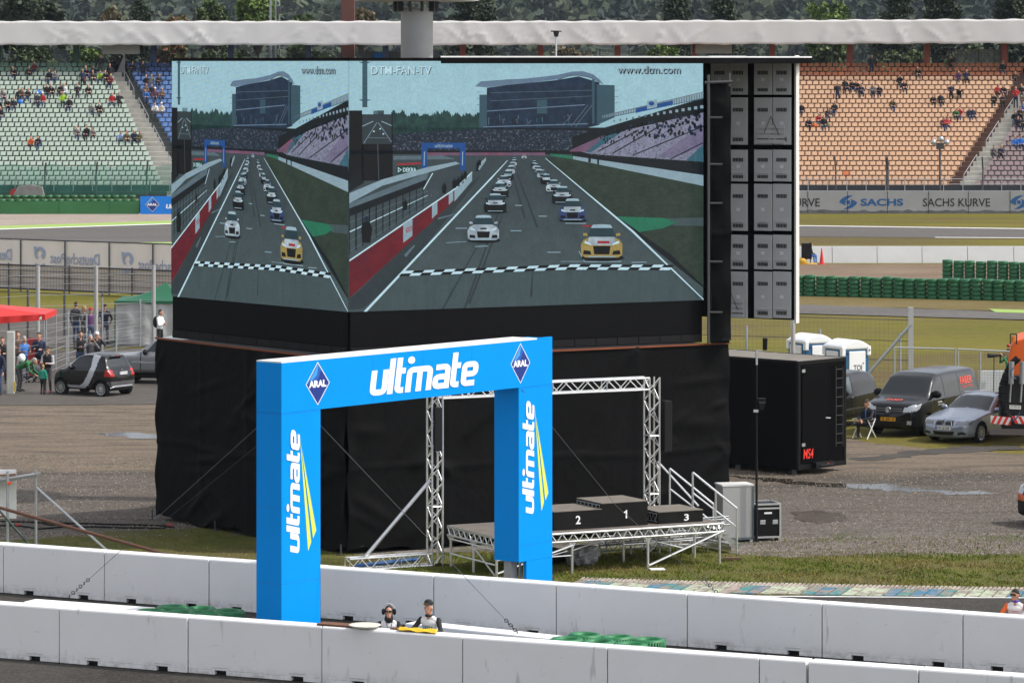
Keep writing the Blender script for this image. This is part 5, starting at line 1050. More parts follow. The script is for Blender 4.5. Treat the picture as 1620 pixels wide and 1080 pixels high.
legs = [(.05, .05), (2.04, .05), (4.08, .05), (6.05, .05), (.05, 1.25), (6.05, 1.25), (.05, 2.45), (2.04, 2.45), (4.08, 2.45), (6.05, 2.45), (2.04, 1.25), (4.08, 1.25)]
for u, v in legs:
    mb = MB(); mb.tube(sp(u, v), sp(u, v, ZS - .2), .032, 8); mb.obox(sp(u - .07, v - .07, 0), dS * .14, nS * .14, (0, 0, .015)); mb.prism([sp(u - .12, v - .02, ZS - .21), sp(u + .12, v - .02, ZS - .21), sp(u, v - .02, ZS - .42)], nS * .02); mb.build('leg', M_ALU, st)
for a, b, r_ in (((4.08, .0, .1), (6.05, .0, .78), .03), ((.05, .0, .15), (2.04, .0, .7), .025), ((2.04, .1, .55), (4.08, 1.2, .75), .02), ((4.08, .3, .7), (5.6, .9, .3), .022), ((0, .05, .35), (0, 2.4, .35), .02), ((0, .05, .7), (0, 2.4, .7), .02), ((0, .05, .1), (0, 1.25, .7), .02), ((2.04, 1.2, .3), (4.08, 1.3, .66), .02), ((4.08, 2.45, .3), (6.05, 2.45, .7), .02), ((0.05, .05, .45), (2.04, .05, .45), .018), ((4.1, 1.25, .45), (6.0, 1.25, .45), .02), ((6.05, .05, .35), (6.05, 2.4, .35), .02)):
    mb = MB(); mb.tube(sp(*a), sp(*b), r_, 7); mb.build('brace', M_ALU, st)
# podium blocks
m_pod = mat('podium_black', (.009, .0085, .008), .6, var=.6, scale=5, spec=.12); m_ptop = mat('podium_top', (.17, .15, .125), .8, var=.3, scale=3)
def podium(num, label, u, h, wd, dp, nx):
    v0 = .42; t_ = thing('podium_block', label, 'podium', sp(u + wd / 2, v0 + dp / 2, ZS), 'podium blocks on the stage'); mb = MB()
    mb.obox(sp(u, v0, ZS + .003), dS * wd, nS * .03, (0, 0, h - .02)); mb.obox(sp(u, v0 + dp - .03, ZS + .003), dS * wd, nS * .03, (0, 0, h - .02))
    for uu in (u, u + wd - .03): mb.obox(sp(uu, v0 + .032, ZS + (.003 if num == 2 else max(.003, h - .30))), dS * .03, nS * (dp - .064), (0, 0, (h - .02 if num == 2 else min(h - .02, .28)) ))
    mb.build('skirt', m_pod, t_)
    mb = MB(); mb.obox(sp(u - .006, v0 - .006, ZS + h - .016), dS * (wd + .012), nS * (dp + .012), (0, 0, .02)); mb.build('top', m_ptop, t_)
    if num != 2:
        mb = MB(); truss_plane(mb, sp(u - .02, v0 + .05, ZS + h - .05), sp(u - .02, v0 + dp - .05, ZS + h - .05), min(.2, h - .1), .014, 6); mb.build('edge_truss', M_STEEL, t_)
    mb = MB()
    if num == 1: q_ = sp(u + nx * wd - .05, v0 - .005, ZS + h * .5 - .10); mb.add([q_ + dS * a + V((0, 0, b)) for a, b in ((.05, 0), (.09, 0), (.09, .20), (.06, .20), (.05, .175), (.0, .155), (.0, .125), (.05, .14))], [(0, 1, 2, 3, 4, 7), (4, 5, 6, 7)])
    else: lettering(mb, str(num), sp(u + nx * wd - .055, v0 - .005, ZS + h * .5 - .10), dS, (0, 0, 1), .13, .20 if num != 3 else .16, .02)
    mb.build('numeral', M_LETWHITE, t_)
def su(x, y, z):
    q = G(x, y, z) - SF0; return q.dot(dS), q.dot(nS)
podium(2, 'black podium block numbered 2, left and middle height', 1.75, .45, 1.28, 1.25, .50); podium(1, 'tallest black podium block, numbered 1, in the middle', 3.03, .58, 1.25, 1.25, .52); podium(3, 'lowest black podium block, numbered 3, at the right', 4.58, .29, 1.22, 1.15, .62)
# truss portal behind the stage
tp = thing('truss_portal', 'square aluminium truss portal standing behind the podium stage', 'truss', V((.9, 91.9, 0))); T0, T1 = V((-1.78, 90.5, 0)), V((3.50, 93.15, 0)); dT = (T1 - T0).normalized(); nT_ = V((-dT.y, dT.x, 0)); TW, HT = .28, 4.28
def box_truss(mb, o, ax, L, a, b, r=.025, n=14):
    o, ax, a, b = V(o), V(ax), V(a), V(b); cs = [o, o + a, o + a + b, o + b]
    for q in cs: mb.tube(q, q + ax * L, r, 7)
    for f in range(4):
        p0, p1 = cs[f], cs[(f + 1) % 4]
        for k in range(n):
            s0, s1 = L * k / n, L * (k + 1) / n; q0, q1 = (p0, p1) if (k + f) % 2 == 0 else (p1, p0); mb.tube(q0 + ax * s0, q1 + ax * s1, r * .5, 5)
            if k % 5 == 0: mb.tube(p0 + ax * s0, p1 + ax * s0, r * .55, 5)
for q in (T0, T1): mb = MB(); box_truss(mb, q - dT * TW / 2, V((0, 0, 1)), HT, dT * TW, nT_ * TW, .025, 15); mb.build('upright', M_ALU, tp)
mb = MB(); box_truss(mb, T0 + dT * TW / 2 + V((0, 0, HT - TW)), dT, (T1 - T0).length - TW, nT_ * TW, V((0, 0, TW)), .027, 19); mb.build('crossbeam', M_ALU, tp)
mb = MB(); box_truss(mb, T0 - dT * (TW / 2 + 2.15) + V((0, 0, .04)), dT, 2.15, nT_ * TW, V((0, 0, .27)), .025, 8); mb.build('base_truss', M_ALU, tp)
mb = MB(); mb.tube(T0 - dT * 1.85 + V((0, 0, .32)) + nT_ * .1, T0 - dT * .15 + V((0, 0, 2.05)) + nT_ * .1, .045, 10); mb.build('strut', M_ALU, tp)
mb = MB(); mb.tube(T0 - dT * 2.1 + nT_ * .12 + V((0, 0, .12)), T0 - dT * .4 + nT_ * .2 + V((0, 0, .18)), .05, 8); mb.build('blue_sling', mat('sling_blue', (.03, .10, .26), .7), tp)
mb = MB(); mb.obox(T0 + V((-.06, -.1, 2.75)), dT * .2, nT_ * .1, (0, 0, 1.05)); mb.build('speaker', M_BLACKMAT, tp, bevel=.02)
mb = MB(); mb.obox(T1 + dT * .28 + V((0, -.05, 2.45)), dT * .22, nT_ * .25, (0, 0, 1.25)); mb.build('speaker', M_BLACKMAT, tp, bevel=.02)
mb = MB()
for q in (T0, T1): mb.obox(q - dT * .3 - nT_ * .1 + V((0, 0, .0)), dT * .6, nT_ * .55, (0, 0, .02))
mb.build('base_plate', M_STEEL, tp)
# stairs with rails at the right end
sr = thing('stage_stairs', 'aluminium steps with two handrails at the right end of the stage', 'stairs', V((5.2, 93, 0))); eX = V((.995, .03, 0)).normalized(); eY = V((-.50, .86, 0)); S0 = V((4.42, 92.75, 0))
for k in range(3):
    mb = MB(); mb.obox(S0 + eX * (.30 + .30 * k) + V((0, 0, .70 - .25 * k)), eX * .28, eY * 1.0, (0, 0, .05)); mb.obox(S0 + eX * (.34 + .30 * k) + V((0, 0, .58 - .25 * k)), eX * .02, eY * 1.0, (0, 0, .1)); mb.build('tread', M_ALU, sr)
for off in (0, 1.05):
    a = S0 + eY * off; mb = MB(); top, bot = a + V((0, 0, 2.0)), a + eX * 1.08 + V((0, 0, 1.12)); top2, bot2 = a + V((0, 0, 1.5)), a + eX * 1.08 + V((0, 0, .66))
    mb.tube(top, bot, .026, 8); mb.tube(top2, bot2, .022, 8)
    for f, zt, z0 in ((0, 2.0, .0), (.52, 1.56, .4), (1, 1.12, 0)): q = a + eX * 1.08 * f; mb.tube(q + V((0, 0, z0)), q + V((0, 0, zt)), .026, 8)
    mb.build('handrail', M_ALU, sr)
    mb = MB(); mb.obox(a + eX * .1 + V((0, 0, .74)), eX * 1.1 + V((0, 0, -.62)), eY * .03, (0, 0, .12)); mb.build('stringer', M_ALU, sr)
mb = MB(); a = W(1041, 730, 94.9); b = W(1105, 800, 94.2); mb.tube(a, b, .026, 8); mb.tube(a, V((a.x, a.y, 1.0)), .022, 8); mb.build('back_rail', M_ALU, sr)
mb = MB(); q = G(1162, 887); mb.obox((q.x - .25, q.y - .1, .02), (.42, .02, 0), (0, .2, 0), (0, 0, .07)); mb.build('foot_timber', mat('old_timber', (.12, .075, .04), .8, var=.3, scale=6), sr)
# loose frames stacked under and behind the stage
lf_ = thing('stacked_frames', 'heap of aluminium frames lying behind the stage legs', 'frames', V((3.9, 92.2, 0)))
for k in range(4):
    mb = MB(); a = V((2.1 + .1 * k, 92.0 + .15 * k, .30 + .14 * k)); b = V((5.0 + .12 * k, 92.9 + .1 * k, .42 + .13 * k)); truss_plane(mb, a, b, .14, .02, 12); mb.tube(a + V((0, .5, 0)), b + V((0, .5, 0)), .02, 6); mb.build('frame', M_STEEL, lf_)
for x in (2.3, 2.9, 3.6, 4.2, 4.8): mb = MB(); mb.tube((x, 92.3 + .3 * (x - 2.1), 0), (x, 92.3 + .3 * (x - 2.1), .65), .022, 6); mb.build('prop', M_STEEL, lf_)
bd_ = thing('tarpaulin_bundle', 'grey plastic wrapped bundle on the grass under the stage', 'bundle', G(921, 897)); q = G(921, 897); r = np.random.default_rng(5); mb = MB(); mb.ball((q.x, q.y + .2, .28), .40, .35, .27, 22, 14)
vv = np.array(mb.v); c_ = np.array((q.x, q.y + .2, .28)); dd = vv - c_; ang = np.arctan2(dd[:, 1], dd[:, 0]); k_ = 1 + .12 * np.sin(ang * 7 + dd[:, 2] * 9) + .07 * np.sin(ang * 13 - dd[:, 2] * 21) + r.normal(0, .03, len(vv)); vv = c_ + dd * k_[:, None]; vv[:, 2] = np.clip(vv[:, 2], .015, .50); mb.v = [tuple(x) for x in vv]
mb.build('wrap', mat('grey_plastic', (.27, .27, .28), .35, var=.3, scale=4), bd_)
mb = MB(); mb.ball((q.x - .75, q.y + .5, .2), .4, .3, .22, 16, 10); mb.build('dark_sack', M_BLACKMAT, bd_)
# flat debris on the grass
mb = MB(); q = G(1030, 904); mb.obox((q.x, q.y, .03), (.35, .06, 0), (-.05, .3, 0), (0, 0, .02)); tag(mb.build('paper_scrap', M_WHITE), 'small pale scrap lying on the grass before the stage', 'scrap')
# ================================================================ TRAILER, CASES, MAST
TR0, TR1 = V((8.33, 110.3, 0)), V((9.83, 111.85, 0)); dt_ = (TR1 - TR0).normalized(); bt_ = V((-dt_.y, dt_.x, 0)); TL, TW_ = 7.5, (TR1 - TR0).length; ZT0, ZT1 = .17, 3.33
tr = thing('trailer', 'closed gloss black box trailer with red marking on its door', 'trailer', TR0 + dt_ * TW_ / 2 + bt_ * TL / 2); m_tr = mat('trailer_black', (.0025, .0025, .003), .35, var=.1, spec=.05)
def tq(u, v, z): return TR0 + dt_ * u + bt_ * v + V((0, 0, z))
mb = MB(); mb.obox(tq(0, 0, ZT0), dt_ * TW_, bt_ * TL, (0, 0, ZT1 - ZT0 - .03)); mb.build('body', m_tr, tr, bevel=.02)
mb = MB(); mb.obox(tq(.03, .03, ZT1 - .028), dt_ * (TW_ - .06), bt_ * (TL - .06), (0, 0, .03)); mb.build('roof', mat('trailer_roof', (.16, .14, .11), .6, var=.35, scale=.7, stretch=(1, 1, 1)), tr)
mb = MB()
for v in (1.0, 2.6, 4.2, 5.8): mb.obox(tq(.05, v, ZT1), dt_ * (TW_ - .1), bt_ * .06, (0, 0, .012))
mb.build('roof_rib', mat('rib_beige', (.22, .19, .15), .6), tr)
m_trim = mat('trailer_trim', (.006, .006, .0065), .4, var=0, spec=.15)
mb = MB()
for o, a, b, c in ((tq(-.02, -.02, ZT0), dt_ * .09, bt_ * .09, (0, 0, ZT1 - ZT0)), (tq(TW_ - .07, -.02, ZT0), dt_ * .09, bt_ * .09, (0, 0, ZT1 - ZT0)), (tq(.07, -.018, ZT1 - .1), dt_ * (TW_ - .14), bt_ * .06, (0, 0, .1)), (tq(.07, -.018, ZT0), dt_ * (TW_ - .14), bt_ * .06, (0, 0, .14)), (tq(-.02, .07, ZT1 - .06), dt_ * .06, bt_ * (TL - .1), (0, 0, .075)), (tq(TW_ - .04, .07, ZT1 - .06), dt_ * .06, bt_ * (TL - .1), (0, 0, .075))): mb.obox(o, a, b, c)
mb.build('corner_trim', m_trim, tr)
mb = MB(); mb.obox(tq(.14, -.022, ZT0 + .22), dt_ * (TW_ * .50), bt_ * .02, (0, 0, ZT1 - ZT0 - .38)); o = mb.build('door', m_tr, tr, bevel=.01)
for z in (3.0, .85): mb = MB(); mb.obox(tq(.12, -.045, z), dt_ * .14, bt_ * .03, (0, 0, .09)); mb.build('hinge', M_STEEL, o)
mb = MB(); mb.tube(tq(1.2, -.05, 1.62), tq(1.40, -.05, 1.60), .018, 6); mb.build('handle', M_ALU, o)
mb = MB(); mb.tube(tq(1.60, -.1, .75), tq(1.60, -.1, 3.1), .018, 6); mb.tube(tq(1.92, -.1, .75), tq(1.92, -.1, 3.1), .018, 6)
for k in range(9): mb.tube(tq(1.60, -.1, .85 + .27 * k), tq(1.92, -.1, .85 + .27 * k), .013, 6)
mb.build('ladder', mat('ladder_grey', (.035, .035, .035), .5, .2), tr)
mb = MB(); lettering(mb, 'MS4', tq(.17, -.048, .48), dt_, (0, 0, 1), .44, .29, .012, .1); mb.build('lettering', mat('red_marking', (.75, .03, .015), .5, var=0, emit=None), tr)
mb = MB(); mb.obox(tq(.6, -.18, ZT0 + .02), dt_ * .85, bt_ * .16, (0, 0, .16)); mb.tube(tq(.7, -.25, ZT0 + .1), tq(1.3, -.25, ZT0 + .1), .03); mb.build('tow_bar', M_BLACKMAT, tr)
mb = MB(); mb.obox(tq(1.1, -.2, ZT0 + .09), dt_ * .06, bt_ * .02, (0, 0, .05)); mb.build('tail_lamp', M_RED, tr)
for v in (.25, 2.4): mb = MB(); mb.box(tq(.1, v, .09), (.14, .14, .18)); mb.build('jack', M_DARKSTEEL, tr)
mb = MB()
for v in (4.4, 5.4):
    mb.lathe([(.0, -.12), (.36, -.12), (.4, -.08), (.4, .08), (.36, .12), (0, .12)], tq(.1, v, .4), 20, 'X')
mb.build('wheels', M_RUBBER, tr)
ma = thing('sound_mast', 'thin black mast carrying two small loudspeakers before the trailer', 'mast', V(G(1197, 858))); q = V(ma.location); mb = MB(); mb.tube(q, q + V((0, 0, 2.1)), .03, 8); mb.tube(q + V((0, 0, 2.1)), q + V((0, 0, 4.75)), .021, 8); mb.build('pole', M_BLACKMAT, ma)
mb = MB(); mb.tube(q + V((0, 0, 4.45)), q + V((0, 0, 4.82)), .028, 8); mb.tube(q + V((0, 0, 4.80)), q + V((.17, 0, 4.8)), .02, 6); mb.box(q + V((-.02, -.04, 3.3)), (.12, .1, .06)); mb.build('clamp', M_ALU, ma)
for dx, dz, sz in ((.21, 4.97, .1), (.12, 3.47, .18)): mb = MB(); mb.prism([q + V((dx - .05, -.05, dz - .15)), q + V((dx + .05, -.05, dz - .15)), q + V((dx + sz * .6, -.1, dz + .15)), q + V((dx - sz * .55, -.1, dz + .15))], (0, .18, 0)); mb.build('loudspeaker', M_BLACKMAT, ma, bevel=.015)
mb = MB(); a = q + V((.06, -.112, 3.50)); lettering(mb, 'dynacord', a, (1, .0, 0), (0, 0, 1), .16, .035); mb.build('lettering', mat('grey_lettering', (.35, .35, .35), .5, var=0), ma)
dC = V((.93, .25, 0)).normalized(); nC = V((-dC.y, dC.x, 0))
cb_ = thing('cabinet', 'tall pale grey cabinet with white rim behind the black mast', 'cabinet', G(1176, 856)); o = G(1195, 857) - dC * .86; mb = MB(); mb.obox(o + V((0, 0, .08)), dC * .82, nC * .6, (0, 0, 1.33)); mb.build('body', mat('cabinet_grey', (.34, .34, .33), .6, var=.06), cb_, bevel=.01)
mb = MB(); mb.obox(o + V((-.0, -.012, 1.412)) - dC * .01, dC * .84, nC * .64, (0, 0, .04)); mb.build('lid', mat('lid_white', (.62, .62, .6), .5), cb_)
mb = MB(); mb.obox(o + dC * .775 - nC * .012 + V((0, 0, .07)), dC * .05, nC * .012, (0, 0, 1.33)); mb.obox(o - nC * .012 + V((0, 0, .07)), dC * .77, nC * .011, (0, 0, .06)); mb.build('edge_strip', mat('strip_teal', (.10, .13, .14), .5), cb_)
mb = MB()
for u in (.06, .72): mb.obox(o + dC * u, dC * .08, nC * .08, (0, 0, .07))
mb.build('foot_block', mat('lid_white', (.62, .62, .6)), cb_)
fc = thing('flight_case', 'black flight case with metal edges and castors beside the cabinet', 'case', G(1217, 852)); o = G(1197.5, 858) + V((0, .1, 0)); wd, dp, z0, z1 = .62, .7, .12, .94
mb = MB(); mb.obox(o + V((0, 0, z0)), dC * wd, nC * dp, (0, 0, z1 - z0)); mb.build('body', mat('case_black', (.007, .007, .007), .5, var=.2, scale=5, spec=.15), fc)
mb = MB(); e = .022
for u in (0, wd): 
    for v in (0, dp): mb.obox(o + dC * (u - e) + nC * (v - e) + V((0, 0, z0)), dC * 2 * e, nC * 2 * e, (0, 0, z1 - z0))
for z in (z0, z1 - .10, z1):
    for v in (0, dp): mb.obox(o + dC * e + nC * (v - e) + V((0, 0, z - e)), dC * (wd - 2 * e), nC * 2 * e, (0, 0, 2 * e))
    for u in (0, wd): mb.obox(o + dC * (u - e) + nC * e + V((0, 0, z - e)), dC * 2 * e, nC * (dp - 2 * e), (0, 0, 2 * e))
mb.build('metal_edges', M_ALU, fc)
for u in (.09, .42): mb = MB(); mb.obox(o + dC * u - nC * .012 + V((0, 0, .44)), dC * .14, nC * .012, (0, 0, .11)); mb.build('latch', M_STEEL, fc, bevel=.01)
mb = MB(); mb.obox(o + dC * .20 - nC * .008 + V((0, 0, .70)), dC * .20, nC * .006, (0, 0, .045)); mb.build('paper_label', M_WHITE, fc)
for u in (.06, .54):
    for v in (.06, .6): mb = MB(); c_ = o + dC * u + nC * v + V((0, 0, .05)); mb.lathe([(0, -.02), (.05, -.02), (.05, .02), (0, .02)], c_, 12, 'Y'); mb.tube(c_, c_ + V((0, 0, .08)), .02); mb.build('castor', M_BLACKMAT, fc)
# ================================================================ RIGHT BACKGROUND
# low white concrete wall by the back straight
WB = 228.0; jx = [1120, 1175, 1245, 1316, 1387, 1458, 1530, 1603, 1676]; wlab = {1245: 'behind the seated person and red flag', 1316: 'right of the red flag', 1387: 'in open view between the flag and the tyres', 1458: 'behind the left end of the tall tyre stacks', 1530: 'behind the tall tyre stacks', 1603: 'at the right edge behind the tyre stacks'}
for xa, xb in zip(jx[:-1], jx[1:]):
    s = F / WB; a, b = (xa - 810) / s + .015, (xb - 810) / s - .015; mb = MB(); mb.prism([(a, WB - .3, 0), (a, WB - .22, .42), (a, WB - .1, 1.0), (a, WB + .1, 1.0), (a, WB + .3, 0)], (b - a, 0, 0))
    tag(mb.build('concrete_barrier', mat('barrier_bright', (.62, .62, .62), .7, var=.12, scale=.6), bevel=.01), 'white sloped concrete barrier %s' % wlab.get(xa, 'hidden by the screens'), 'barrier', 'white barriers along the back straight')
# tyre stacks
m_ts = mat('tyre_stack_green', (.016, .12, .045), .55, var=.25, scale=2)
def stack_mesh(n):
    mb = MB()
    for k in range(n): z = .215 * k; mb.lathe([(.12, z + .02), (.27, z + .004), (.292, z + .03), (.298, z + .107), (.292, z + .185), (.27, z + .211), (.12, z + .195)], (0, 0, 0), 20, closed=True)
    return mb
st5 = None
def stacks(xs, yb, n, row):
    global st5
    for k, x in enumerate(xs):
        q = G(x, yb + (x - 1265) * .024)
        if st5 is None: o = st5 = stack_mesh(5).build('tyre_stack', m_ts, None, True)
        else: o = st5.copy(); link(o)
        o.location = q; o.rotation_euler = (0, rnd.uniform(-.025, .025), rnd.random()); o.scale = (.98, .98, 1.0 + rnd.uniform(-.03, .05))
        tag(o, 'green tyre stack, %s in the %s row from the screen edge' % ((['first', 'second', 'third', 'fourth', 'fifth', 'sixth', 'seventh', 'eighth', 'ninth', 'tenth', 'eleventh', 'twelfth', 'thirteenth', 'fourteenth', 'fifteenth', 'sixteenth', 'seventeenth', 'eighteenth', 'nineteenth', 'twentieth', 'twenty first', 'twenty second', 'twenty third', 'twenty fourth', 'twenty fifth'])[k], row), 'tyre stack', 'green tyre stacks of the ' + row + ' row')
stacks(np.arange(1264, 1640, 17.6), 468.5, 5, 'long front'); stacks(np.arange(1499, 1640, 17.6), 437, 5, 'short rear')
stacks([1228, 1246], 468, 5, 'half hidden')
# portable toilets
def toilet(label, q, rz):
    t_ = thing('portable_toilet', label, 'toilet', q, 'portable toilets behind the trailer', rz); w_, h_ = 1.12, 2.0; m_w = mat('toilet_white', (.78, .79, .80), .35, var=.04); m_b = mat('toilet_blue', (.01, .11, .24), .4, var=.05)
    def B(name, m, f, par=None, bevel=0, smooth=False): mb = MB(); f(mb); return mb.build(name, m, par or t_, smooth, world=False, bevel=bevel)
    B('shell', m_b, lambda m: m.box((0, 0, 1.03), (w_, w_, 2.0)), bevel=.03)
    def roof(m):
        n = 8; prof = [(-.6, 1.98), (-.6, 2.1)] + [(-.6 + 1.2 * k / n, 2.1 + .22 * math.sin(math.pi * k / n)) for k in range(1, n)] + [(.6, 2.1), (.6, 1.98)]
        m.prism([(x, -.6, z) for x, z in prof], (0, 1.2, 0))
    B('roof', m_w, roof, bevel=.06)
    B('door', m_w, lambda m: m.box((.05, -.575, 1.0), (.70, .04, 1.85)), bevel=.02)
    B('side_panel', m_w, lambda m: m.box((-.575, .05, 1.0), (.04, .72, 1.85)), bevel=.02)
    for sx_ in (-1, 1):
        for sy in (-1, 1): B('corner_cap', m_w, lambda m: m.box((sx_ * .54, sy * .54, 1.93), (.16, .16, .34)), bevel=.03)
    B('vent', mat('vent_navy', (.01, .02, .12)), lambda m: [m.box((-.4, -.63, 1.86), (.1, .012, .1)), m.box((.54, -.625, 1.95), (.05, .012, .05))])
    mb = MB(); lettering(mb, 'TOI', (-.12, -.598, 1.25), (1, 0, 0), (0, 0, 1), .36, .2, .02); lettering(mb, 'TOI', (-.12, -.598, 1.0), (1, 0, 0), (0, 0, 1), .36, .2, .02); mb.build('lettering', m_ink, t_, world=False)
    B('red_dot', M_RED, lambda m: m.box((.3, -.6, 1.5), (.05, .01, .05)))
toilet('portable toilet, white and blue, partly hidden behind the other one', (11.03 - .35, 136.0, 0), R(30)); toilet('portable toilet, white and blue, nearer to the dark van', (11.75, 133.2, 0), R(30))
# tall mesh fence, its end post, and site gates
mesh_ = mat('wire_mesh', (.20, .21, .21), .5, .5, 0)
def wire_net(mb, a, b, z0, z1, sp_, r=.006):
    a, b = V(a), V(b); L = (b - a).length; n = int(L / sp_)
    for k in range(n + 1): q = a.lerp(b, k / n); mb.tube(q + V((0, 0, z0)), q + V((0, 0, z1)), r, 3, cap=False)
    for k in range(int((z1 - z0) / sp_) + 1): mb.tube(a + V((0, 0, z0 + k * sp_)), b + V((0, 0, z0 + k * sp_)), r, 3, cap=False)
tf = thing('mesh_fence', 'tall steel mesh fence ending at a thick braced post behind the vans', 'fence', (12, 135, 0)); PE = V((14.35, 136.5, 0)); q0 = V((5.5, 139, 0))
mb = MB(); mb.obox(PE + V((-.09, -.09, 0)), (.18, 0, 0), (0, .18, 0), (0, 0, 3.22)); mb.build('end_post', mat('post_pale', (.50, .50, .50), .5, .3), tf)
mb = MB(); mb.tube(PE + V((0, -.05, 2.6)), PE + V((-1.75, .1, 0.55)), .06); mb.build('brace', M_STEEL, tf)
for x, yt in ((1181, 515), (1297, 521), (1424, 527)): Yp = 138.0; q = W(x, yt, Yp); mb = MB(); mb.tube((q.x, Yp, 0), q, .05); mb.build('post', M_STEEL, tf)
mb = MB(); wire_net(mb, q0, PE, .05, 2.85, .16, .004); mb.build('mesh', mat('thin_mesh', (.12, .125, .11), .6, .3, 0, alpha=.32), tf)
mb = MB()
for z in (2.85, 2.1, 1.4): mb.tube(q0 + V((0, 0, z)), PE + V((0, 0, z - .1)), .013, 5)
mb.build('line_wire', M_DARKSTEEL, tf)
def gate(label, xa, xb, ya, yb, Yg):
    a, b = W(xa, ya, Yg), W(xb, yb, Yg); t_ = thing('site_fence', label, 'fence', (a.x, Yg, 0), 'mesh fence panels behind the vans'); mb = MB(); a0, b0 = V((a.x, Yg, .1)), V((b.x, Yg, .1))
    for p_, q_ in ((a0, a), (b0, b), (a, b), (a0, b0)): mb.tube(p_, q_, .03, 8)
    mb.build('frame', M_STEEL, t_); mb = MB(); wire_net(mb, (a.x, Yg, 0), (b.x, Yg, 0), .15, a.z - .05, .1, .0035); mb.build('mesh', mat('thin_mesh', (.12, .125, .11)), t_)
gate('steel framed mesh panel between the end post and the dark van', 1415, 1511, 549.5, 552, 133.5); gate('steel framed mesh panel above the silver car', 1516, 1600, 552, 556, 133.3)
mb = MB(); q = W(1550, 580, 133); mb.tube((q.x, 133, 0), W(1551, 556, 133), .035); tag(mb.build('fence_post', M_STEEL), 'grey post of the mesh panel above the silver car', 'post')
mb = MB(); a, b = W(1548, 616, 137), W(1640, 618, 137); mb.prism([(a.x, 136.7, 0), (a.x, 136.9, .9), (a.x, 137.1, .9), (a.x, 137.3, 0)], (b.x - a.x, 0, 0)); o = mb.build('concrete_barrier', mat('barrier_pale', (.5, .51, .52), .7)); tag(o, 'pale concrete barrier behind the mesh panel right of the dark van', 'barrier')
# ================================================================ LEFT BACKGROUND: tents, fences
def fence_line(name, label, pts, posts_h, wires, rpost=.035, rw=.010, group='wire fences of the left paddock', m=M_STEEL, grp=True):
    t_ = thing(name, label, 'fence', pts[0], group if grp else None)
    for q, h_ in zip(pts, posts_h): mb = MB(); mb.tube(q, V(q) + V((0, 0, h_)), rpost, 8); mb.build('post', m, t_)
    mb = MB()
    for i in range(len(pts) - 1):
        for f in wires: mb.tube(V(pts[i]) + V((0, 0, posts_h[i] * f)), V(pts[i + 1]) + V((0, 0, posts_h[i + 1] * f)), rw, 4)
    mb.build('wires', mat('wire_bright', (.38, .39, .40), .4, .6, 0), t_); return t_
thk = thing('thick_fence_post', 'thick pale concrete post at the corner of the wire fence', 'post', G(17, 624)); q = G(17, 624); mb = MB(); mb.obox(q + V((-.16, 0, 0)), (.28, .05, 0), (0, .25, 0), (0, 0, 2.28)); mb.build('post', mat('pale_concrete', (.42, .42, .39), .8, var=.2), thk, bevel=.03)
mb = MB(); mb.box(q + V((.15, -.05, .3)), (.06, .06, .35)); mb.build('yellow_marker', mat('marker_yellow', (.6, .45, .05), .6), thk)
fence_line('wire_fence', 'low wire fence running from the thick post past the small car', [G(19, 622), G(105, 582), G(184, 561), G(258, 553)], [1.95, 1.28, .95, .9], (.12, .3, .48, .66, .83, .98))
fence_line('wire_fence', 'wire fence with three thin posts right of the red tent', [G(73, 592), G(108, 573), G(137, 562)], [2.3, 2.05, 1.72], (.18, .36, .52, .68, .82, .96))
fence_line('wire_fence', 'wire fence in front of the pale grey tent wall', [G(162, 570), G(222, 548), G(300, 540)], [2.55, 2.0, 1.9], (.3, .45, .6, .75, .9))
fence_line('tall_wire_fence', 'tall wire fence with pale posts before the lettered banner', [G(-40, 575), G(60, 566), G(152, 558), G(243, 551)], [3.8, 3.75, 3.6, 3.5], (.2, .32, .44, .56, .68, .8, .9, .985), .085, .010, m=mat('post_concrete', (.36, .36, .35), .7, var=.15), grp=False)
fence_line('paddock_fence', 'row of thin dark posts on the grass behind the tents', [G(14, 545), G(44, 540), G(102, 535), G(162, 528)], [2.5, 2.3, 2.1, 1.9], (.3, .6, .9), .05, .008, m=M_DARKSTEEL, grp=False)
# banner fence, the lettering seen from behind
bf = thing('banner_fence', 'long pale banner on a dark frame fence, its blue lettering seen mirrored from behind', 'fence', (-22, 200, 0)); Bn0, Bn1 = V((-36.0, 206, 0)), V((-16, 193, 0))
Z0_, Z1_ = 0.12, 2.72; dB = (Bn1 - Bn0).normalized(); nB = V((dB.y, -dB.x, 0)); LB = (Bn1 - Bn0).length
def bpos(x, y): 
    t_ = online(Bn0, Bn1, x); Y = Bn0.y + t_ * (Bn1.y - Bn0.y); return t_ * LB, H - (y - YH) * Y / F
def bq(u, z, o=0): return Bn0 + dB * u + nB * o + V((0, 0, z))
_, zt = bpos(0, 378); _, zm = bpos(0, 417); _, zb = bpos(0, 455); mb = MB()
nxx = 60
for k in range(nxx): u0, u1 = LB * k / nxx, LB * (k + 1) / nxx; o0, o1 = .03 * math.sin(k * 1.3), .03 * math.sin((k + 1) * 1.3); mb.poly([bq(u0, zm - .02, o0), bq(u1, zm - .02, o1), bq(u1, zt, o1 * .4), bq(u0, zt, o0 * .4)])
m_ban = mat('banner_cloth', (.84, .76, .72), .85, var=.07, scale=.7); mb.build('banner', m_ban, bf)
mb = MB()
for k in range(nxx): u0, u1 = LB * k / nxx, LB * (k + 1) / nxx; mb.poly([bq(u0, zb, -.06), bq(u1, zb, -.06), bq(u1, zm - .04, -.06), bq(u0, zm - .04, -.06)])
mb.build('lower_banner', mat('banner_shaded', (.62, .54, .50), .85, var=.1, scale=.7), bf)
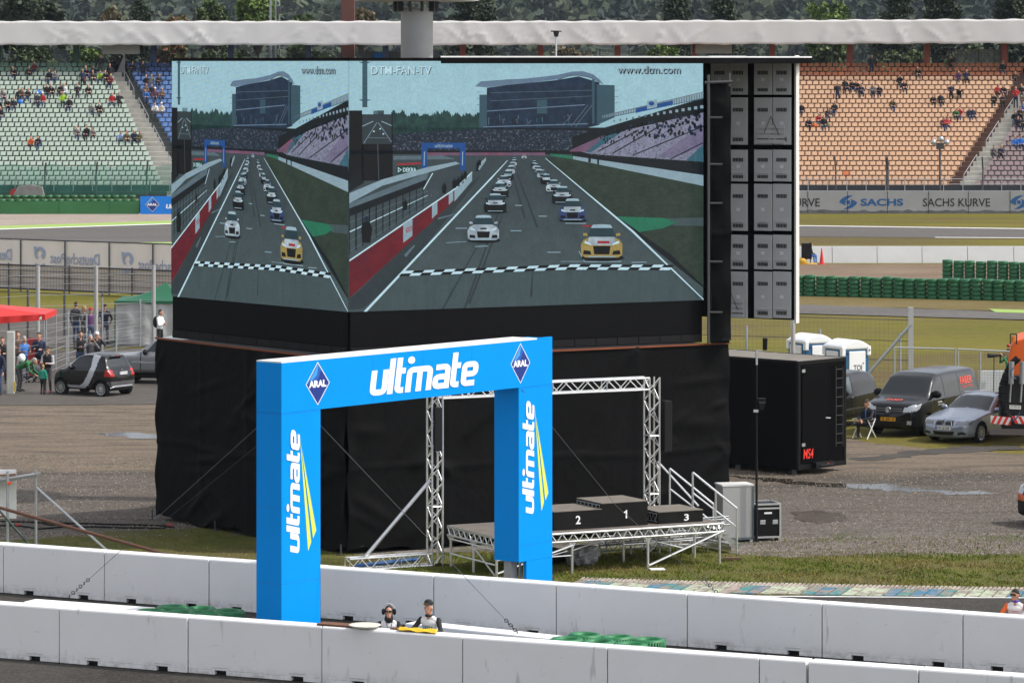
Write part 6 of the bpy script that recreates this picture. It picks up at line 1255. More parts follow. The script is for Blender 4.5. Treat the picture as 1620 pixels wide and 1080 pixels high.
mb = MB(); mb.tube(bq(0, zt + .02), bq(LB, zt + .02), .035); mb.tube(bq(0, zm - .03, .05), bq(LB, zm - .03, .05), .035); mb.tube(bq(0, zb, .05), bq(LB, zb, .05), .045)
for f in (.25, .5, .75): mb.tube(bq(0, zb + (zm - zb) * f, .05), bq(LB, zb + (zm - zb) * f, .05), .014, 5)
mb.build('rails', M_DARKSTEEL, bf)
for x in (-60, 34, 104, 174, 243, 15, 111, 210): u, _ = bpos(x, 400); mb = MB(); lo = x in (15, 111, 210); mb.tube(bq(u, 0, .07), bq(u, (zm if lo else zt) + .05, .07), .04); mb.build('post', M_DARKSTEEL, bf)
mb = MB(); wire_net(mb, bq(0, 0, .09), bq(LB, 0, .09), zb, zm, .2, .008); mb.build('mesh', mat('dark_mesh', (.06, .06, .06), .7, .2, 0, alpha=.45), bf)
m_bl = mat('faded_blue_lettering', (.36, .40, .55), .85, var=.05)
def bword(txt, x0, x1, ya, yb, par=bf):
    u0, z0 = bpos(x0, yb); u1, z1 = bpos(x1, ya); mb = MB(); lettering(mb, txt, bq(u0, z0, .05), dB, (0, 0, 1), u1 - u0, z1 - z0, .012, flip=True); mb.build('lettering', m_bl, par)
bword('Deutsche', 106, 158, 402, 418); bword('Post', 80, 104, 401, 416); bword('Deutsche', -32, 19, 394, 410); bword('Deutsche', 246, 298, 413, 430); bword('Post', 219, 244, 411, 427)
def horn(x, y):
    u, z = bpos(x, y); mb = MB(); n = 26; s = .032
    for i in range(n):
        a0, a1 = math.pi * (.18 + 1.64 * i / n) + math.pi * 1.5, math.pi * (.18 + 1.64 * (i + 1) / n) + math.pi * 1.5; w0, w1 = .10 + .14 * i / n, .10 + .14 * (i + 1) / n
        mb.poly([bq(u + .36 * math.cos(-a0) * -1, z + .36 * math.sin(a0), .05), bq(u + .36 * math.cos(-a1) * -1, z + .36 * math.sin(a1), .05), bq(u + (.36 - w1) * math.cos(-a1) * -1, z + (.36 - w1) * math.sin(a1), .05), bq(u + (.36 - w0) * math.cos(-a0) * -1, z + (.36 - w0) * math.sin(a0), .05)])
    for sg in (-1, 1):
        mb.poly([bq(u + sg * .05 + sg * .34 * 0, z - .62, .052), bq(u + sg * .30, z - .50, .052), bq(u + sg * .38, z - .62, .052), bq(u + sg * .16, z - .74, .052)])
    mb.poly([bq(u - .42, z + .38, .051), bq(u - .22, z + .34, .051), bq(u - .28, z - .1, .051), bq(u - .36, z - .05, .051)]); mb.build('emblem', m_bl, bf)
horn(64, 401); horn(203, 410)
# green tent with pale wall
gt = thing('green_tent', 'green roofed tent with a pale grey wall behind the small car', 'tent', G(230, 548)); Yt = 161.0; m_can = mat('tent_green', (.006, .10, .045), .6, var=.12, scale=1); L0, R0 = W(182, 476, Yt), W(300, 478, Yt); mid = W(263, 446, Yt + 1.6)
mb = MB(); base = [V((L0.x, Yt, L0.z)), V((R0.x, Yt, L0.z)), V((R0.x, Yt + 3.2, L0.z)), V((L0.x, Yt + 3.2, L0.z))]
for k in range(4):
    a, b = base[k], base[(k + 1) % 4]; n_ = 6
    for j in range(n_):
        f0, f1 = j / n_, (j + 1) / n_; sg0, sg1 = -.18 * math.sin(math.pi * f0), -.18 * math.sin(math.pi * f1)
        mb.poly([a.lerp(mid, f0) + V((0, 0, sg0)), b.lerp(mid, f0) + V((0, 0, sg0)), b.lerp(mid, f1) + V((0, 0, sg1)), a.lerp(mid, f1) + V((0, 0, sg1))])
    mb.obox(a + V((0, 0, -.12)), b - a, (b - a).normalized().cross(V((0, 0, 1))) * .015, (0, 0, .12))
mb.build('roof', m_can, gt)
vs = []; nx, ny = 40, 10
for j in range(ny + 1):
    for i in range(nx + 1): x = L0.x + .05 + (R0.x - L0.x - .1) * i / nx; z = .05 + (L0.z - .1) * j / ny; vs.append((x, Yt + .04 + .03 * math.sin(i * .7) + .02 * math.sin(j * 1.4 + i * .3), z))
mesh_obj('wall', vs, [(j * (nx + 1) + i, j * (nx + 1) + i + 1, (j + 1) * (nx + 1) + i + 1, (j + 1) * (nx + 1) + i) for j in range(ny) for i in range(nx)], mat('tent_grey', (.40, .40, .40), .8, var=.1, scale=1), None, gt, True)
for q in base: mb = MB(); mb.tube((q.x, q.y, 0), q, .03); mb.build('pole', m_can, gt)
rt = thing('red_tent', 'corner of a red canopy tent at the left edge', 'tent', G(30, 590)); Yr = 145.5; m_rc = mat('tent_red', (.58, .02, .015), .5, var=.12, scale=1.5, bump=.4, bscale=2.5); cr = W(71, 497, Yr); fl_ = W(-60, 504, Yr - .5); bkL = W(-60, 484, Yr + 3)
ap_ = W(-70, 476, Yr + 1.5); mb = MB(); c2 = cr + V((.1, 2.9, 0)); dn = V((0, 0, -.22))
mb.poly([fl_, cr, ap_]); mb.poly([cr, c2, ap_])
n_ = 14
for k in range(n_):
    f0, f1 = k / n_, (k + 1) / n_; a, b = fl_.lerp(cr, f0), fl_.lerp(cr, f1); mb.poly([a + dn * (1 + .4 * (1 - f0)) + V((0, .03 * math.sin(k * 2), 0)), b + dn * (1 + .4 * (1 - f1)) + V((0, .03 * math.sin(k * 2 + 2), 0)), b, a])
mb.poly([cr + dn, c2 + dn, c2, cr]); mb.build('canopy', m_rc, rt)
for q in (cr, c2): mb = MB(); mb.tube((q.x - .03, q.y + .05, 0), q + V((-.03, .05, -.02)), .025); mb.build('pole', M_STEEL, rt)
mb = MB(); q = cr + V((-.32, -.02, -.2)); mb.obox(q, (.2, 0, 0), (0, .01, 0), (0, 0, .12)); mb.build('white_tag', M_WHITE, rt)
# scaffold with a white board at the lower left
sc_ = thing('scaffold_platform', 'scaffold platform with a white board and steel tubes at the left edge', 'scaffold', G(20, 870))
Ysc = 94.0
mb = MB(); a, b = W(-30, 768, Ysc), W(58, 754, Ysc - .6); mb.obox(a, b - a, (.05, .55, 0), (0, 0, .07)); mb.build('deck', mat('scaffold_deck', (.30, .30, .30), .5, .5), sc_)
for x, yt, yb in ((57, 743, 872), (12, 745, 872)): mb = MB(); q = W(x, yt, Ysc - .5); mb.tube((q.x, q.y, 0), q, .035); mb.build('standard', M_STEEL, sc_)
mb = MB(); mb.tube(W(58, 771, Ysc - .55), W(178, 878, Ysc - 3.2), .03); mb.build('brace', M_STEEL, sc_)
mb = MB(); mb.tube(W(-20, 785, Ysc - .5), W(52, 868, Ysc - 1.2), .03); mb.build('brace', mat('green_tube', (.04, .06, .055), .5, .4), sc_)
mb = MB(); mb.obox(W(-20, 820, Ysc + .3), (.72, 0, 0), (0, .05, 0), (0, 0, 1.22)); mb.build('white_board', M_WHITE, sc_, bevel=.01)
mb = MB(); mb.obox(W(-20, 754, Ysc + .25), (.7, 0, .04), (0, .04, 0), (0, 0, .04)); mb.obox(W(-20, 818, Ysc + .25), (.4, 0, .0), (0, .04, 0), (0, 0, .04)); mb.build('wooden_rail', mat('rail_brown', (.25, .11, .03), .7), sc_)
mb = MB(); mb.box(W(15, 764, Ysc - .52), (.1, .06, .06)); mb.build('orange_cap', mat('cap_orange', (.8, .08, .02), .5), sc_)
mb = MB(); mb.tube(W(-20, 797, 92.6), W(290, 884, 87.5), .04, 8); tag(mb.build('rusty_pole', mat('rust_pole', (.13, .055, .035), .7, var=.3, scale=5)), 'long rusty brown pole slanting down behind the far white barrier', 'pole')
def cable(label, pts, r=.025):
    P = [G(x, y) + V((0, 0, .03)) for x, y in pts]; out = []
    for a, b in zip(P[:-1], P[1:]):
        for k in range(4): q = a.lerp(b, k / 4); q += V((0, rnd.uniform(-.05, .05), 0)); out.append(q)
    mb = MB(); mb.path(out + [P[-1]], r, 6); tag(mb.build('power_cable', M_RUBBER), label, 'cable', 'black cables on the gravel')
cable('black cable nearest the yard, running from the left edge to the black cloth', [(-20, 825), (60, 828), (150, 830), (250, 833), (275, 836)]); cable('black cable with a coupling, nearest the barrier', [(-20, 833), (30, 833), (60, 838), (110, 834), (180, 836), (262, 837)]); cable('black cable between the two others', [(60, 828), (80, 832), (130, 829.5), (220, 831.5), (265, 833)])
mb = MB(); q = G(29, 833); mb.tube(q + V((-.08, 0, .05)), q + V((.06, 0, .05)), .04, 10); tag(mb.build('cable_coupling', mat('coupling_red', (.35, .04, .03), .5)), 'red and white cable coupling lying by the scaffold', 'coupling')
mb = MB(); q = G(268, 833); mb.tube(q + V((-.07, 0, .05)), q + V((.09, .0, .05)), .035, 10); tag(mb.build('cable_plug', mat('plug_red', (.4, .05, .04), .5)), 'red and grey plug at the corner of the black cloth', 'plug')
# ================================================================ VEHICLES
def inpoly(px, py, poly):
    ins = np.zeros(len(px), bool); n = len(poly); j = n - 1
    for i in range(n):
        xi, yi = poly[i]; xj, yj = poly[j]; c = ((yi > py) != (yj > py)) & (px < (xj - xi) * (py - yi) / (yj - yi + 1e-12) + xi); ins ^= c; j = i
    return ins
def chaikin(P, it=2):
    for _ in range(it):
        Q = [P[:, :1]]
        for k in range(P.shape[1] - 1): a, b = P[:, k:k + 1], P[:, k + 1:k + 2]; Q += [a * .75 + b * .25, a * .25 + b * .75]
        Q.append(P[:, -1:]); P = np.concatenate(Q, 1)
    return P
def smooth1(y, k):
    if k < 2: return y
    ker = np.hanning(k + 2)[1:-1]; ker /= ker.sum(); yp = np.pad(y, (k, k), 'edge'); return np.convolve(yp, ker, 'same')[k:-k]
def car_loft(sp, res=.032):
    L = sp['L']; xs = np.linspace(0, L, int(L / res) + 1); I = lambda pts: np.interp(xs, [q[0] for q in pts], [q[1] for q in pts])
    top = smooth1(I(sp['top']), sp.get('sm', 5)); wid = smooth1(I(sp['wid']), 5); bot = I(sp['bot']); belt = I(sp['belt']); tum = sp['tum']
    zb = np.minimum(belt, top - .07); hs = np.clip((top - zb - .07) / .3, 0, 1); wt = wid * .985 - tum * (top - zb) - .035 * (1 - hs)
    z2 = np.minimum(bot + .12, zb - .1); z3 = np.minimum(bot + .32, zb - .06); c = lambda y, z: np.stack([np.full_like(xs, 0) + y, z], -1)
    P = np.stack([c(0, bot), c(wid * .90, bot), c(wid * .985, z2), c(wid, z3), c(wid * .995, zb - .04), c(wid * .975, zb + .01), c(wt + .01, np.maximum(zb + .02, top - .09)), c(wt * .80, top - .012), c(0, top)], 1)
    P = chaikin(P, 2); segs = np.linalg.norm(P[:, 1:] - P[:, :-1], axis=2).max(0); cols = []
    for k, s_ in enumerate(segs):
        n = max(1, int(math.ceil(s_ / res))); 
        for i in range(n): cols.append(P[:, k] * (1 - i / n) + P[:, k + 1] * (i / n))
    cols.append(P[:, -1]); Rg = np.stack(cols, 1); M = Rg.shape[1]
    full = np.concatenate([Rg, (Rg * np.array([-1, 1]))[:, -2:0:-1]], 1); m = full.shape[1]
    rings = []; 
    def cap(ring, x0, bulge, inv):
        zc = (ring[:, 1].max() + ring[:, 1].min()) / 2; out = []; n = 16
        for k in range(1, n + 1): f = 1 - k / n; out.append(np.column_stack([np.full(m, x0 + bulge * (1 - f * f)), ring[:, 0] * f, zc + (ring[:, 1] - zc) * f]))
        return out if not inv else out[::-1]
    rings += cap(full[0], 0, -sp.get('nose', .05), True); rings += [np.column_stack([np.full(m, xs[i]), full[i]]) for i in range(len(xs))]; rings += cap(full[-1], L, sp.get('tail', .03), False)
    vs = np.concatenate(rings); n = len(rings); a = np.arange(n - 1)[:, None] * m; k = np.arange(m)[None]; k2 = (k + 1) % m
    fs = np.stack([a + k, a + m + k, a + m + k2, a + k2], -1).reshape(-1, 4)
    return vs, fs
def pick(vs, fs, mask):
    f = fs[mask]; u, inv = np.unique(f, return_inverse=True); return vs[u], inv.reshape(-1, 4)
m_rim = mat('alloy_rim', (.48, .49, .5), .3, .85, .05); m_lampg = mat('lamp_glass', (.42, .45, .47), .08, .2, 0, spec=.8); m_taill = mat('tail_lamp_red', (.45, .012, .012), .15, 0, 0, spec=.7); m_under = mat('underbody', (.006, .006, .006), .8, var=0)
def wheel(parent, x, y, r, wd, spokes, rimf=.68, dark=False):
    sg = 1 if y > 0 else -1; mb = MB(); prof = [(r * rimf * .92, -wd / 2 * .9), (r * .93, -wd / 2), (r, -wd / 2 * .75), (r, wd / 2 * .75), (r * .93, wd / 2), (r * rimf * .92, wd / 2 * .9)]; mb.lathe(prof, (x, y, r), 28, 'Y', closed=True); o = mb.build('wheel', M_RUBBER, parent, False, world=False)
    mb = MB(); yo = y + sg * wd * .30; mb.lathe([(r * rimf * .88, 0), (r * rimf, sg * .02), (r * rimf, sg * .05), (r * rimf * .93, sg * .045)], (x, yo, r), 28, 'Y', closed=True)
    for k in range(spokes):
        a = 2 * math.pi * k / spokes; d = V((math.cos(a), 0, math.sin(a))); e = V((-d.z, 0, d.x)); c = V((x, yo + sg * .025, r)); w0, w1 = r * .06, r * .10
        mb.obox(c + d * r * .08 - e * w0, d * r * (rimf - .12), e * 2 * w0, (0, sg * .02, 0))
    mb.lathe([(0, sg * .055), (r * .16, sg * .05), (r * .17, 0)], (x, yo, r), 14, 'Y'); mb.build('rim', m_rim, o, False, world=False)
    mb = MB(); mb.lathe([(r * rimf * .9, 0), (0, 0)], (x, yo - sg * .03, r), 20, 'Y'); mb.build('brake_disc', m_under, o, world=False)
def build_car(name, label, cat, sp, front, head, paint):
    h = V((head[0], head[1], 0)).normalized(); rz = math.atan2(-h.y, -h.x); t_ = thing(name, label, cat, (front[0], front[1], 0), None, rz)
    vs, fs = car_loft(sp); p = vs[fs]; c = p.mean(1); n = np.cross(p[:, 2] - p[:, 0], p[:, 3] - p[:, 1]); n /= np.linalg.norm(n, axis=1)[:, None] + 1e-9
    out = np.sign((n * (c - np.array([sp['L'] / 2, 0, .8]))).sum(1)); n *= out[:, None]
    X, Y, Z = c.T; NX, NY, NZ = n.T; used = np.zeros(len(fs), bool)
    for (wx, r) in sp['arch']:
        used |= ((X - wx) ** 2 + (Z - sp['wr']) ** 2 < (r) ** 2) & (np.abs(Y) > .5) & (Z > .0)
    for (nm, m, kind, data) in sp['parts']:
        if kind == 'side': mk = inpoly(X, Z, data) & (np.abs(NY) > .45)
        elif kind == 'front': mk = (inpoly(np.abs(Y), Z, data)) & (NX < -.25)
        elif kind == 'rear': mk = (inpoly(np.abs(Y), Z, data)) & (NX > .25)
        elif kind == 'plan': mk = inpoly(X, np.abs(Y), data) & (NZ > .25)
        elif kind == 'any': mk = inpoly(X, Z, data)
        mk &= ~used
        if not mk.any(): continue
        used |= mk
        sides = (mk & (Y > 0), mk & (Y <= 0)) if kind == 'side' or nm in ('headlight', 'tail_light', 'fog_lamp', 'intake') else (mk,)
        for q in sides:
            if q.any(): v_, f_ = pick(vs, fs, q); mesh_obj(nm, v_, f_, m, None, t_, True, world=False)
    v_, f_ = pick(vs, fs, ~used); mesh_obj('body', v_, f_, paint, None, t_, True, world=False)
    W2 = max(q[1] for q in sp['wid']); mb = MB(); b0 = sp['arch'][0][0] - sp['arch'][0][1] - .05; b1 = sp['arch'][-1][0] + sp['arch'][-1][1] + .05
    mb.box(((b0 + b1) / 2, 0, .42), (b1 - b0 - .2, W2 * 1.35, .40)); mb.build('underbody', m_under, t_, world=False)
    for (wx, r) in sp['arch']:
        for s_ in (1, -1): wheel(t_, wx, s_ * (W2 - .125), sp['wr'], .2, sp.get('spokes', 7), sp.get('rimf', .68))
    return t_
def plate(t_, x, z, txt, m, rear=False, w=.52, h=.11, blue=True, tilt=0):
    s_ = -1 if not rear else 1; mb = MB(); mb.obox((x, -w / 2, z), (s_ * .015, 0, 0), (0, w, 0), (0, 0, h)); o = mb.build('number_plate', m, t_, world=False)
    u = V((0, -1, 0)) if not rear else V((0, 1, 0)); start = V((x + s_ * .019, (w / 2 - .07) * (1 if not rear else -1), z + .018)); mb = MB(); lettering(mb, txt, start, u, (0, 0, 1), w - .10, h - .036, .01); mb.build('lettering', m_ink, o, world=False)
    if blue: mb = MB(); mb.obox((x + s_ * .016, (w / 2 - .045) * (1 if not rear else -1) - (.0 if not rear else 0), z), (s_ * .002, 0, 0), (0, .045 if not rear else -.045, 0), (0, 0, h)); mb.build('blue_strip', mat('plate_blue', (.01, .06, .42), .4, var=0), o, world=False)
def mirror(t_, x, y, z, m, s=1.0):
    for sg in (1, -1): mb = MB(); mb.ball((x, sg * (y + .10), z), .07 * s, .12 * s, .085 * s, 10, 6); mb.obox((x - .02, sg * (y - .04), z - .06), (.05, 0, 0), (0, sg * .1, 0), (0, 0, .04)); mb.build('wing_mirror', m, t_, True, world=False)
m_plw = mat('plate_white', (.75, .75, .73), .4, var=0); m_ply = mat('plate_yellow', (.75, .36, .02), .4, var=0); m_seam = mat('seam_black', (.005, .005, .005), .7, var=0)
p_black = mat('car_black', (.006, .006, .007), .25, 0, .05, spec=.4, coat=.25); p_anth = mat('car_anthracite', (.008, .0083, .009), .22, .0, .05, spec=.4, coat=.2); p_silver = mat('car_silver', (.29, .335, .41), .3, .55, .03, coat=.6); p_tri = mat('tridion_silver', (.50, .52, .55), .3, .5, .03, coat=.4); p_grey = mat('car_grey', (.26, .27, .28), .32, .5, .04, coat=.5); p_orange = mat('truck_orange', (.70, .11, .006), .5, 0, .05)
# the small two seater, seen from behind
sm = dict(L=2.70, wr=.29, tum=.30, sm=5, nose=.06, tail=.03, rimf=.72, spokes=12, top=[(0, .60), (.07, .80), (.35, .97), (.62, 1.05), (.85, 1.24), (1.15, 1.45), (1.5, 1.55), (1.9, 1.55), (2.25, 1.49), (2.38, 1.42), (2.55, 1.05), (2.62, .98), (2.70, .86)],
 wid=[(0, .58), (.12, .68), (.4, .76), (2.2, .78), (2.55, .74), (2.70, .68)], bot=[(0, .24), (2.4, .24), (2.7, .32)], belt=[(0, .86), (1, .98), (2.7, 1.0)], arch=[(.42, .345), (2.29, .345)],
 parts=[('rear_window', M_GLASS, 'rear', [(0, 1.06), (.56, 1.06), (.47, 1.38), (0, 1.38)]), ('windscreen', M_GLASS, 'front', [(0, 1.06), (.66, 1.06), (.55, 1.45), (0, 1.47)]),
  ('side_window', M_GLASS, 'side', [(.80, 1.04), (1.62, 1.04), (1.70, 1.30), (1.58, 1.44), (1.22, 1.43)]), ('rear_side_window', M_GLASS, 'side', [(1.66, 1.04), (1.74, 1.06), (1.80, 1.38), (1.66, 1.43), (1.74, 1.28)]),
  ('safety_frame', p_tri, 'side', [(.70, .30), (1.50, .27), (1.72, .40), (1.93, .72), (2.06, 1.02), (2.16, 1.48), (1.84, 1.52), (1.84, 1.1), (1.72, .82), (1.52, .5), (1.35, .40), (.72, .38)]),
  ('roof_edge', p_tri, 'side', [(.72, 1.06), (.80, 1.05), (1.22, 1.46), (1.9, 1.50), (1.9, 1.55), (1.2, 1.54), (.95, 1.36)]),
  ('tail_light', m_taill, 'rear', [(.50, .88), (.72, .88), (.72, .99), (.53, .99)]), ('tail_light', m_taill, 'rear', [(.50, .74), (.74, .74), (.74, .85), (.50, .85)]), ('tail_light', m_taill, 'side', [(2.44, .74), (2.72, .74), (2.72, .98), (2.48, .98)]),
  ('door_seam', m_seam, 'side', [(.79, .36), (.81, .36), (.83, 1.02), (.80, 1.02)]), ('rear_bumper', mat('bumper_grey', (.10, .10, .105), .35, .3), 'rear', [(0, .32), (.8, .32), (.8, .56), (0, .56)])])
hd = V((-.84, .54, 0)).normalized(); rg = V((hd.y, -hd.x, 0)); rl = G(162, 628); fr_ = rl + rg * .655 + hd * (1.87 + .42)
smart = build_car('small_car', 'tiny black two seat car with a silver body frame, seen from behind', 'car', sm, fr_, hd, p_black)
plate(smart, 2.715, .80, 'KU ZJ 40', m_plw, True, .46, .10); mirror(smart, .95, .70, 1.02, p_black)
mb = MB(); mb.obox((2.70, -.5, .36), (.04, 0, 0), (0, 1.0, 0), (0, 0, .05)); mb.tube((2.72, -.5, .38), (2.66, -.68, .33), .02); mb.tube((2.72, .5, .38), (2.66, .68, .33), .02); mb.build('skid_trim', p_tri, smart, world=False, bevel=.01)
mb = MB(); mb.obox((2.36, -.35, 1.455), (.12, 0, -.03), (0, .7, 0), (0, 0, .03)); mb.build('spoiler', p_black, smart, world=False, bevel=.01); mb = MB(); mb.box((2.44, 0, 1.46), (.05, .2, .025)); mb.build('brake_light', m_taill, smart, world=False)
mb = MB(); mb.box((2.66, 0, .965), (.02, .12, .025)); mb.build('badge', m_rim, smart, world=False)
# silver off-roader mostly behind the cloth
sv = dict(L=4.5, wr=.37, tum=.28, sm=5, nose=.05, rimf=.62, top=[(0, .82), (.08, 1.02), (.3, 1.10), (1.25, 1.18), (1.38, 1.22), (2.0, 1.68), (2.4, 1.77), (4.2, 1.74), (4.42, 1.6), (4.5, 1.0)], wid=[(0, .78), (.15, .86), (.5, .91), (4.3, .91), (4.5, .84)], bot=[(0, .42), (4.5, .42)], belt=[(0, 1.05), (4.5, 1.16)], arch=[(.85, .44), (3.5, .44)],
 parts=[('windscreen', M_GLASS, 'front', [(0, 1.22), (.74, 1.22), (.62, 1.70), (0, 1.70)]), ('side_window', M_GLASS, 'side', [(1.72, 1.22), (2.6, 1.22), (2.6, 1.66), (2.12, 1.66)]), ('side_window', M_GLASS, 'side', [(2.68, 1.22), (3.5, 1.22), (3.5, 1.64), (2.68, 1.66)]),
  ('headlight', m_lampg, 'front', [(.5, .85), (.84, .85), (.84, 1.0), (.5, 1.0)]), ('indicator', mat('indicator_orange', (.6, .12, .02), .3), 'side', [(.06, .86), (.16, .86), (.16, .98), (.06, .98)]), ('sill', mat('sill_grey', (.10, .10, .10), .6), 'side', [(0, .40), (4.6, .40), (4.6, .56), (0, .56)]), ('trim_strip', mat('strip_pale', (.45, .46, .48), .35, .5), 'side', [(1.2, .82), (4.4, .82), (4.4, .87), (1.2, .87)]), ('door_seam', m_seam, 'side', [(1.50, .56), (1.53, .56), (1.53, 1.2), (1.50, 1.2)])])
suv = build_car('off_roader', 'silver off road car half hidden behind the black cloth', 'car', sv, G(168, 606) + V((0, .5, 0)), (-.985, .17), p_grey); mirror(suv, 1.72, .86, 1.22, M_BLACKMAT, 1.3)
mb = MB(); mb.box((2.35, .925, 1.06), (.22, .04, .05)); mb.box((2.35, -.925, 1.06), (.22, .04, .05)); mb.build('door_handle', M_BLACKMAT, suv, world=False)
# dark delivery van facing us
vn = dict(L=5.29, wr=.345, tum=.20, sm=7, nose=.10, rimf=.64, spokes=6, top=[(0, .80), (.05, 1.02), (.28, 1.12), (.90, 1.22), (1.05, 1.28), (1.72, 1.84), (2.05, 1.95), (3.2, 1.975), (4.9, 1.96), (5.15, 1.88), (5.25, 1.5), (5.29, 1.0)], wid=[(0, .76), (.10, .87), (.4, .95), (5.0, .95), (5.29, .90)], bot=[(0, .26), (5.29, .3)], belt=[(0, .98), (.9, 1.14), (5.29, 1.18)], arch=[(.92, .42), (4.32, .42)],
 parts=[('windscreen', M_GLASS, 'plan', [(1.06, 0), (1.02, .82), (1.10, .86), (1.74, .74), (1.80, 0)]), ('side_window', M_GLASS, 'side', [(1.50, 1.22), (2.28, 1.22), (2.28, 1.82), (1.98, 1.80)]), ('quarter_window', M_GLASS, 'side', [(1.22, 1.20), (1.44, 1.22), (1.80, 1.66), (1.72, 1.68)]),
  ('side_panel_window', mat('panel_glass', (.028, .028, .027), .12, 0, 0, spec=.5), 'side', [(2.38, 1.23), (3.52, 1.23), (3.52, 1.80), (2.38, 1.82)]), ('side_panel_window', mat('panel_glass', (.03, .03, .03)), 'side', [(3.60, 1.23), (4.86, 1.25), (4.92, 1.72), (3.60, 1.80)]),
  ('headlight', m_lampg, 'front', [(.48, .80), (.90, .86), (.93, 1.06), (.80, 1.06), (.50, .94)]), ('headlight', m_lampg, 'side', [(-.05, .84), (.30, .90), (.46, 1.08), (.1, 1.04)]), ('grille', m_seam, 'front', [(0, .80), (.47, .80), (.49, .94), (0, .94)]), ('intake', m_seam, 'front', [(0, .36), (.55, .36), (.5, .50), (0, .50)]), ('fog_lamp', m_lampg, 'front', [(.62, .42), (.76, .42), (.76, .54), (.62, .54)]),
  ('door_seam', m_seam, 'side', [(2.32, .36), (2.345, .36), (2.345, 1.84), (2.32, 1.84)]), ('door_seam', m_seam, 'side', [(1.36, .5), (1.39, .5), (1.46, 1.2), (1.43, 1.2)]), ('door_seam', m_seam, 'side', [(3.55, .36), (3.575, .36), (3.575, 1.84), (3.55, 1.84)]), ('slide_rail', m_seam, 'side', [(3.6, 1.12), (5.1, 1.12), (5.1, 1.145), (3.6, 1.145)])])
hv_ = V((-.5, -.866, 0)); lv_ = V((-hv_.y, hv_.x, 0)); wl_ = G(1463, 689); frv = wl_ - lv_ * .83 + hv_ * .92
van = build_car('delivery_van', 'dark grey delivery van with red lettering, facing left behind the seated person', 'van', vn, frv, hv_, p_anth); mirror(van, 1.42, .92, 1.30, M_BLACKMAT, 1.5)
plate(van, -.10, .52, 'K 381 X', m_ply, False, .52, .12, False); m_vred = mat('van_red_lettering', (.62, .06, .03), .4, var=0)
mb = MB(); mb.torus((-.095, 0, .88), .085, .012, 20, 6, 'X')
for a, b in (((-.05, .055), (-.02, -.055)), ((-.02, -.055), (0, .01)), ((0, .01), (.02, -.055)), ((.02, -.055), (.05, .055)), ((-.03, .07), (0, .02)), ((0, .02), (.03, .07))): mb.tube((-.105, a[0], .88 + a[1]), (-.105, b[0], .88 + b[1]), .008, 5)
mb.build('emblem', m_rim, van, world=False)
mb = MB()
for z in (.845, .915): mb.obox((-.085, -.46, z), (.02, 0, 0), (0, .36, 0), (0, 0, .012)); mb.obox((-.085, .10, z), (.02, 0, 0), (0, .36, 0), (0, 0, .012))
mb.build('grille_bar', m_rim, van, world=False)
def hood_text(t_, txt, x, z, w, h, m, slope):
    mb = MB(); lettering(mb, txt, (x, w / 2, z), (0, -1, 0), V((slope[0], 0, slope[1])), w, h, .02); mb.build('lettering', m, t_, world=False)
hood_text(van, 'FABER', .33, 1.15, .58, .22, m_vred, (.985, .17))
def side_text(t_, txt, x, y, z, w, h, m, bold=.02, lean=0, rise=0):
    mb = MB(); lettering(mb, txt, (x, y, z), V((1, 0, rise)), V((0, -.10, 1)), w, h, bold, lean); return mb.build('lettering', m, t_, world=False)
# right-hand lettering runs front to rear along the left flank
side_text(van, 'FABER', 3.72, -.935 if False else .0, 0, .01, .01, m_vred) if False else None
def flank(t_, txt, x, y, z, w, h, m, bold=.02, tumble=.10):
    mb = MB(); vs, fs = text2d(txt, bold); sz = vs.max(0); P = [V((x + w * q[0] / sz[0], -(y - tumble * h * q[1] / sz[1]), z + h * q[1] / sz[1])) for q in vs]; mb.add(P, fs); mb.build('lettering', m, t_, world=False)
flank(van, 'FABER', 3.72, .876, 1.46, .98, .24, m_vred, .03, .2); flank(van, 'AUDIOVISUELL', 3.74, .900, 1.335, .95, .075, m_vred, .0, .2); flank(van, 'FABER', 1.70, .957, 1.00, .34, .055, M_LETWHITE, .01, 0); flank(van, 'audiovisuell', 1.70, .957, .93, .46, .04, M_LETWHITE, 0, 0)
mb = MB(); mb.box((2.16, -.955, 1.08), (.16, .03, .04)); mb.box((2.16, .955, 1.08), (.16, .03, .04)); mb.build('door_handle', M_BLACKMAT, van, world=False)
mb = MB(); mb.obox((1.15, -.35, 1.345), (.2, .03, .02), (0, .25, 0), (.0, 0, .004)); mb.build('dashboard_paper', M_WHITE, van, world=False)
# black small van at the left of it
cd = dict(vn); cd.update(L=4.40, wr=.32, top=[(0, .78), (.05, .98), (.3, 1.06), (1.0, 1.14), (1.15, 1.18), (1.8, 1.68), (2.15, 1.80), (3.2, 1.835), (3.9, 1.76), (4.2, 1.60), (4.36, 1.2), (4.40, .8)], wid=[(0, .72), (.1, .82), (.4, .89), (4.1, .89), (4.4, .82)], bot=[(0, .24), (4.4, .28)], belt=[(0, .95), (4.4, 1.1)], arch=[(.86, .40), (3.54, .40)], parts=[('windscreen', M_GLASS, 'plan', [(1.16, 0), (1.12, .8), (1.82, .68), (1.88, 0)]), ('side_window', mat('clear_glass', (.06, .08, .085), .1, 0, 0, spec=.8), 'side', [(1.58, 1.12), (2.36, 1.12), (2.36, 1.66), (2.02, 1.64)]), ('door_seam', m_seam, 'side', [(2.42, .36), (2.45, .36), (2.45, 1.7), (2.42, 1.7)]), ('side_moulding', mat('moulding_grey', (.05, .05, .05), .4), 'side', [(1.2, .60), (4.2, .60), (4.2, .64), (1.2, .64)])])
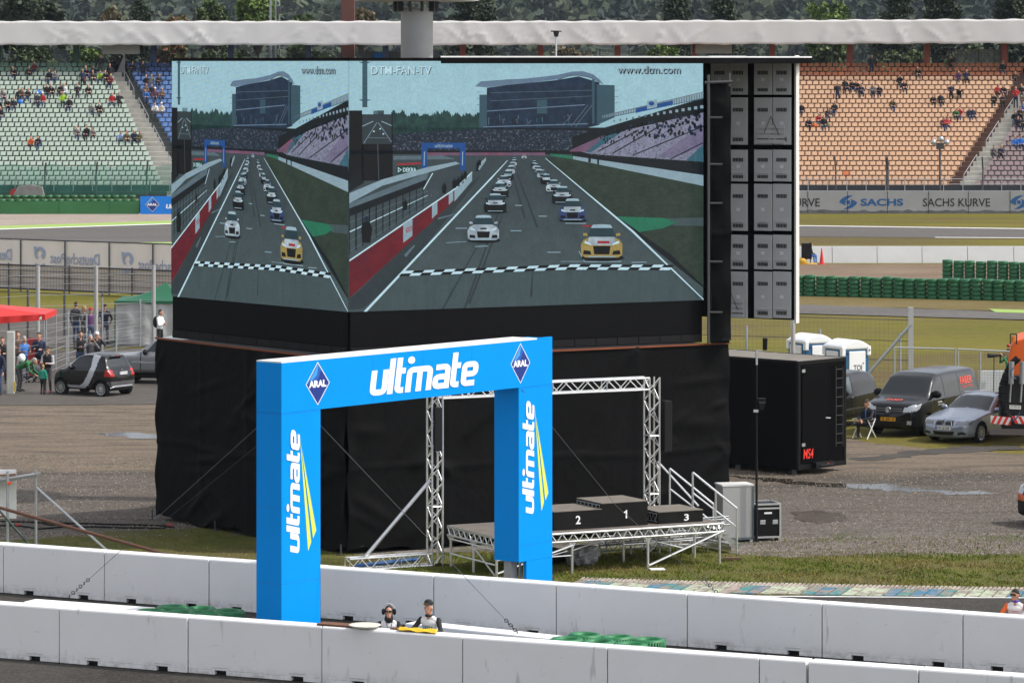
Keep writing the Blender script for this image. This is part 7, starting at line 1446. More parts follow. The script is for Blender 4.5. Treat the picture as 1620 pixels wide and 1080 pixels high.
rc = V((12.28, 126.8, 0)); h2 = V((-.52, -.854, 0)); l2_ = V((-h2.y, h2.x, 0)); cad = build_car('minivan', 'black minivan with a rounded tail between the trailer and the lettered van', 'van', cd, rc - l2_ * .85 + h2 * 4.4, h2, p_black); mirror(cad, 1.58, .86, 1.18, M_BLACKMAT, 1.3)
mb = MB(); mb.box((2.28, -.90, 1.0), (.16, .03, .04)); mb.box((2.28, .90, 1.0), (.16, .03, .04)); mb.build('door_handle', m_rim, cad, world=False)
# silver blue estate car
bm = dict(L=4.53, wr=.325, tum=.34, sm=7, nose=.10, rimf=.70, spokes=10, top=[(0, .60), (.05, .72), (.3, .80), (.9, .90), (1.35, .97), (1.5, 1.02), (2.2, 1.36), (2.6, 1.42), (3.3, 1.41), (3.95, 1.33), (4.3, 1.10), (4.45, .96), (4.53, .80)], wid=[(0, .66), (.1, .78), (.35, .87), (.8, .905), (3.8, .905), (4.3, .86), (4.53, .76)], bot=[(0, .19), (.3, .17), (4.2, .2), (4.53, .3)], belt=[(0, .70), (1.2, .88), (4.53, .96)], arch=[(.80, .37), (3.56, .37)],
 parts=[('windscreen', M_GLASS, 'plan', [(1.50, 0), (1.42, .72), (1.5, .77), (2.22, .60), (2.28, 0)]), ('side_window', M_GLASS, 'side', [(1.72, .97), (2.62, .96), (2.64, 1.31), (2.35, 1.33)]), ('side_window', M_GLASS, 'side', [(2.70, .96), (3.5, .97), (3.5, 1.26), (2.72, 1.31)]), ('side_window', M_GLASS, 'side', [(3.56, .98), (4.05, 1.0), (3.9, 1.2), (3.56, 1.25)]),
  ('headlight', mat('headlight_glass', (.16, .17, .18), .08, .1, 0, spec=.8), 'front', [(.38, .60), (.70, .58), (.80, .68), (.76, .735), (.42, .70)]), ('headlight', mat('headlight_glass', (.16, .17, .18)), 'side', [(.02, .58), (.26, .62), (.46, .76), (.10, .72)]), ('kidney_grille', m_seam, 'front', [(.03, .565), (.33, .565), (.30, .72), (.05, .72)]), ('intake', m_seam, 'front', [(0, .28), (.32, .28), (.40, .40), (0, .38)]), ('intake', m_seam, 'front', [(.48, .29), (.72, .30), (.70, .39), (.52, .37)]),
  ('door_seam', m_seam, 'side', [(1.55, .26), (1.575, .26), (1.62, .93), (1.595, .93)]), ('door_seam', m_seam, 'side', [(2.66, .26), (2.685, .26), (2.685, .95), (2.66, .95)])])
hb_ = V((-.58, -.815, 0)); lb_ = V((-hb_.y, hb_.x, 0)); wb_ = G(1549, 700); bmw = build_car('estate_car', 'silver blue estate car facing left beside the orange truck', 'car', bm, wb_ - lb_ * .80 + hb_ * .80, hb_, p_silver); mirror(bmw, 1.72, .86, .98, p_silver, 1.0)
plate(bmw, -.10, .44, 'HD LB 508', m_plw, False, .52, .11); mb = MB(); mb.lathe([(0, .012), (.038, .01), (.04, 0)], (.02, 0, .755), 14, 'Z'); mb.build('emblem', mat('roundel', (.08, .12, .3), .3, .3), bmw, world=False)
for s_ in (1, -1):
    mb = MB(); mb.path([(-.085, s_ * .035, .57), (-.09, s_ * .30, .57), (-.07, s_ * .285, .71), (-.07, s_ * .05, .71), (-.085, s_ * .035, .57)], .011, 5)
    mb.build('chrome_trim', m_rim, bmw, world=False)
    mb = MB(); mb.tube((2.3, s_ * .56, 1.44), (3.9, s_ * .58, 1.37), .018, 6); mb.build('roof_rail', m_rim, bmw, world=False)
# orange van nose at the right edge
ov = dict(vn); ov['parts'] = [q for q in vn['parts'] if q[0] in ('windscreen', 'side_window', 'headlight', 'door_seam', 'grille')] + [('bumper', M_BLACKMAT, 'any', [(-.3, .2), (1.0, .2), (.55, .62), (-.3, .66)])]
build_car('orange_van', 'nose of an orange van with a black bumper, cut by the right edge', 'van', ov, (13.46, 98.1, 0), (-.93, -.37), p_orange)
# orange service truck at the right edge
tk = thing('service_truck', 'orange service truck with black hose and red striped bar, cut by the right edge', 'truck', G(1625, 697)); Yt_ = 119.0
def tp_(x, y, Y=Yt_): return W(x, y, Y)
mb = MB(); pr = [tp_(1601, 655), tp_(1597, 600), tp_(1598, 572), tp_(1604, 548), tp_(1611, 541), tp_(1625, 537), tp_(1700, 537), tp_(1700, 655)]; mb.prism([q + V((0, .55, 0)) for q in pr], (.46, 3.2, 0)); mb.build('body', p_orange, tk, bevel=.04)
mb = MB(); mb.prism([tp_(1582, 665), tp_(1586, 612), tp_(1592, 597), tp_(1640, 592), tp_(1640, 690), tp_(1590, 684)], (0, .5, 0)); mb.build('chassis', m_under, tk)
mb = MB(); pts = [tp_(1610, 566), tp_(1600, 575), tp_(1592, 590), tp_(1585, 610), tp_(1584, 630), tp_(1589, 648), tp_(1597, 664)]; mb.path([q + V((0, -.1, 0)) for q in pts], .11, 12)
for a, b in zip(pts[:-1], pts[1:]):
    for f in (.2, .5, .8): q = a.lerp(b, f) + V((0, -.1, 0)); mb.torus(q, .11, .02, 12, 5, 'Z')
mb.build('suction_hose', M_RUBBER, tk)
for x in (1598, 1615): mb = MB(); a, b = tp_(x, 606) + V((0, -.22, 0)), tp_(x + 1, 571) + V((0, -.22, 0)); mb.tube(a, b, .085, 14); o = mb.build('cylinder', mat('cylinder_grey', (.36, .38, .38), .35, .5), tk); mb = MB(); mb.tube(tp_(x - 2, 635) + V((0, -.22, 0)), a, .03, 8); mb.build('piston', M_STEEL, o)
mb = MB(); mb.path([tp_(1602, 580) + V((0, -.32, 0)), tp_(1597, 586) + V((0, -.32, 0)), tp_(1598, 594) + V((0, -.32, 0)), tp_(1606, 598) + V((0, -.32, 0))], .015, 6); mb.path([tp_(1612, 650) + V((0, -.3, 0)), tp_(1606, 660) + V((0, -.3, 0)), tp_(1598, 664) + V((0, -.3, 0))], .02, 6); mb.build('blue_hose', mat('hose_blue', (.02, .07, .16), .5), tk)
m_str = [mat('stripe_white', (.72, .72, .7), .5), M_RED]
for xa, xb in ((1565.5, 1597), (1604, 1640)):
    a, b = tp_(xa, 668) + V((0, -.3, 0)), tp_(xb, 671) + V((0, -.3, 0)); mb = MB(); n = 7; d = (b - a) / n; up = V((0, 0, .24)); sl_ = V((.12 if xa < 1600 else -.12, 0, 0))
    mb.obox(a + V((0, .012, -.002)), b - a, (0, .04, 0), up, 0)
    for k in range(n):
        if k % 2 == 0: mb.poly([a + d * k, a + d * (k + 1), a + d * (k + 1) + up + sl_ * (k < n - 1), a + d * k + up + sl_], 1)
    mb.build('striped_bar', m_str, tk)
mb = MB(); mb.obox(tp_(1564, 686) + V((0, -.25, 0)), (1.1, 0, -.02), (0, .1, 0), (0, 0, .18)); mb.build('lower_beam', mat('beam_brown', (.12, .10, .09), .6), tk)
mb = MB(); q = tp_(1607, 544) + V((0, .6, 0)); mb.tube(q, q + V((0, 0, .2)), .06, 12); mb.build('beacon', mat('beacon_orange', (.85, .22, .01), .25, spec=.7), tk); mb = MB(); mb.path([q + V((-.1, -.05, -.05)), q + V((-.1, -.05, .27)), q + V((.1, -.05, .27)), q + V((.1, -.05, -.05))], .018, 6); mb.build('beacon_guard', M_BLACKMAT, tk)
mb = MB(); mb.ball(tp_(1598, 548) + V((0, .4, 0)), .06, .06, .06); mb.build('marker_lamp', m_taill, tk, True)
mb = MB(); mb.obox(tp_(1595, 645) + V((0, -.3, 0)), (.36, 0, -.02), (0, .02, 0), (0, 0, .12)); o = mb.build('number_plate', m_plw, tk); mb = MB(); lettering(mb, 'FN MS 50', tp_(1595, 644) + V((.04, -.306, .01)), (1, 0, -.05), (0, 0, 1), .28, .08); mb.build('lettering', m_ink, o)
mb = MB(); mb.lathe([(.15, -.12), (.42, -.12), (.45, -.06), (.45, .06), (.42, .12), (.15, .12)], tp_(1640, 674, Yt_ + .2) * 1.0 + V((0, .9, -.1)), 24, 'X'); mb.build('wheel', M_RUBBER, tk)
# ================================================================ PEOPLE
TAGS = ['skin', 'hair', 'top', 'legs', 'shoes', 'hands', 'sleeves']
def cap_mesh(mb, a, b, ra, rb, n=10):
    a, b = V(a), V(b); d = b - a; L = d.length
    mb.ball(a, ra, n=n, k=6); mb.ball(b, rb, n=n, k=6)
    if L > 1e-4: mb.tube(a, b, ra, n, rb)
def person_mesh(prims, voxel, smooth=2, dec=None):
    """one continuous skin over all the limbs, then each face takes the colour of the nearest limb"""
    mb = MB()
    for p_ in prims:
        if p_[0] == 'c': cap_mesh(mb, *p_[1:5])
        else: mb.ball(p_[1], *p_[2], n=14, k=10)
    me = bpy.data.meshes.new('tmp'); me.from_pydata(mb.v, [], mb.f); o = bpy.data.objects.new('tmp', me); COL.objects.link(o)
    r = o.modifiers.new('r', 'REMESH'); r.mode = 'VOXEL'; r.voxel_size = voxel
    s_ = o.modifiers.new('s', 'SMOOTH'); s_.iterations = smooth; s_.factor = .5
    if dec: d_ = o.modifiers.new('d', 'DECIMATE'); d_.ratio = dec
    dg = bpy.context.evaluated_depsgraph_get(); out = bpy.data.meshes.new_from_object(o.evaluated_get(dg)); bpy.data.objects.remove(o); bpy.data.meshes.remove(me)
    c = np.array([q.center for q in out.polygons]); best = np.full(len(c), 1e9); idx = np.zeros(len(c), int)
    for p_ in prims:
        if p_[0] == 'c':
            a, b, ra, rb = np.array(p_[1]), np.array(p_[2]), p_[3], p_[4]; ab = b - a; t_ = np.clip(((c - a) @ ab) / (ab @ ab + 1e-12), 0, 1); d = np.linalg.norm(c - a - t_[:, None] * ab, axis=1) - (ra + (rb - ra) * t_)
        else:
            q = (c - np.array(p_[1])) / np.array(p_[2]); k = np.linalg.norm(q, axis=1); d = (k - 1) * min(p_[2])
        m = d < best; best[m] = d[m]; idx[m] = TAGS.index(p_[-1])
    out.polygons.foreach_set('material_index', idx.astype(np.int32)); out.polygons.foreach_set('use_smooth', np.ones(len(c), bool))
    for k in TAGS: out.materials.append(None)
    return out
def head_prims(h, fwd=(0, -1, 0), side=(1, 0, 0), hair='short', face=True, tilt=0):
    h, f, s_ = V(h), V(fwd).normalized(), V(side).normalized(); u = V((0, 0, 1)); P = [('e', tuple(h + u * .02), (.076, .092, .105), 'skin'), ('c', tuple(h - u * .05 + f * .035), tuple(h - u * .078 + f * .055), .055, .04, 'skin')]
    if face: P += [('c', tuple(h + f * .088 + u * .012), tuple(h + f * .112 - u * .022), .010, .016, 'skin'), ('c', tuple(h + f * .085 - u * .055 - s_ * .018), tuple(h + f * .085 - u * .055 + s_ * .018), .011, .011, 'skin')] + [('e', tuple(h + s_ * sg * .078 - u * .005), (.014, .024, .032), 'skin') for sg in (1, -1)]
    if hair == 'short': P += [('e', tuple(h + u * .052 - f * .014), (.081, .095, .085), 'hair'), ('e', tuple(h - f * .045 + u * .005), (.078, .062, .09), 'hair')]
    if hair == 'long': P += [('e', tuple(h + u * .050 - f * .014), (.083, .096, .088), 'hair'), ('c', tuple(h - f * .06), tuple(h - f * .07 - u * .17), .085, .07, 'hair')]
    if hair == 'hood': P += [('e', tuple(h + u * .025 - f * .028), (.098, .098, .125), 'hair'), ('c', tuple(h - f * .03 - u * .09), tuple(h - f * .02 - u * .14), .085, .10, 'hair')]
    return P
def arm(sh, el, wr, r=1.0, hand=True, fingers=False, curl=(0, -1, -.6), tagS='sleeves', up=(0, 0, 1)):
    sh, el, wr = V(sh), V(el), V(wr); P = [('c', tuple(sh), tuple(el), .058 * r, .046 * r, tagS), ('c', tuple(el), tuple(wr), .046 * r, .034 * r, tagS)]; d = (wr - el).normalized()
    if fingers:
        c = V(curl).normalized(); sd_ = d.cross(c)
        if sd_.length < .1: sd_ = V((1, 0, 0))
        sd_.normalize(); P += [('e', tuple(wr + d * .05), (.042, .042, .042), 'hands'), ('c', tuple(wr), tuple(wr + d * .07), .030, .034, 'hands')]
        for k, ln in enumerate((.066, .078, .072, .055)):
            b = wr + d * .085 + sd_ * (.030 - .020 * k); m = b + (d + c * .45).normalized() * ln * .55; t_ = m + (d * .4 + c).normalized() * ln * .5; P += [('c', tuple(b), tuple(m), .0105, .0098, 'hands'), ('c', tuple(m), tuple(t_), .0098, .008, 'hands')]
        b = wr + d * .035 + sd_ * .038; m = b + (d * .6 + sd_ * .7 + c * .2).normalized() * .04; P += [('c', tuple(b), tuple(m), .014, .012, 'hands'), ('c', tuple(m), tuple(m + (d + c * .4).normalized() * .03), .012, .009, 'hands')]
    elif hand: P += [('c', tuple(wr), tuple(wr + d * .09), .034, .036, 'hands'), ('c', tuple(wr + d * .09), tuple(wr + d * .13 + V(curl).normalized() * .04), .03, .018, 'hands')]
    return P
def torso(hip, chest, neck, wd=1.0, bulk=1.0):
    hip, chest, neck = V(hip), V(chest), V(neck); s_ = V((1, 0, 0)); P = []
    for k in range(7):
        f = k / 6; c = hip.lerp(chest, f); w_ = (.145 + .045 * f) * wd; P.append(('e', tuple(c), (w_, .115 * bulk * (1 - .08 * f), .11), 'top'))
    P += [('c', tuple(chest + s_ * .15 * wd + V((0, 0, .02))), tuple(neck - V((0, 0, .03)) + s_ * .05), .068, .05, 'top'), ('c', tuple(chest - s_ * .15 * wd + V((0, 0, .02))), tuple(neck - V((0, 0, .03)) - s_ * .05), .068, .05, 'top'), ('c', tuple(neck - V((0, 0, .06))), tuple(neck + V((0, 0, .07))), .055, .05, 'skin')]
    return P
def leg(hip, knee, ank, toe, r=1.0): return [('c', tuple(hip), tuple(knee), .088 * r, .06 * r, 'legs'), ('c', tuple(knee), tuple(ank), .06 * r, .043 * r, 'legs'), ('c', tuple(ank), tuple(toe), .045, .036, 'shoes')]
def seated(arms=0, lean=0.0, hair='short', fingers=False, cross=False, twist=0):
    hz = .50; hip = V((0, 0, hz)); chest = V((twist * .04, -.02 - lean * .32, hz + .42 - lean * .08)); neck = chest + V((twist * .02, -.02 - lean * .08, .13)); h = neck + V((twist * .03, -.03 - lean * .03, .15)); P = torso(hip, chest, neck) + head_prims(h, (twist * .4, -1, -.1), (1, twist * .4, 0), hair)
    for sg in (1, -1):
        if cross and sg == 1: P += leg((.09, -.04, hz), (.03, -.46, hz + .10), (-.20, -.52, hz + .02), (-.30, -.56, hz - .0))
        else: P += leg((sg * .09, -.04, hz), (sg * .13, -.44, hz + .02), (sg * .12, -.46, .09), (sg * .13, -.60, .045))
    sl, sr_ = chest + V((.19, 0, .03)), chest + V((-.19, 0, .03))
    if arms == 0: P += arm(sl, sl + V((.07, -.05, -.26)), V((.13, -.38, hz + .12))) + arm(sr_, sr_ + V((-.07, -.05, -.26)), V((-.13, -.38, hz + .12)))
    elif arms == 1: P += arm(sl, sl + V((.06, -.10, -.25)), V((-.02, -.28 - lean * .2, hz + .24))) + arm(sr_, sr_ + V((-.06, -.10, -.25)), V((.04, -.30 - lean * .2, hz + .22)))
    elif arms == 2: P += arm(sl, sl + V((.12, -.18, -.16)), h + V((.06, -.20, -.06))) + arm(sr_, sr_ + V((-.08, -.10, -.25)), V((.0, -.32, hz + .20)))
    elif arms == 3: P += arm(sl, sl + V((.05, -.20, -.20)), V((.02, -.46, hz + .17)), fingers=fingers) + arm(sr_, sr_ + V((-.06, -.18, -.2)), V((-.02, -.47, hz + .14)), fingers=fingers)
    return P
def standing(arms='down', hair='short', stride=.0, fingers=False, lean=0.0, drop=0.0, face=(0, -1, 0), bulk=1.0):
    hip = V((0, lean * .18, .94 - drop)); chest = V((0, -lean * .20, 1.33 - drop - abs(lean) * .06)); neck = chest + V((0, -.01 - lean * .06, .14)); f = V(face); h = neck + V((0, -.025 - lean * .03, .155)); P = torso(hip, chest, neck, 1.0, bulk) + head_prims(h, f, (-f.y, f.x, 0) if False else (abs(f.y) + .001, -f.x * 0, 0), hair)
    P += [('e', tuple(hip - V((0, 0, .03))), (.16, .12, .12), 'legs')]
    for sg in (1, -1): P += leg(hip + V((sg * .09, 0, -.06)), V((sg * .11, lean * .06 - .03 - drop * .9 - sg * stride, .50 - drop * .35)), V((sg * .12, lean * .12 + .02 - sg * stride * 1.2, .09)), V((sg * .14, lean * .12 - .13 - sg * stride * 1.2, .045)))
    sl, sr_ = chest + V((.19, 0, .05)), chest + V((-.19, 0, .05))
    A = dict(down=(((.07, .02, -.28), (.08, -.06, -.52)), ((-.07, .02, -.28), (-.08, -.06, -.52))), cross=(((.06, -.08, -.27), (-.16, -.22, -.20)), ((-.06, -.08, -.27), (.16, -.20, -.24))), camera=(((.10, -.20, -.14), (-.10, -.30, .12)), ((-.10, -.20, -.14), (.10, -.30, .12))), front=(((.06, -.06, -.27), (-.06, -.28, -.24)), ((-.06, -.06, -.27), (.06, -.28, -.22))), pocket=(((.12, .05, -.26), (.02, -.10, -.48)), ((-.12, .05, -.26), (-.02, -.10, -.48))), lean=(((.12, -.16, -.20), (-.02, -.36, -.26)), ((-.12, -.16, -.20), (.06, -.38, -.28))))[arms]
    for s_, (e, w_) in zip((sl, sr_), A): P += arm(s_, s_ + V(e), s_ + V(w_), fingers=fingers)
    return P
def bending():
    hip = V((0, .18, .88)); chest = V((0, -.22, 1.06)); neck = V((0, -.36, 1.10)); h = V((0, -.47, 1.13)); P = torso(hip, chest, neck) + head_prims(h, (0, -1, -.3), (1, 0, 0))
    for sg in (1, -1): P += leg(hip + V((sg * .09, 0, -.04)), V((sg * .11, .08, .48)), V((sg * .12, .16, .09)), V((sg * .13, .0, .045)))
    for sg in (1, -1): s_ = chest + V((sg * .19, -.05, .0)); P += arm(s_, s_ + V((sg * .05, -.08, -.27)), s_ + V((0, -.28, -.40)))
    return P
FAR = .040
PROT = {'sit0': person_mesh(seated(0), FAR, 1, .6), 'sit1': person_mesh(seated(1, .5), FAR, 1, .6), 'sit2': person_mesh(seated(2), FAR, 1, .6), 'sit3': person_mesh(seated(1, .15, 'long', twist=1), FAR, 1, .6), 'sit4': person_mesh(seated(0, .9, twist=-1), FAR, 1, .6), 'std0': person_mesh(standing('down'), FAR, 1, .6), 'std1': person_mesh(standing('front'), FAR, 1, .6), 'bend': person_mesh(bending(), FAR, 1, .6)}
PCOL = {'black': (.012, .012, .014), 'navy': (.015, .022, .055), 'grey': (.20, .20, .205), 'dark grey': (.06, .06, .065), 'red': (.42, .02, .025), 'dark red': (.16, .015, .02), 'lime': (.32, .55, .03), 'orange': (.75, .13, .02), 'light blue': (.24, .38, .66), 'blue': (.03, .17, .55), 'olive': (.10, .095, .045), 'brown': (.14, .09, .07), 'white': (.72, .72, .72), 'cream': (.6, .55, .45), 'plum': (.12, .05, .09), 'purple': (.10, .035, .13), 'maroon': (.15, .03, .035), 'green': (.03, .16, .05), 'teal': (.02, .30, .20), 'jeans': (.045, .075, .15), 'khaki': (.16, .13, .08), 'skin': (.52, .27, .18), 'tanned skin': (.42, .20, .12), 'hair brown': (.05, .028, .015), 'hair black': (.010, .008, .007), 'hair blond': (.36, .23, .10), 'hair grey': (.34, .33, .32), 'shoe': (.02, .02, .02), 'pale grey': (.42, .42, .44), 'pink': (.6, .05, .14)}
def pm(c): return mat('cloth_' + c.replace(' ', '_') if 'skin' not in c and 'hair' not in c else c.replace(' ', '_'), PCOL[c], .8 if 'skin' not in c else .5, 0, .14, 9, .15, 20)
def person(label, me, loc, rz=0, top='black', legs='jeans', hair='hair brown', sleeves=None, skin='skin', shoes='shoe', hands=None, group=None, scale=1.0, name='person', cat='person'):
    o = link(bpy.data.objects.new(name, me)); o.location = loc; o.rotation_euler = (0, 0, rz); o.scale = (scale,) * 3; ORG[o.name] = V(loc)
    cols = dict(skin=skin, hair=hair, top=top, legs=legs, shoes=shoes, hands=hands or skin, sleeves=sleeves or top)
    for s_, k in zip(o.material_slots, TAGS): s_.link = 'OBJECT'; s_.material = pm(cols[k])
    return tag(o, label, cat, group)
def accessory(par, name, mb, m, smooth=True, bevel=0): return mb.build(name, m, par, smooth, world=False, bevel=bevel)
def cap_on(par, h, color, peak=(0, -1), s=1.0, nm='cap'):
    h = V(h); mb = MB(); n = 12
    mb.lathe([(.090 * s, .03), (.092 * s, .06), (.08 * s, .10), (.05 * s, .128), (0, .135)], h, 16); d = V((peak[0], peak[1], 0)).normalized(); sd_ = V((-d.y, d.x, 0))
    pts = [h + sd_ * (.075 * math.cos(a)) + d * (.07 + .085 * math.sin(a)) + V((0, 0, .04)) for a in np.linspace(0, math.pi, 9)]; mb.prism(pts, (0, 0, .012)); return accessory(par, nm, mb, pm(color))
def head_of(kind):
    return {'sit0': (0, -.07, 1.20), 'sit1': (0, -.30, 1.15), 'sit2': (0, -.07, 1.20), 'sit3': (.09, -.14, 1.19), 'std0': (0, -.035, 1.625)}[kind]
SP = []   # zoom px, py of the head, colour, posture
LEFT = [(150, 275, 'black'), (270, 270, 'black'), (330, 238, 'dark red'), (470, 315, 'black'), (535, 315, 'grey'), (785, 300, 'navy', 'std0'), (825, 262, 'navy'), (890, 265, 'navy'), (880, 325, 'dark grey'), (950, 325, 'lime'), (1010, 325, 'black'), (1045, 262, 'black', 'std0'), (1045, 368, 'dark red'), (955, 190, 'black', 'std0'), (445, 440, 'black'), (490, 452, 'black'), (572, 446, 'black'), (612, 452, 'white'), (737, 440, 'black', 'std1'), (838, 442, 'black'), (35, 482, 'grey'), (178, 487, 'black'), (208, 507, 'brown'), (262, 487, 'black'), (357, 524, 'dark grey', 'cap'), (407, 532, 'red', 'cap'), (10, 577, 'black'), (75, 580, 'black'), (130, 577, 'black'), (595, 562, 'lime'), (660, 582, 'black'), (1065, 535, 'red'), (1130, 537, 'black'), (882, 618, 'grey'), (940, 620, 'black'), (748, 842, 'grey'), (825, 862, 'black'), (892, 847, 'grey'), (1138, 880, 'light blue'), (1200, 902, 'olive'), (1270, 915, 'navy'), (1320, 900, 'olive'), (298, 952, 'orange'), (372, 940, 'navy'), (5, 690, 'black'),
 (1250, 258, 'black'), (1360, 242, 'black', 'std0'), (1390, 357, 'black'), (1440, 357, 'grey'), (1500, 372, 'black'), (1380, 442, 'brown'), (1440, 452, 'black'), (1405, 492, 'blue'), (1472, 502, 'plum', 'cap'), (1530, 512, 'brown'), (1475, 622, 'white'), (1535, 637, 'cream', 'cap')]
RIGHT = [(535, 400, 'black', 'std0'), (870, 480, 'black'), (1095, 432, 'black'), (1468, 440, 'black'), (1155, 522, 'purple'), (1208, 517, 'navy'), (1555, 515, 'black'), (292, 600, 'black', 'std0'), (345, 582, 'black'), (392, 587, 'black'), (432, 587, 'black'), (458, 617, 'navy'), (548, 620, 'grey'), (592, 622, 'black'), (735, 560, 'black'), (765, 562, 'black'), (1100, 620, 'navy', 'std1'), (1160, 645, 'black', 'bend'), (975, 675, 'black'), (1025, 680, 'black'), (690, 722, 'olive'), (35, 745, 'black'), (215, 767, 'black'), (268, 757, 'black'), (95, 827, 'navy'), (150, 822, 'red'), (195, 832, 'black'), (1132, 782, 'green'), (1162, 782, 'red'), (1228, 787, 'navy'), (1255, 787, 'navy'), (1040, 852, 'maroon'), (1065, 857, 'red'), (1425, 612, 'red'), (1480, 612, 'black'), (1410, 667, 'black'), (1460, 680, 'black'), (1560, 642, 'red', 'std1'), (1600, 602, 'black'), (1555, 807, 'black'), (1585, 777, 'black'), (1575, 857, 'black'), (1605, 732, 'blue'), (1555, 962, 'blue'), (1597, 965, 'blue'), (1395, 1032, 'dark grey'), (1450, 1030, 'navy'), (1612, 830, 'dark grey'), (1608, 660, 'brown')]
raw = [(q[0] / 6, 60 + q[1] / 6, *q[2:]) for q in LEFT] + [(1260 + q[0] / 4.5, q[1] / 4.5, *q[2:]) for q in RIGHT]
spect = []
for q in raw:
    x, y, c = q[:3]; post = q[3] if len(q) > 3 else None; hh = 1.60 if post in ('std0', 'std1') else 1.05 if post == 'bend' else 1.19; best = None
    for i in range(ROWS):
        Y, z = rowYZ(i); yy_ = YH + (H - z - hh) * F / (Y - .05)
        if best is None or abs(yy_ - y) < best[0]: best = (abs(yy_ - y), i)
    i = best[1]; Y, z = rowYZ(i); X = (x - 810) * Y / F; sec = 'mint' if X < mintEnd(i) + .9 else 'blue' if X < -8 else 'peach' if X < peachEnd(i) + .9 else 'mauve'
    spect.append([i, sec, X, c, post])
spect.sort(key=lambda s: (s[1], s[0], s[2])); cnt = {}
for s in spect: cnt[(s[1], s[0])] = cnt.get((s[1], s[0]), 0) + 1
num = {}; ORD = ['first', 'second', 'third', 'fourth', 'fifth', 'sixth', 'seventh', 'eighth', 'ninth', 'tenth', 'eleventh', 'twelfth', 'thirteenth', 'fourteenth', 'fifteenth', 'sixteenth', 'seventeenth', 'eighteenth', 'nineteenth', 'twentieth', 'twenty-first', 'twenty-second', 'twenty-third', 'twenty-fourth', 'twenty-fifth', 'twenty-sixth']
rs = random.Random(21)
for i, sec, X, c, post in spect:
    key = (sec, i); num[key] = num.get(key, 0) + 1; k = num[key]; n = cnt[key]; Y, z = rowYZ(i)
    where = '' if n == 1 else ', %s from left' % ORD[k - 1]; lb = '%s, %s top%s, %s row of %s seats%s' % ({'std0': 'standing person', 'std1': 'standing person', 'bend': 'bending person'}.get(post, 'seated person'), c, ', white cap' if post == 'cap' else '', ORD[i], sec, where)
    kind = post if post in ('std0', 'std1', 'bend') else rs.choice(['sit0', 'sit1', 'sit2', 'sit3', 'sit4']) if post != 'cap' else 'sit0'
    o = person(lb, PROT[kind], (X, Y - (.05 if kind.startswith('sit') else .12), z), rs.uniform(-.35, .35), c, rs.choice(['jeans', 'jeans', 'black', 'dark grey', 'navy']), rs.choice(['hair brown', 'hair black', 'hair brown', 'hair blond', 'hair grey']), group='spectators in the grandstand', scale=rs.uniform(1.0, 1.12))
    if post == 'cap': cap_on(o, (0, -.07, 1.19), 'white')
def bag(label, x, y, col, s=.22):
    best = min(range(ROWS), key=lambda i: abs(YH + (H - rowYZ(i)[1] - .5) * F / rowYZ(i)[0] - y)); Y, z = rowYZ(best); mb = MB(); mb.ball(((x - 810) * Y / F, Y - .05, z + .55), s, s * .7, s * .9, 10, 6); mb.tube(((x - 810) * Y / F - .06, Y - .05, z + .55 + s * .85), ((x - 810) * Y / F + .06, Y - .05, z + .55 + s * .95), .03); tag(mb.build('bag', pm(col), None, True), label, 'bag')
bag('orange bag on a seat below the person in the red top', 1289, 202, 'orange'); bag('olive backpack on a seat beside the orange bag', 1308, 198, 'olive', .3); bag('tan bag on a seat left of the orange bag', 1278, 200, 'khaki', .26); bag('blue bag on the mint seats at far left', 32, 165, 'blue', .26); bag('blue jacket lying over a mint seat behind two white caps', 61, 145, 'blue', .28); bag('red bag at the feet of the standing person on the mint seats', 132, 127, 'red', .24)
# ---- paddock people on the left
def ground_person(label, kind, px, ytop, h, yb=None, **kw):
    """stands where head top at row ytop and height h put the feet"""
    s = (ytop - YH) / (H - h); Y = F / s; me = kind if isinstance(kind, bpy.types.Mesh) else PROT[kind]; return person(label, me, ((px - 810) / s, Y, 0), kw.pop('rz', 0), scale=h / 1.76, **kw)
MID = .022
P_st = {k: person_mesh(standing(k, hair=hr, stride=sd2), MID, 2) for k, hr, sd2 in (('down', 'short', .03), ('cross', 'short', .02), ('camera', 'short', .02), ('front', 'short', .03), ('pocket', 'short', .02))}
P_long = person_mesh(standing('front', 'long'), MID, 2); P_bend = person_mesh(bending(), MID, 2)
HEADS = (0, -.035, 1.625)
GR = 'people by the wire fence'
ground_person('man in dark grey jacket and jeans seen from behind, tallest by the fence', P_st['down'], 120, 476.5, 1.84, rz=R(150), top='dark grey', legs='jeans', group=GR)
o = ground_person('blond woman in dark red scarf half hidden behind a red cap', P_long, 132.5, 483, 1.70, rz=R(60), top='dark grey', legs='dark grey', hair='hair blond', group=GR)
o = ground_person('person in red cap and purple shirt by the green tent', P_st['pocket'], 143, 486, 1.72, rz=R(20), top='purple', sleeves='black', legs='jeans', group=GR); cap_on(o, HEADS, 'red')
o = ground_person('man in black cap, navy vest and grey sleeves with thumbs in jeans', P_st['pocket'], 165.5, 480, 1.78, rz=R(10), top='navy', sleeves='dark grey', legs='jeans', hair='hair black', group=GR); cap_on(o, HEADS, 'black')
o = ground_person('young man in white shirt with a black backpack by the green tent', P_st['cross'], 253, 489, 1.76, rz=R(65), top='white', legs='black', hair='hair black', group=GR)
mb = MB(); mb.ball((0, .20, 1.22), .15, .11, .24, 12, 8); accessory(o, 'backpack', mb, pm('black'))
o = ground_person('dark haired man in black jacket beside the person taking a photo', P_st['front'], 127, 523, 1.78, rz=R(25), top='black', sleeves='dark grey', hair='hair black', group=GR)
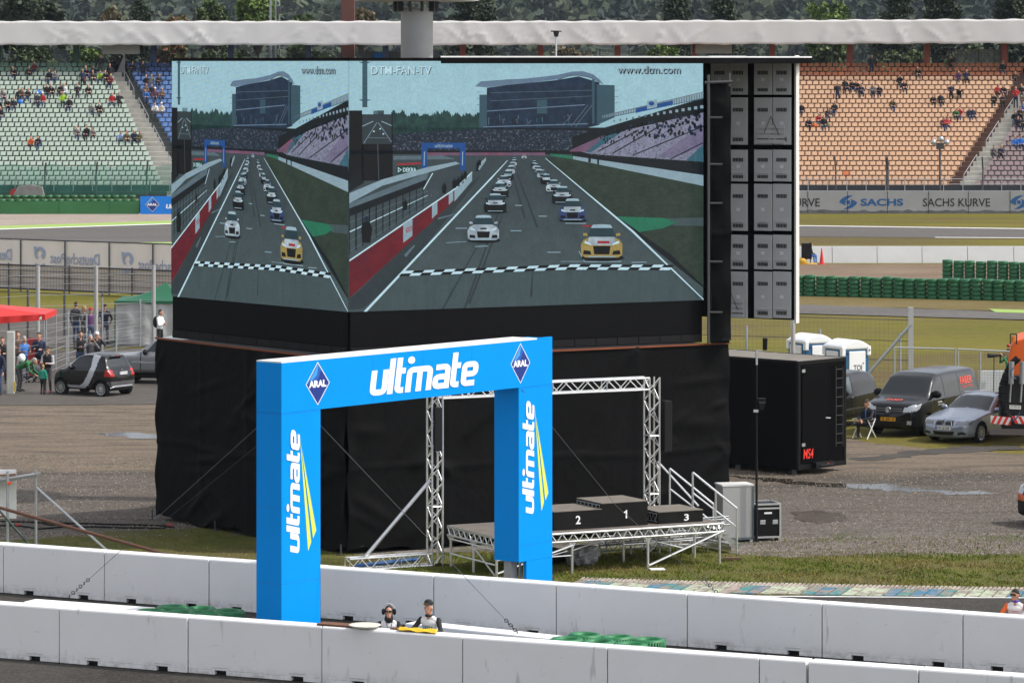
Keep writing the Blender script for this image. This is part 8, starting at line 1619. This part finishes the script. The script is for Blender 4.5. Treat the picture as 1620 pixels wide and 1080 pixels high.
o = ground_person('person in grey jacket raising a camera with both hands', P_st['camera'], 143, 529, 1.70, rz=R(20), top='dark grey', sleeves='grey', hair='hair grey', group=GR); mb = MB(); mb.box((0, -.34, 1.53), (.13, .07, .09)); accessory(o, 'camera', mb, M_BLACKMAT, False, .01)
o = ground_person('person in white cap and black jacket holding a camera up', P_st['camera'], 153, 524, 1.76, rz=R(15), top='black', legs='dark grey', group=GR); cap_on(o, HEADS, 'white')
ground_person('man in black at the left edge under the red tent', P_st['front'], 4, 532, 1.78, top='black', legs='black', group=GR)
ground_person('person in navy jacket cut by the left edge', P_st['down'], -1, 549, 1.75, rz=R(-40), top='navy', legs='jeans', group=GR)
ground_person('man in brown jacket behind the thick post', P_st['front'], 28, 523, 1.80, rz=R(10), top='brown', legs='dark grey', group=GR)
ground_person('grey haired man in blue jacket beside the brown jacket', P_st['front'], 38, 531, 1.72, rz=R(30), top='blue', sleeves='brown', hair='hair grey', group=GR)
ground_person('broad man in navy sweater reading a paper', person_mesh(standing('front', bulk=1.25), MID, 2), 62, 525, 1.84, rz=R(-5), top='navy', legs='black', hair='hair black', group=GR)
o = ground_person('woman in sunglasses, black vest and grey sleeves behind the child', P_st['front'], 75.5, 547.5, 1.72, rz=R(-15), top='black', sleeves='pale grey', legs='dark grey', hair='hair black', shoes='pink', group=GR); mb = MB(); mb.box((0, -.135, 1.655), (.15, .02, .035)); accessory(o, 'sunglasses', mb, M_BLACKMAT, False)
ground_person('small child in teal and blue jacket beside the woman in sunglasses', P_st['down'], 67.5, 576, 1.12, rz=R(150), top='teal', sleeves='teal', legs='black', hair='hair blond', group=GR)
o = person('man in green jacket bending over a pushchair, white bag on his back', P_bend, G(36, 620), R(75), top='green', legs='dark grey', hair='hair grey', group=GR); mb = MB(); mb.ball((0, .04, 1.24), .17, .13, .17, 12, 8); b_ = accessory(o, 'white_bag', mb, M_WHITE); mb = MB(); mb.obox((.10, -.04, 1.2), (.075, .0, 0), (0, .12, 0), (0, 0, .1)); accessory(o, 'blue_patch', mb, pm('blue'), False)
pu = thing('pushchair', 'dark pushchair in front of the bending man', 'pushchair', G(50, 606)); q = G(50, 606); mb = MB(); mb.tube(q + V((-.3, 0, .95)), q + V((.25, 0, .35)), .02); mb.tube(q + V((.25, 0, .35)), q + V((-.25, 0, .2)), .02); mb.build('frame', M_BLACKMAT, pu); mb = MB(); mb.ball(q + V((.08, 0, .55)), .26, .2, .2); mb.build('seat', pm('dark grey'), pu, True)
for dx in (-.28, -.02, .22): mb = MB(); mb.torus(q + V((dx, 0, .13)), .11, .025, 16, 6, 'Y'); mb.build('wheel', M_RUBBER, pu)
mb = MB(); q = G(47, 600); mb.obox(q + V((-.3, 1.6, 0)), (.55, 0, 0), (0, .3, 0), (0, 0, 1.45)); tag(mb.build('red_cooler', mat('cooler_red', (.36, .03, .03), .5), bevel=.03), 'red upright box among the people at the left', 'box'); 
# ---- far marshal post
mq = G(1279, 418.5); fch = thing('folding_chair', 'black folding chair of the distant seated person by the white barrier', 'chair', mq); mb = MB(); mb.box(mq + V((-.12, -.10, .80)), (.62, .05, .95)); mb.build('backrest', M_BLACKMAT, fch); mb = MB(); mb.box(mq + V((-.1, .2, .42)), (.55, .5, .05)); mb.build('seat', M_BLACKMAT, fch)
for dx, dy in ((-.32, -.02), (.14, -.02), (-.32, .42), (.14, .42)): mb = MB(); mb.tube(mq + V((dx, dy, 0)), mq + V((dx * .9, dy, .42)), .02); mb.build('leg', M_DARKSTEEL, fch)
person('person in dark jacket and blue trousers seated with back to us by the white barrier', person_mesh(seated(0, .2), .03, 1), mq + V((.02, .2, 0)), R(155 - 40), top='dark grey', legs='blue', scale=1.0)
mb = MB(); q = G(1300, 418.5); mb.lathe([(.0, 0), (.22, .0), (.22, .04), (.14, .06), (.02, 1.0), (0, 1.02)], q, 12); tag(mb.build('furled_flag', M_RED), 'red furled flag standing by the white barrier', 'flag')
mb = MB(); q = G(1269, 418.5); mb.ball(q + V((0, 0, .2)), .32, .22, .24, 12, 8); mb.box(q + V((.3, 0, .05)), (1.2, .4, .08)); tag(mb.build('yellow_bag', pm('orange') if False else mat('bag_yellow', (.62, .36, .03), .6), None, True), 'yellow bag on the ground left of the red furled flag', 'bag')
# ---- the man on the folding chair by the van
cq = G(1377, 693); ch_ = thing('camping_chair', 'folding chair with white tube legs in front of the dark lettered van', 'chair', cq)
def cw(x, y, z): a = R(-35); return cq + V((-.2, .02, 0)) + V((x * math.cos(a) - y * math.sin(a), x * math.sin(a) + y * math.cos(a), z))
for x in (-.27, .27):
    for a, b in (((x, -.28, 0), (x, .25, .62)), ((x, .28, 0), (x, -.25, .62))): mb = MB(); mb.tube(cw(*a), cw(*b), .018, 8); mb.build('leg', M_WHITE, ch_)
    mb = MB(); mb.tube(cw(x, -.25, .62), cw(x, .25, .62), .02, 8); mb.build('armrest', M_ALU, ch_)
mb = MB(); mb.obox(cw(-.26, -.24, .41), cw(.52, 0, 0) - cw(0, 0, 0), cw(0, .48, 0) - cw(0, 0, 0), (0, 0, .02)); mb.build('seat', pm('navy'), ch_); mb = MB(); mb.obox(cw(-.27, .24, .5), cw(.54, 0, 0) - cw(0, 0, 0), cw(0, .025, 0) - cw(0, 0, 0), (0, 0, .42)); mb.build('backrest', pm('navy'), ch_)
o = person('man in dark jacket and sunglasses seated with one leg crossed by the van', person_mesh(seated(3, .15, fingers=True, cross=True), .013, 3), cq + V((-.05, .05, -.06)), R(-35), top='black', legs='black', hair='hair brown', skin='tanned skin'); mb = MB(); mb.box((0, -.215, 1.235), (.14, .02, .032)); accessory(o, 'sunglasses', mb, M_BLACKMAT, False)
mb = MB(); mb.obox((-.02, -.20, .72), (.03, 0, 0), (0, .01, 0), (0, 0, .30)); accessory(o, 'lanyard', mb, pm('blue'), False)
# ---- photographer behind the truck
o = ground_person('photographer in green vest aiming a long lens beside the orange truck', P_st['camera'], 1596, 551, 1.74, rz=R(-70), top='teal', sleeves='green', legs='black', hair='hair black')
mb = MB(); hz = 1.52
for y0, y1, r0, r1 in ((-.30, -.42, .05, .045), (-.42, -.58, .045, .06), (-.58, -.72, .062, .075), (-.72, -.84, .078, .08)): mb.tube((0, y0, hz), (0, y1, hz), r0, 14, r1)
mb.box((0, -.26, hz), (.15, .1, .12)); accessory(o, 'camera_lens', mb, M_BLACKMAT, False)
mb = MB(); mb.tube((0, -.60, hz - .06), (0, -.62, 0), .018, 8); accessory(o, 'monopod', mb, M_BLACKMAT, False)
# ---- the three track marshals
NEAR = .0095
def on_off(row, x, off): q = on_row(row, x, off, 0); return q
wm = person_mesh(standing('lean', 'hood', lean=.2, drop=.15, fingers=True), NEAR, 3); qa = on_off(rowA, 615.5, .95)
hd_of = lambda o, z: z
s_ = F / qa.y; ztop = H - (956 - YH) / s_; bz_ = max(v.co.z for v in wm.vertices); sc_w = ztop / bz_
o = person('woman in black hood, sunglasses and ear muffs wearing a white bib between the barriers', wm, qa, 0, top='white', sleeves='black', legs='black', hair='black', scale=sc_w)
hv = [v.co for v in wm.vertices if v.co.z > bz_ - .30]; hx, hy = 0, sum(v.y for v in hv) / len(hv); hyf = min(v.co.y for v in wm.vertices if bz_ - .2 < v.co.z < bz_ - .1); hz_ = bz_ - .125
mb = MB(); 
for sg in (1, -1): mb.ball((sg * .036, hyf + .018, hz_ + .012), .036, .018, .024, 10, 6)
mb.tube((-.085, hyf + .04, hz_ + .014), (.085, hyf + .04, hz_ + .014), .008, 6); accessory(o, 'sunglasses', mb, mat('shade_black', (.004, .004, .004), .1))
for sg in (1, -1): mb = MB(); mb.ball((sg * .118, hy + .0, hz_ - .01), .04, .055, .07, 12, 8); accessory(o, 'ear_muff', mb, M_BLACKMAT)
mb = MB(); a = [(.125 * math.cos(t_), hy, hz_ - .0 + .16 * math.sin(t_)) for t_ in np.linspace(0, math.pi, 12)]; mb.path(a, .012, 6); accessory(o, 'headband', mb, mat('band_pale', (.45, .45, .45), .5))
def chest_text(o, me, txt, z, w, h, m, dx=0):
    vs_ = np.array([v.co for v in me.vertices]); k = (np.abs(vs_[:, 2] - z) < .06) & (np.abs(vs_[:, 0] - dx) < w / 2); ym = vs_[k, 1].min() - .006; mb = MB(); lettering(mb, txt, (dx - w / 2, ym, z - h / 2), (1, 0, 0), (0, 0, 1), w, h, .03); accessory(o, 'lettering', mb, m, False)
m_dk = mat('bib_green_lettering', (.0, .16, .11), .6, var=0); chest_text(o, wm, 'DEKRA', bz_ - .50, .25, .06, m_dk); chest_text(o, wm, '103', bz_ - .60, .15, .06, m_ink)
mb = MB(); mb.path([(-.055, hyf + .06, bz_ - .33), (-.03, hyf - .0, bz_ - .43), (.0, hyf - .02, bz_ - .58)], .008, 6); mb.path([(.075, hyf + .06, bz_ - .33), (.05, hyf - .0, bz_ - .43), (.01, hyf - .02, bz_ - .58)], .008, 6); accessory(o, 'lanyard', mb, pm('navy'))
mm = person_mesh(standing('lean', 'short', lean=.35, drop=.06, fingers=True), NEAR, 3); qb = on_off(rowA, 682, .92); s_ = F / qb.y; bz_ = max(v.co.z for v in mm.vertices); sc_m = (H - (949 - YH) / s_) / bz_
o = person('man in black cap and white bib leaning over the yellow flag', mm, qb, R(-22), top='white', sleeves='black', legs='black', hair='hair grey', skin='tanned skin', scale=sc_m)
hv = [v.co for v in mm.vertices if v.co.z > bz_ - .2]; hy = sum(v.y for v in hv) / len(hv); cpo = cap_on(o, (0, hy, bz_ - .095), 'black', s=1.02)
mb = MB(); mb.obox((-.05, hy - .094, bz_ - .052), (.05, 0, 0), (0, .006, 0), (0, 0, .018)); accessory(cpo, 'yellow_mark', mb, mat('mark_yellow', (.8, .4, .02), .5), False); mb = MB(); mb.obox((.0, hy - .094, bz_ - .055), (.05, 0, 0), (0, .006, 0), (0, 0, .016)); accessory(cpo, 'grey_mark', mb, pm('pale grey'), False)
mb = MB(); mb.torus((0, hy + .03, bz_ - .29), .062, .026, 16, 8); accessory(o, 'collar', mb, pm('black')); chest_text(o, mm, 'DEKRA', bz_ - .52, .22, .06, m_dk)
om = person_mesh(standing('lean', 'short', lean=.45, drop=.0, fingers=True, face=(-.55, -1, -.15)), NEAR, 3); qc = on_off(rowB, 1608, .80); s_ = F / qc.y; bz_ = max(v.co.z for v in om.vertices); sc_o = (H - (929 - YH) / s_) / bz_
o = person('person in bright orange overalls and white bib leaning on the far barrier', om, qc, R(-18), top='white', sleeves='orange', legs='orange', hair='hair black', skin='tanned skin', scale=sc_o)
hv = [v.co for v in om.vertices if v.co.z > bz_ - .2]; hy = sum(v.y for v in hv) / len(hv); mb = MB(); mb.torus((0, hy + .04, bz_ - .275), .066, .026, 16, 8); accessory(o, 'collar', mb, mat('collar_blue', (.05, .03, .30), .7)); mb = MB(); mb.obox((-.095, hy - .075, bz_ - .145), (.13, -.04, 0), (0, .02, 0), (0, 0, .038)); accessory(o, 'sunglasses', mb, M_BLACKMAT, False)
chest_text(o, om, 'DEKRA', bz_ - .50, .2, .04, mat('faint_red_lettering', (.5, .2, .2), .6)); chest_text(o, om, 'MARSHAL', bz_ - .58, .2, .045, m_ink)

# ================================================================ HAZE
mb = MB(); mb.obox((-1500, -60, -1), (3000, 0, 0), (0, 3000, 0), (0, 0, 330)); hz_o = mb.build('haze', []); hz_o['kind'] = 'stuff'
hm = bpy.data.materials.new('haze_air'); hm.use_nodes = True; ht = hm.node_tree; ht.nodes.clear(); ho = ht.nodes.new('ShaderNodeOutputMaterial'); pv = ht.nodes.new('ShaderNodeVolumePrincipled')
pv.inputs['Color'].default_value = (.72, .84, 1.0, 1); pv.inputs['Density'].default_value = .00005; ht.links.new(pv.outputs[0], ho.inputs['Volume']); hz_o.data.materials.append(hm)
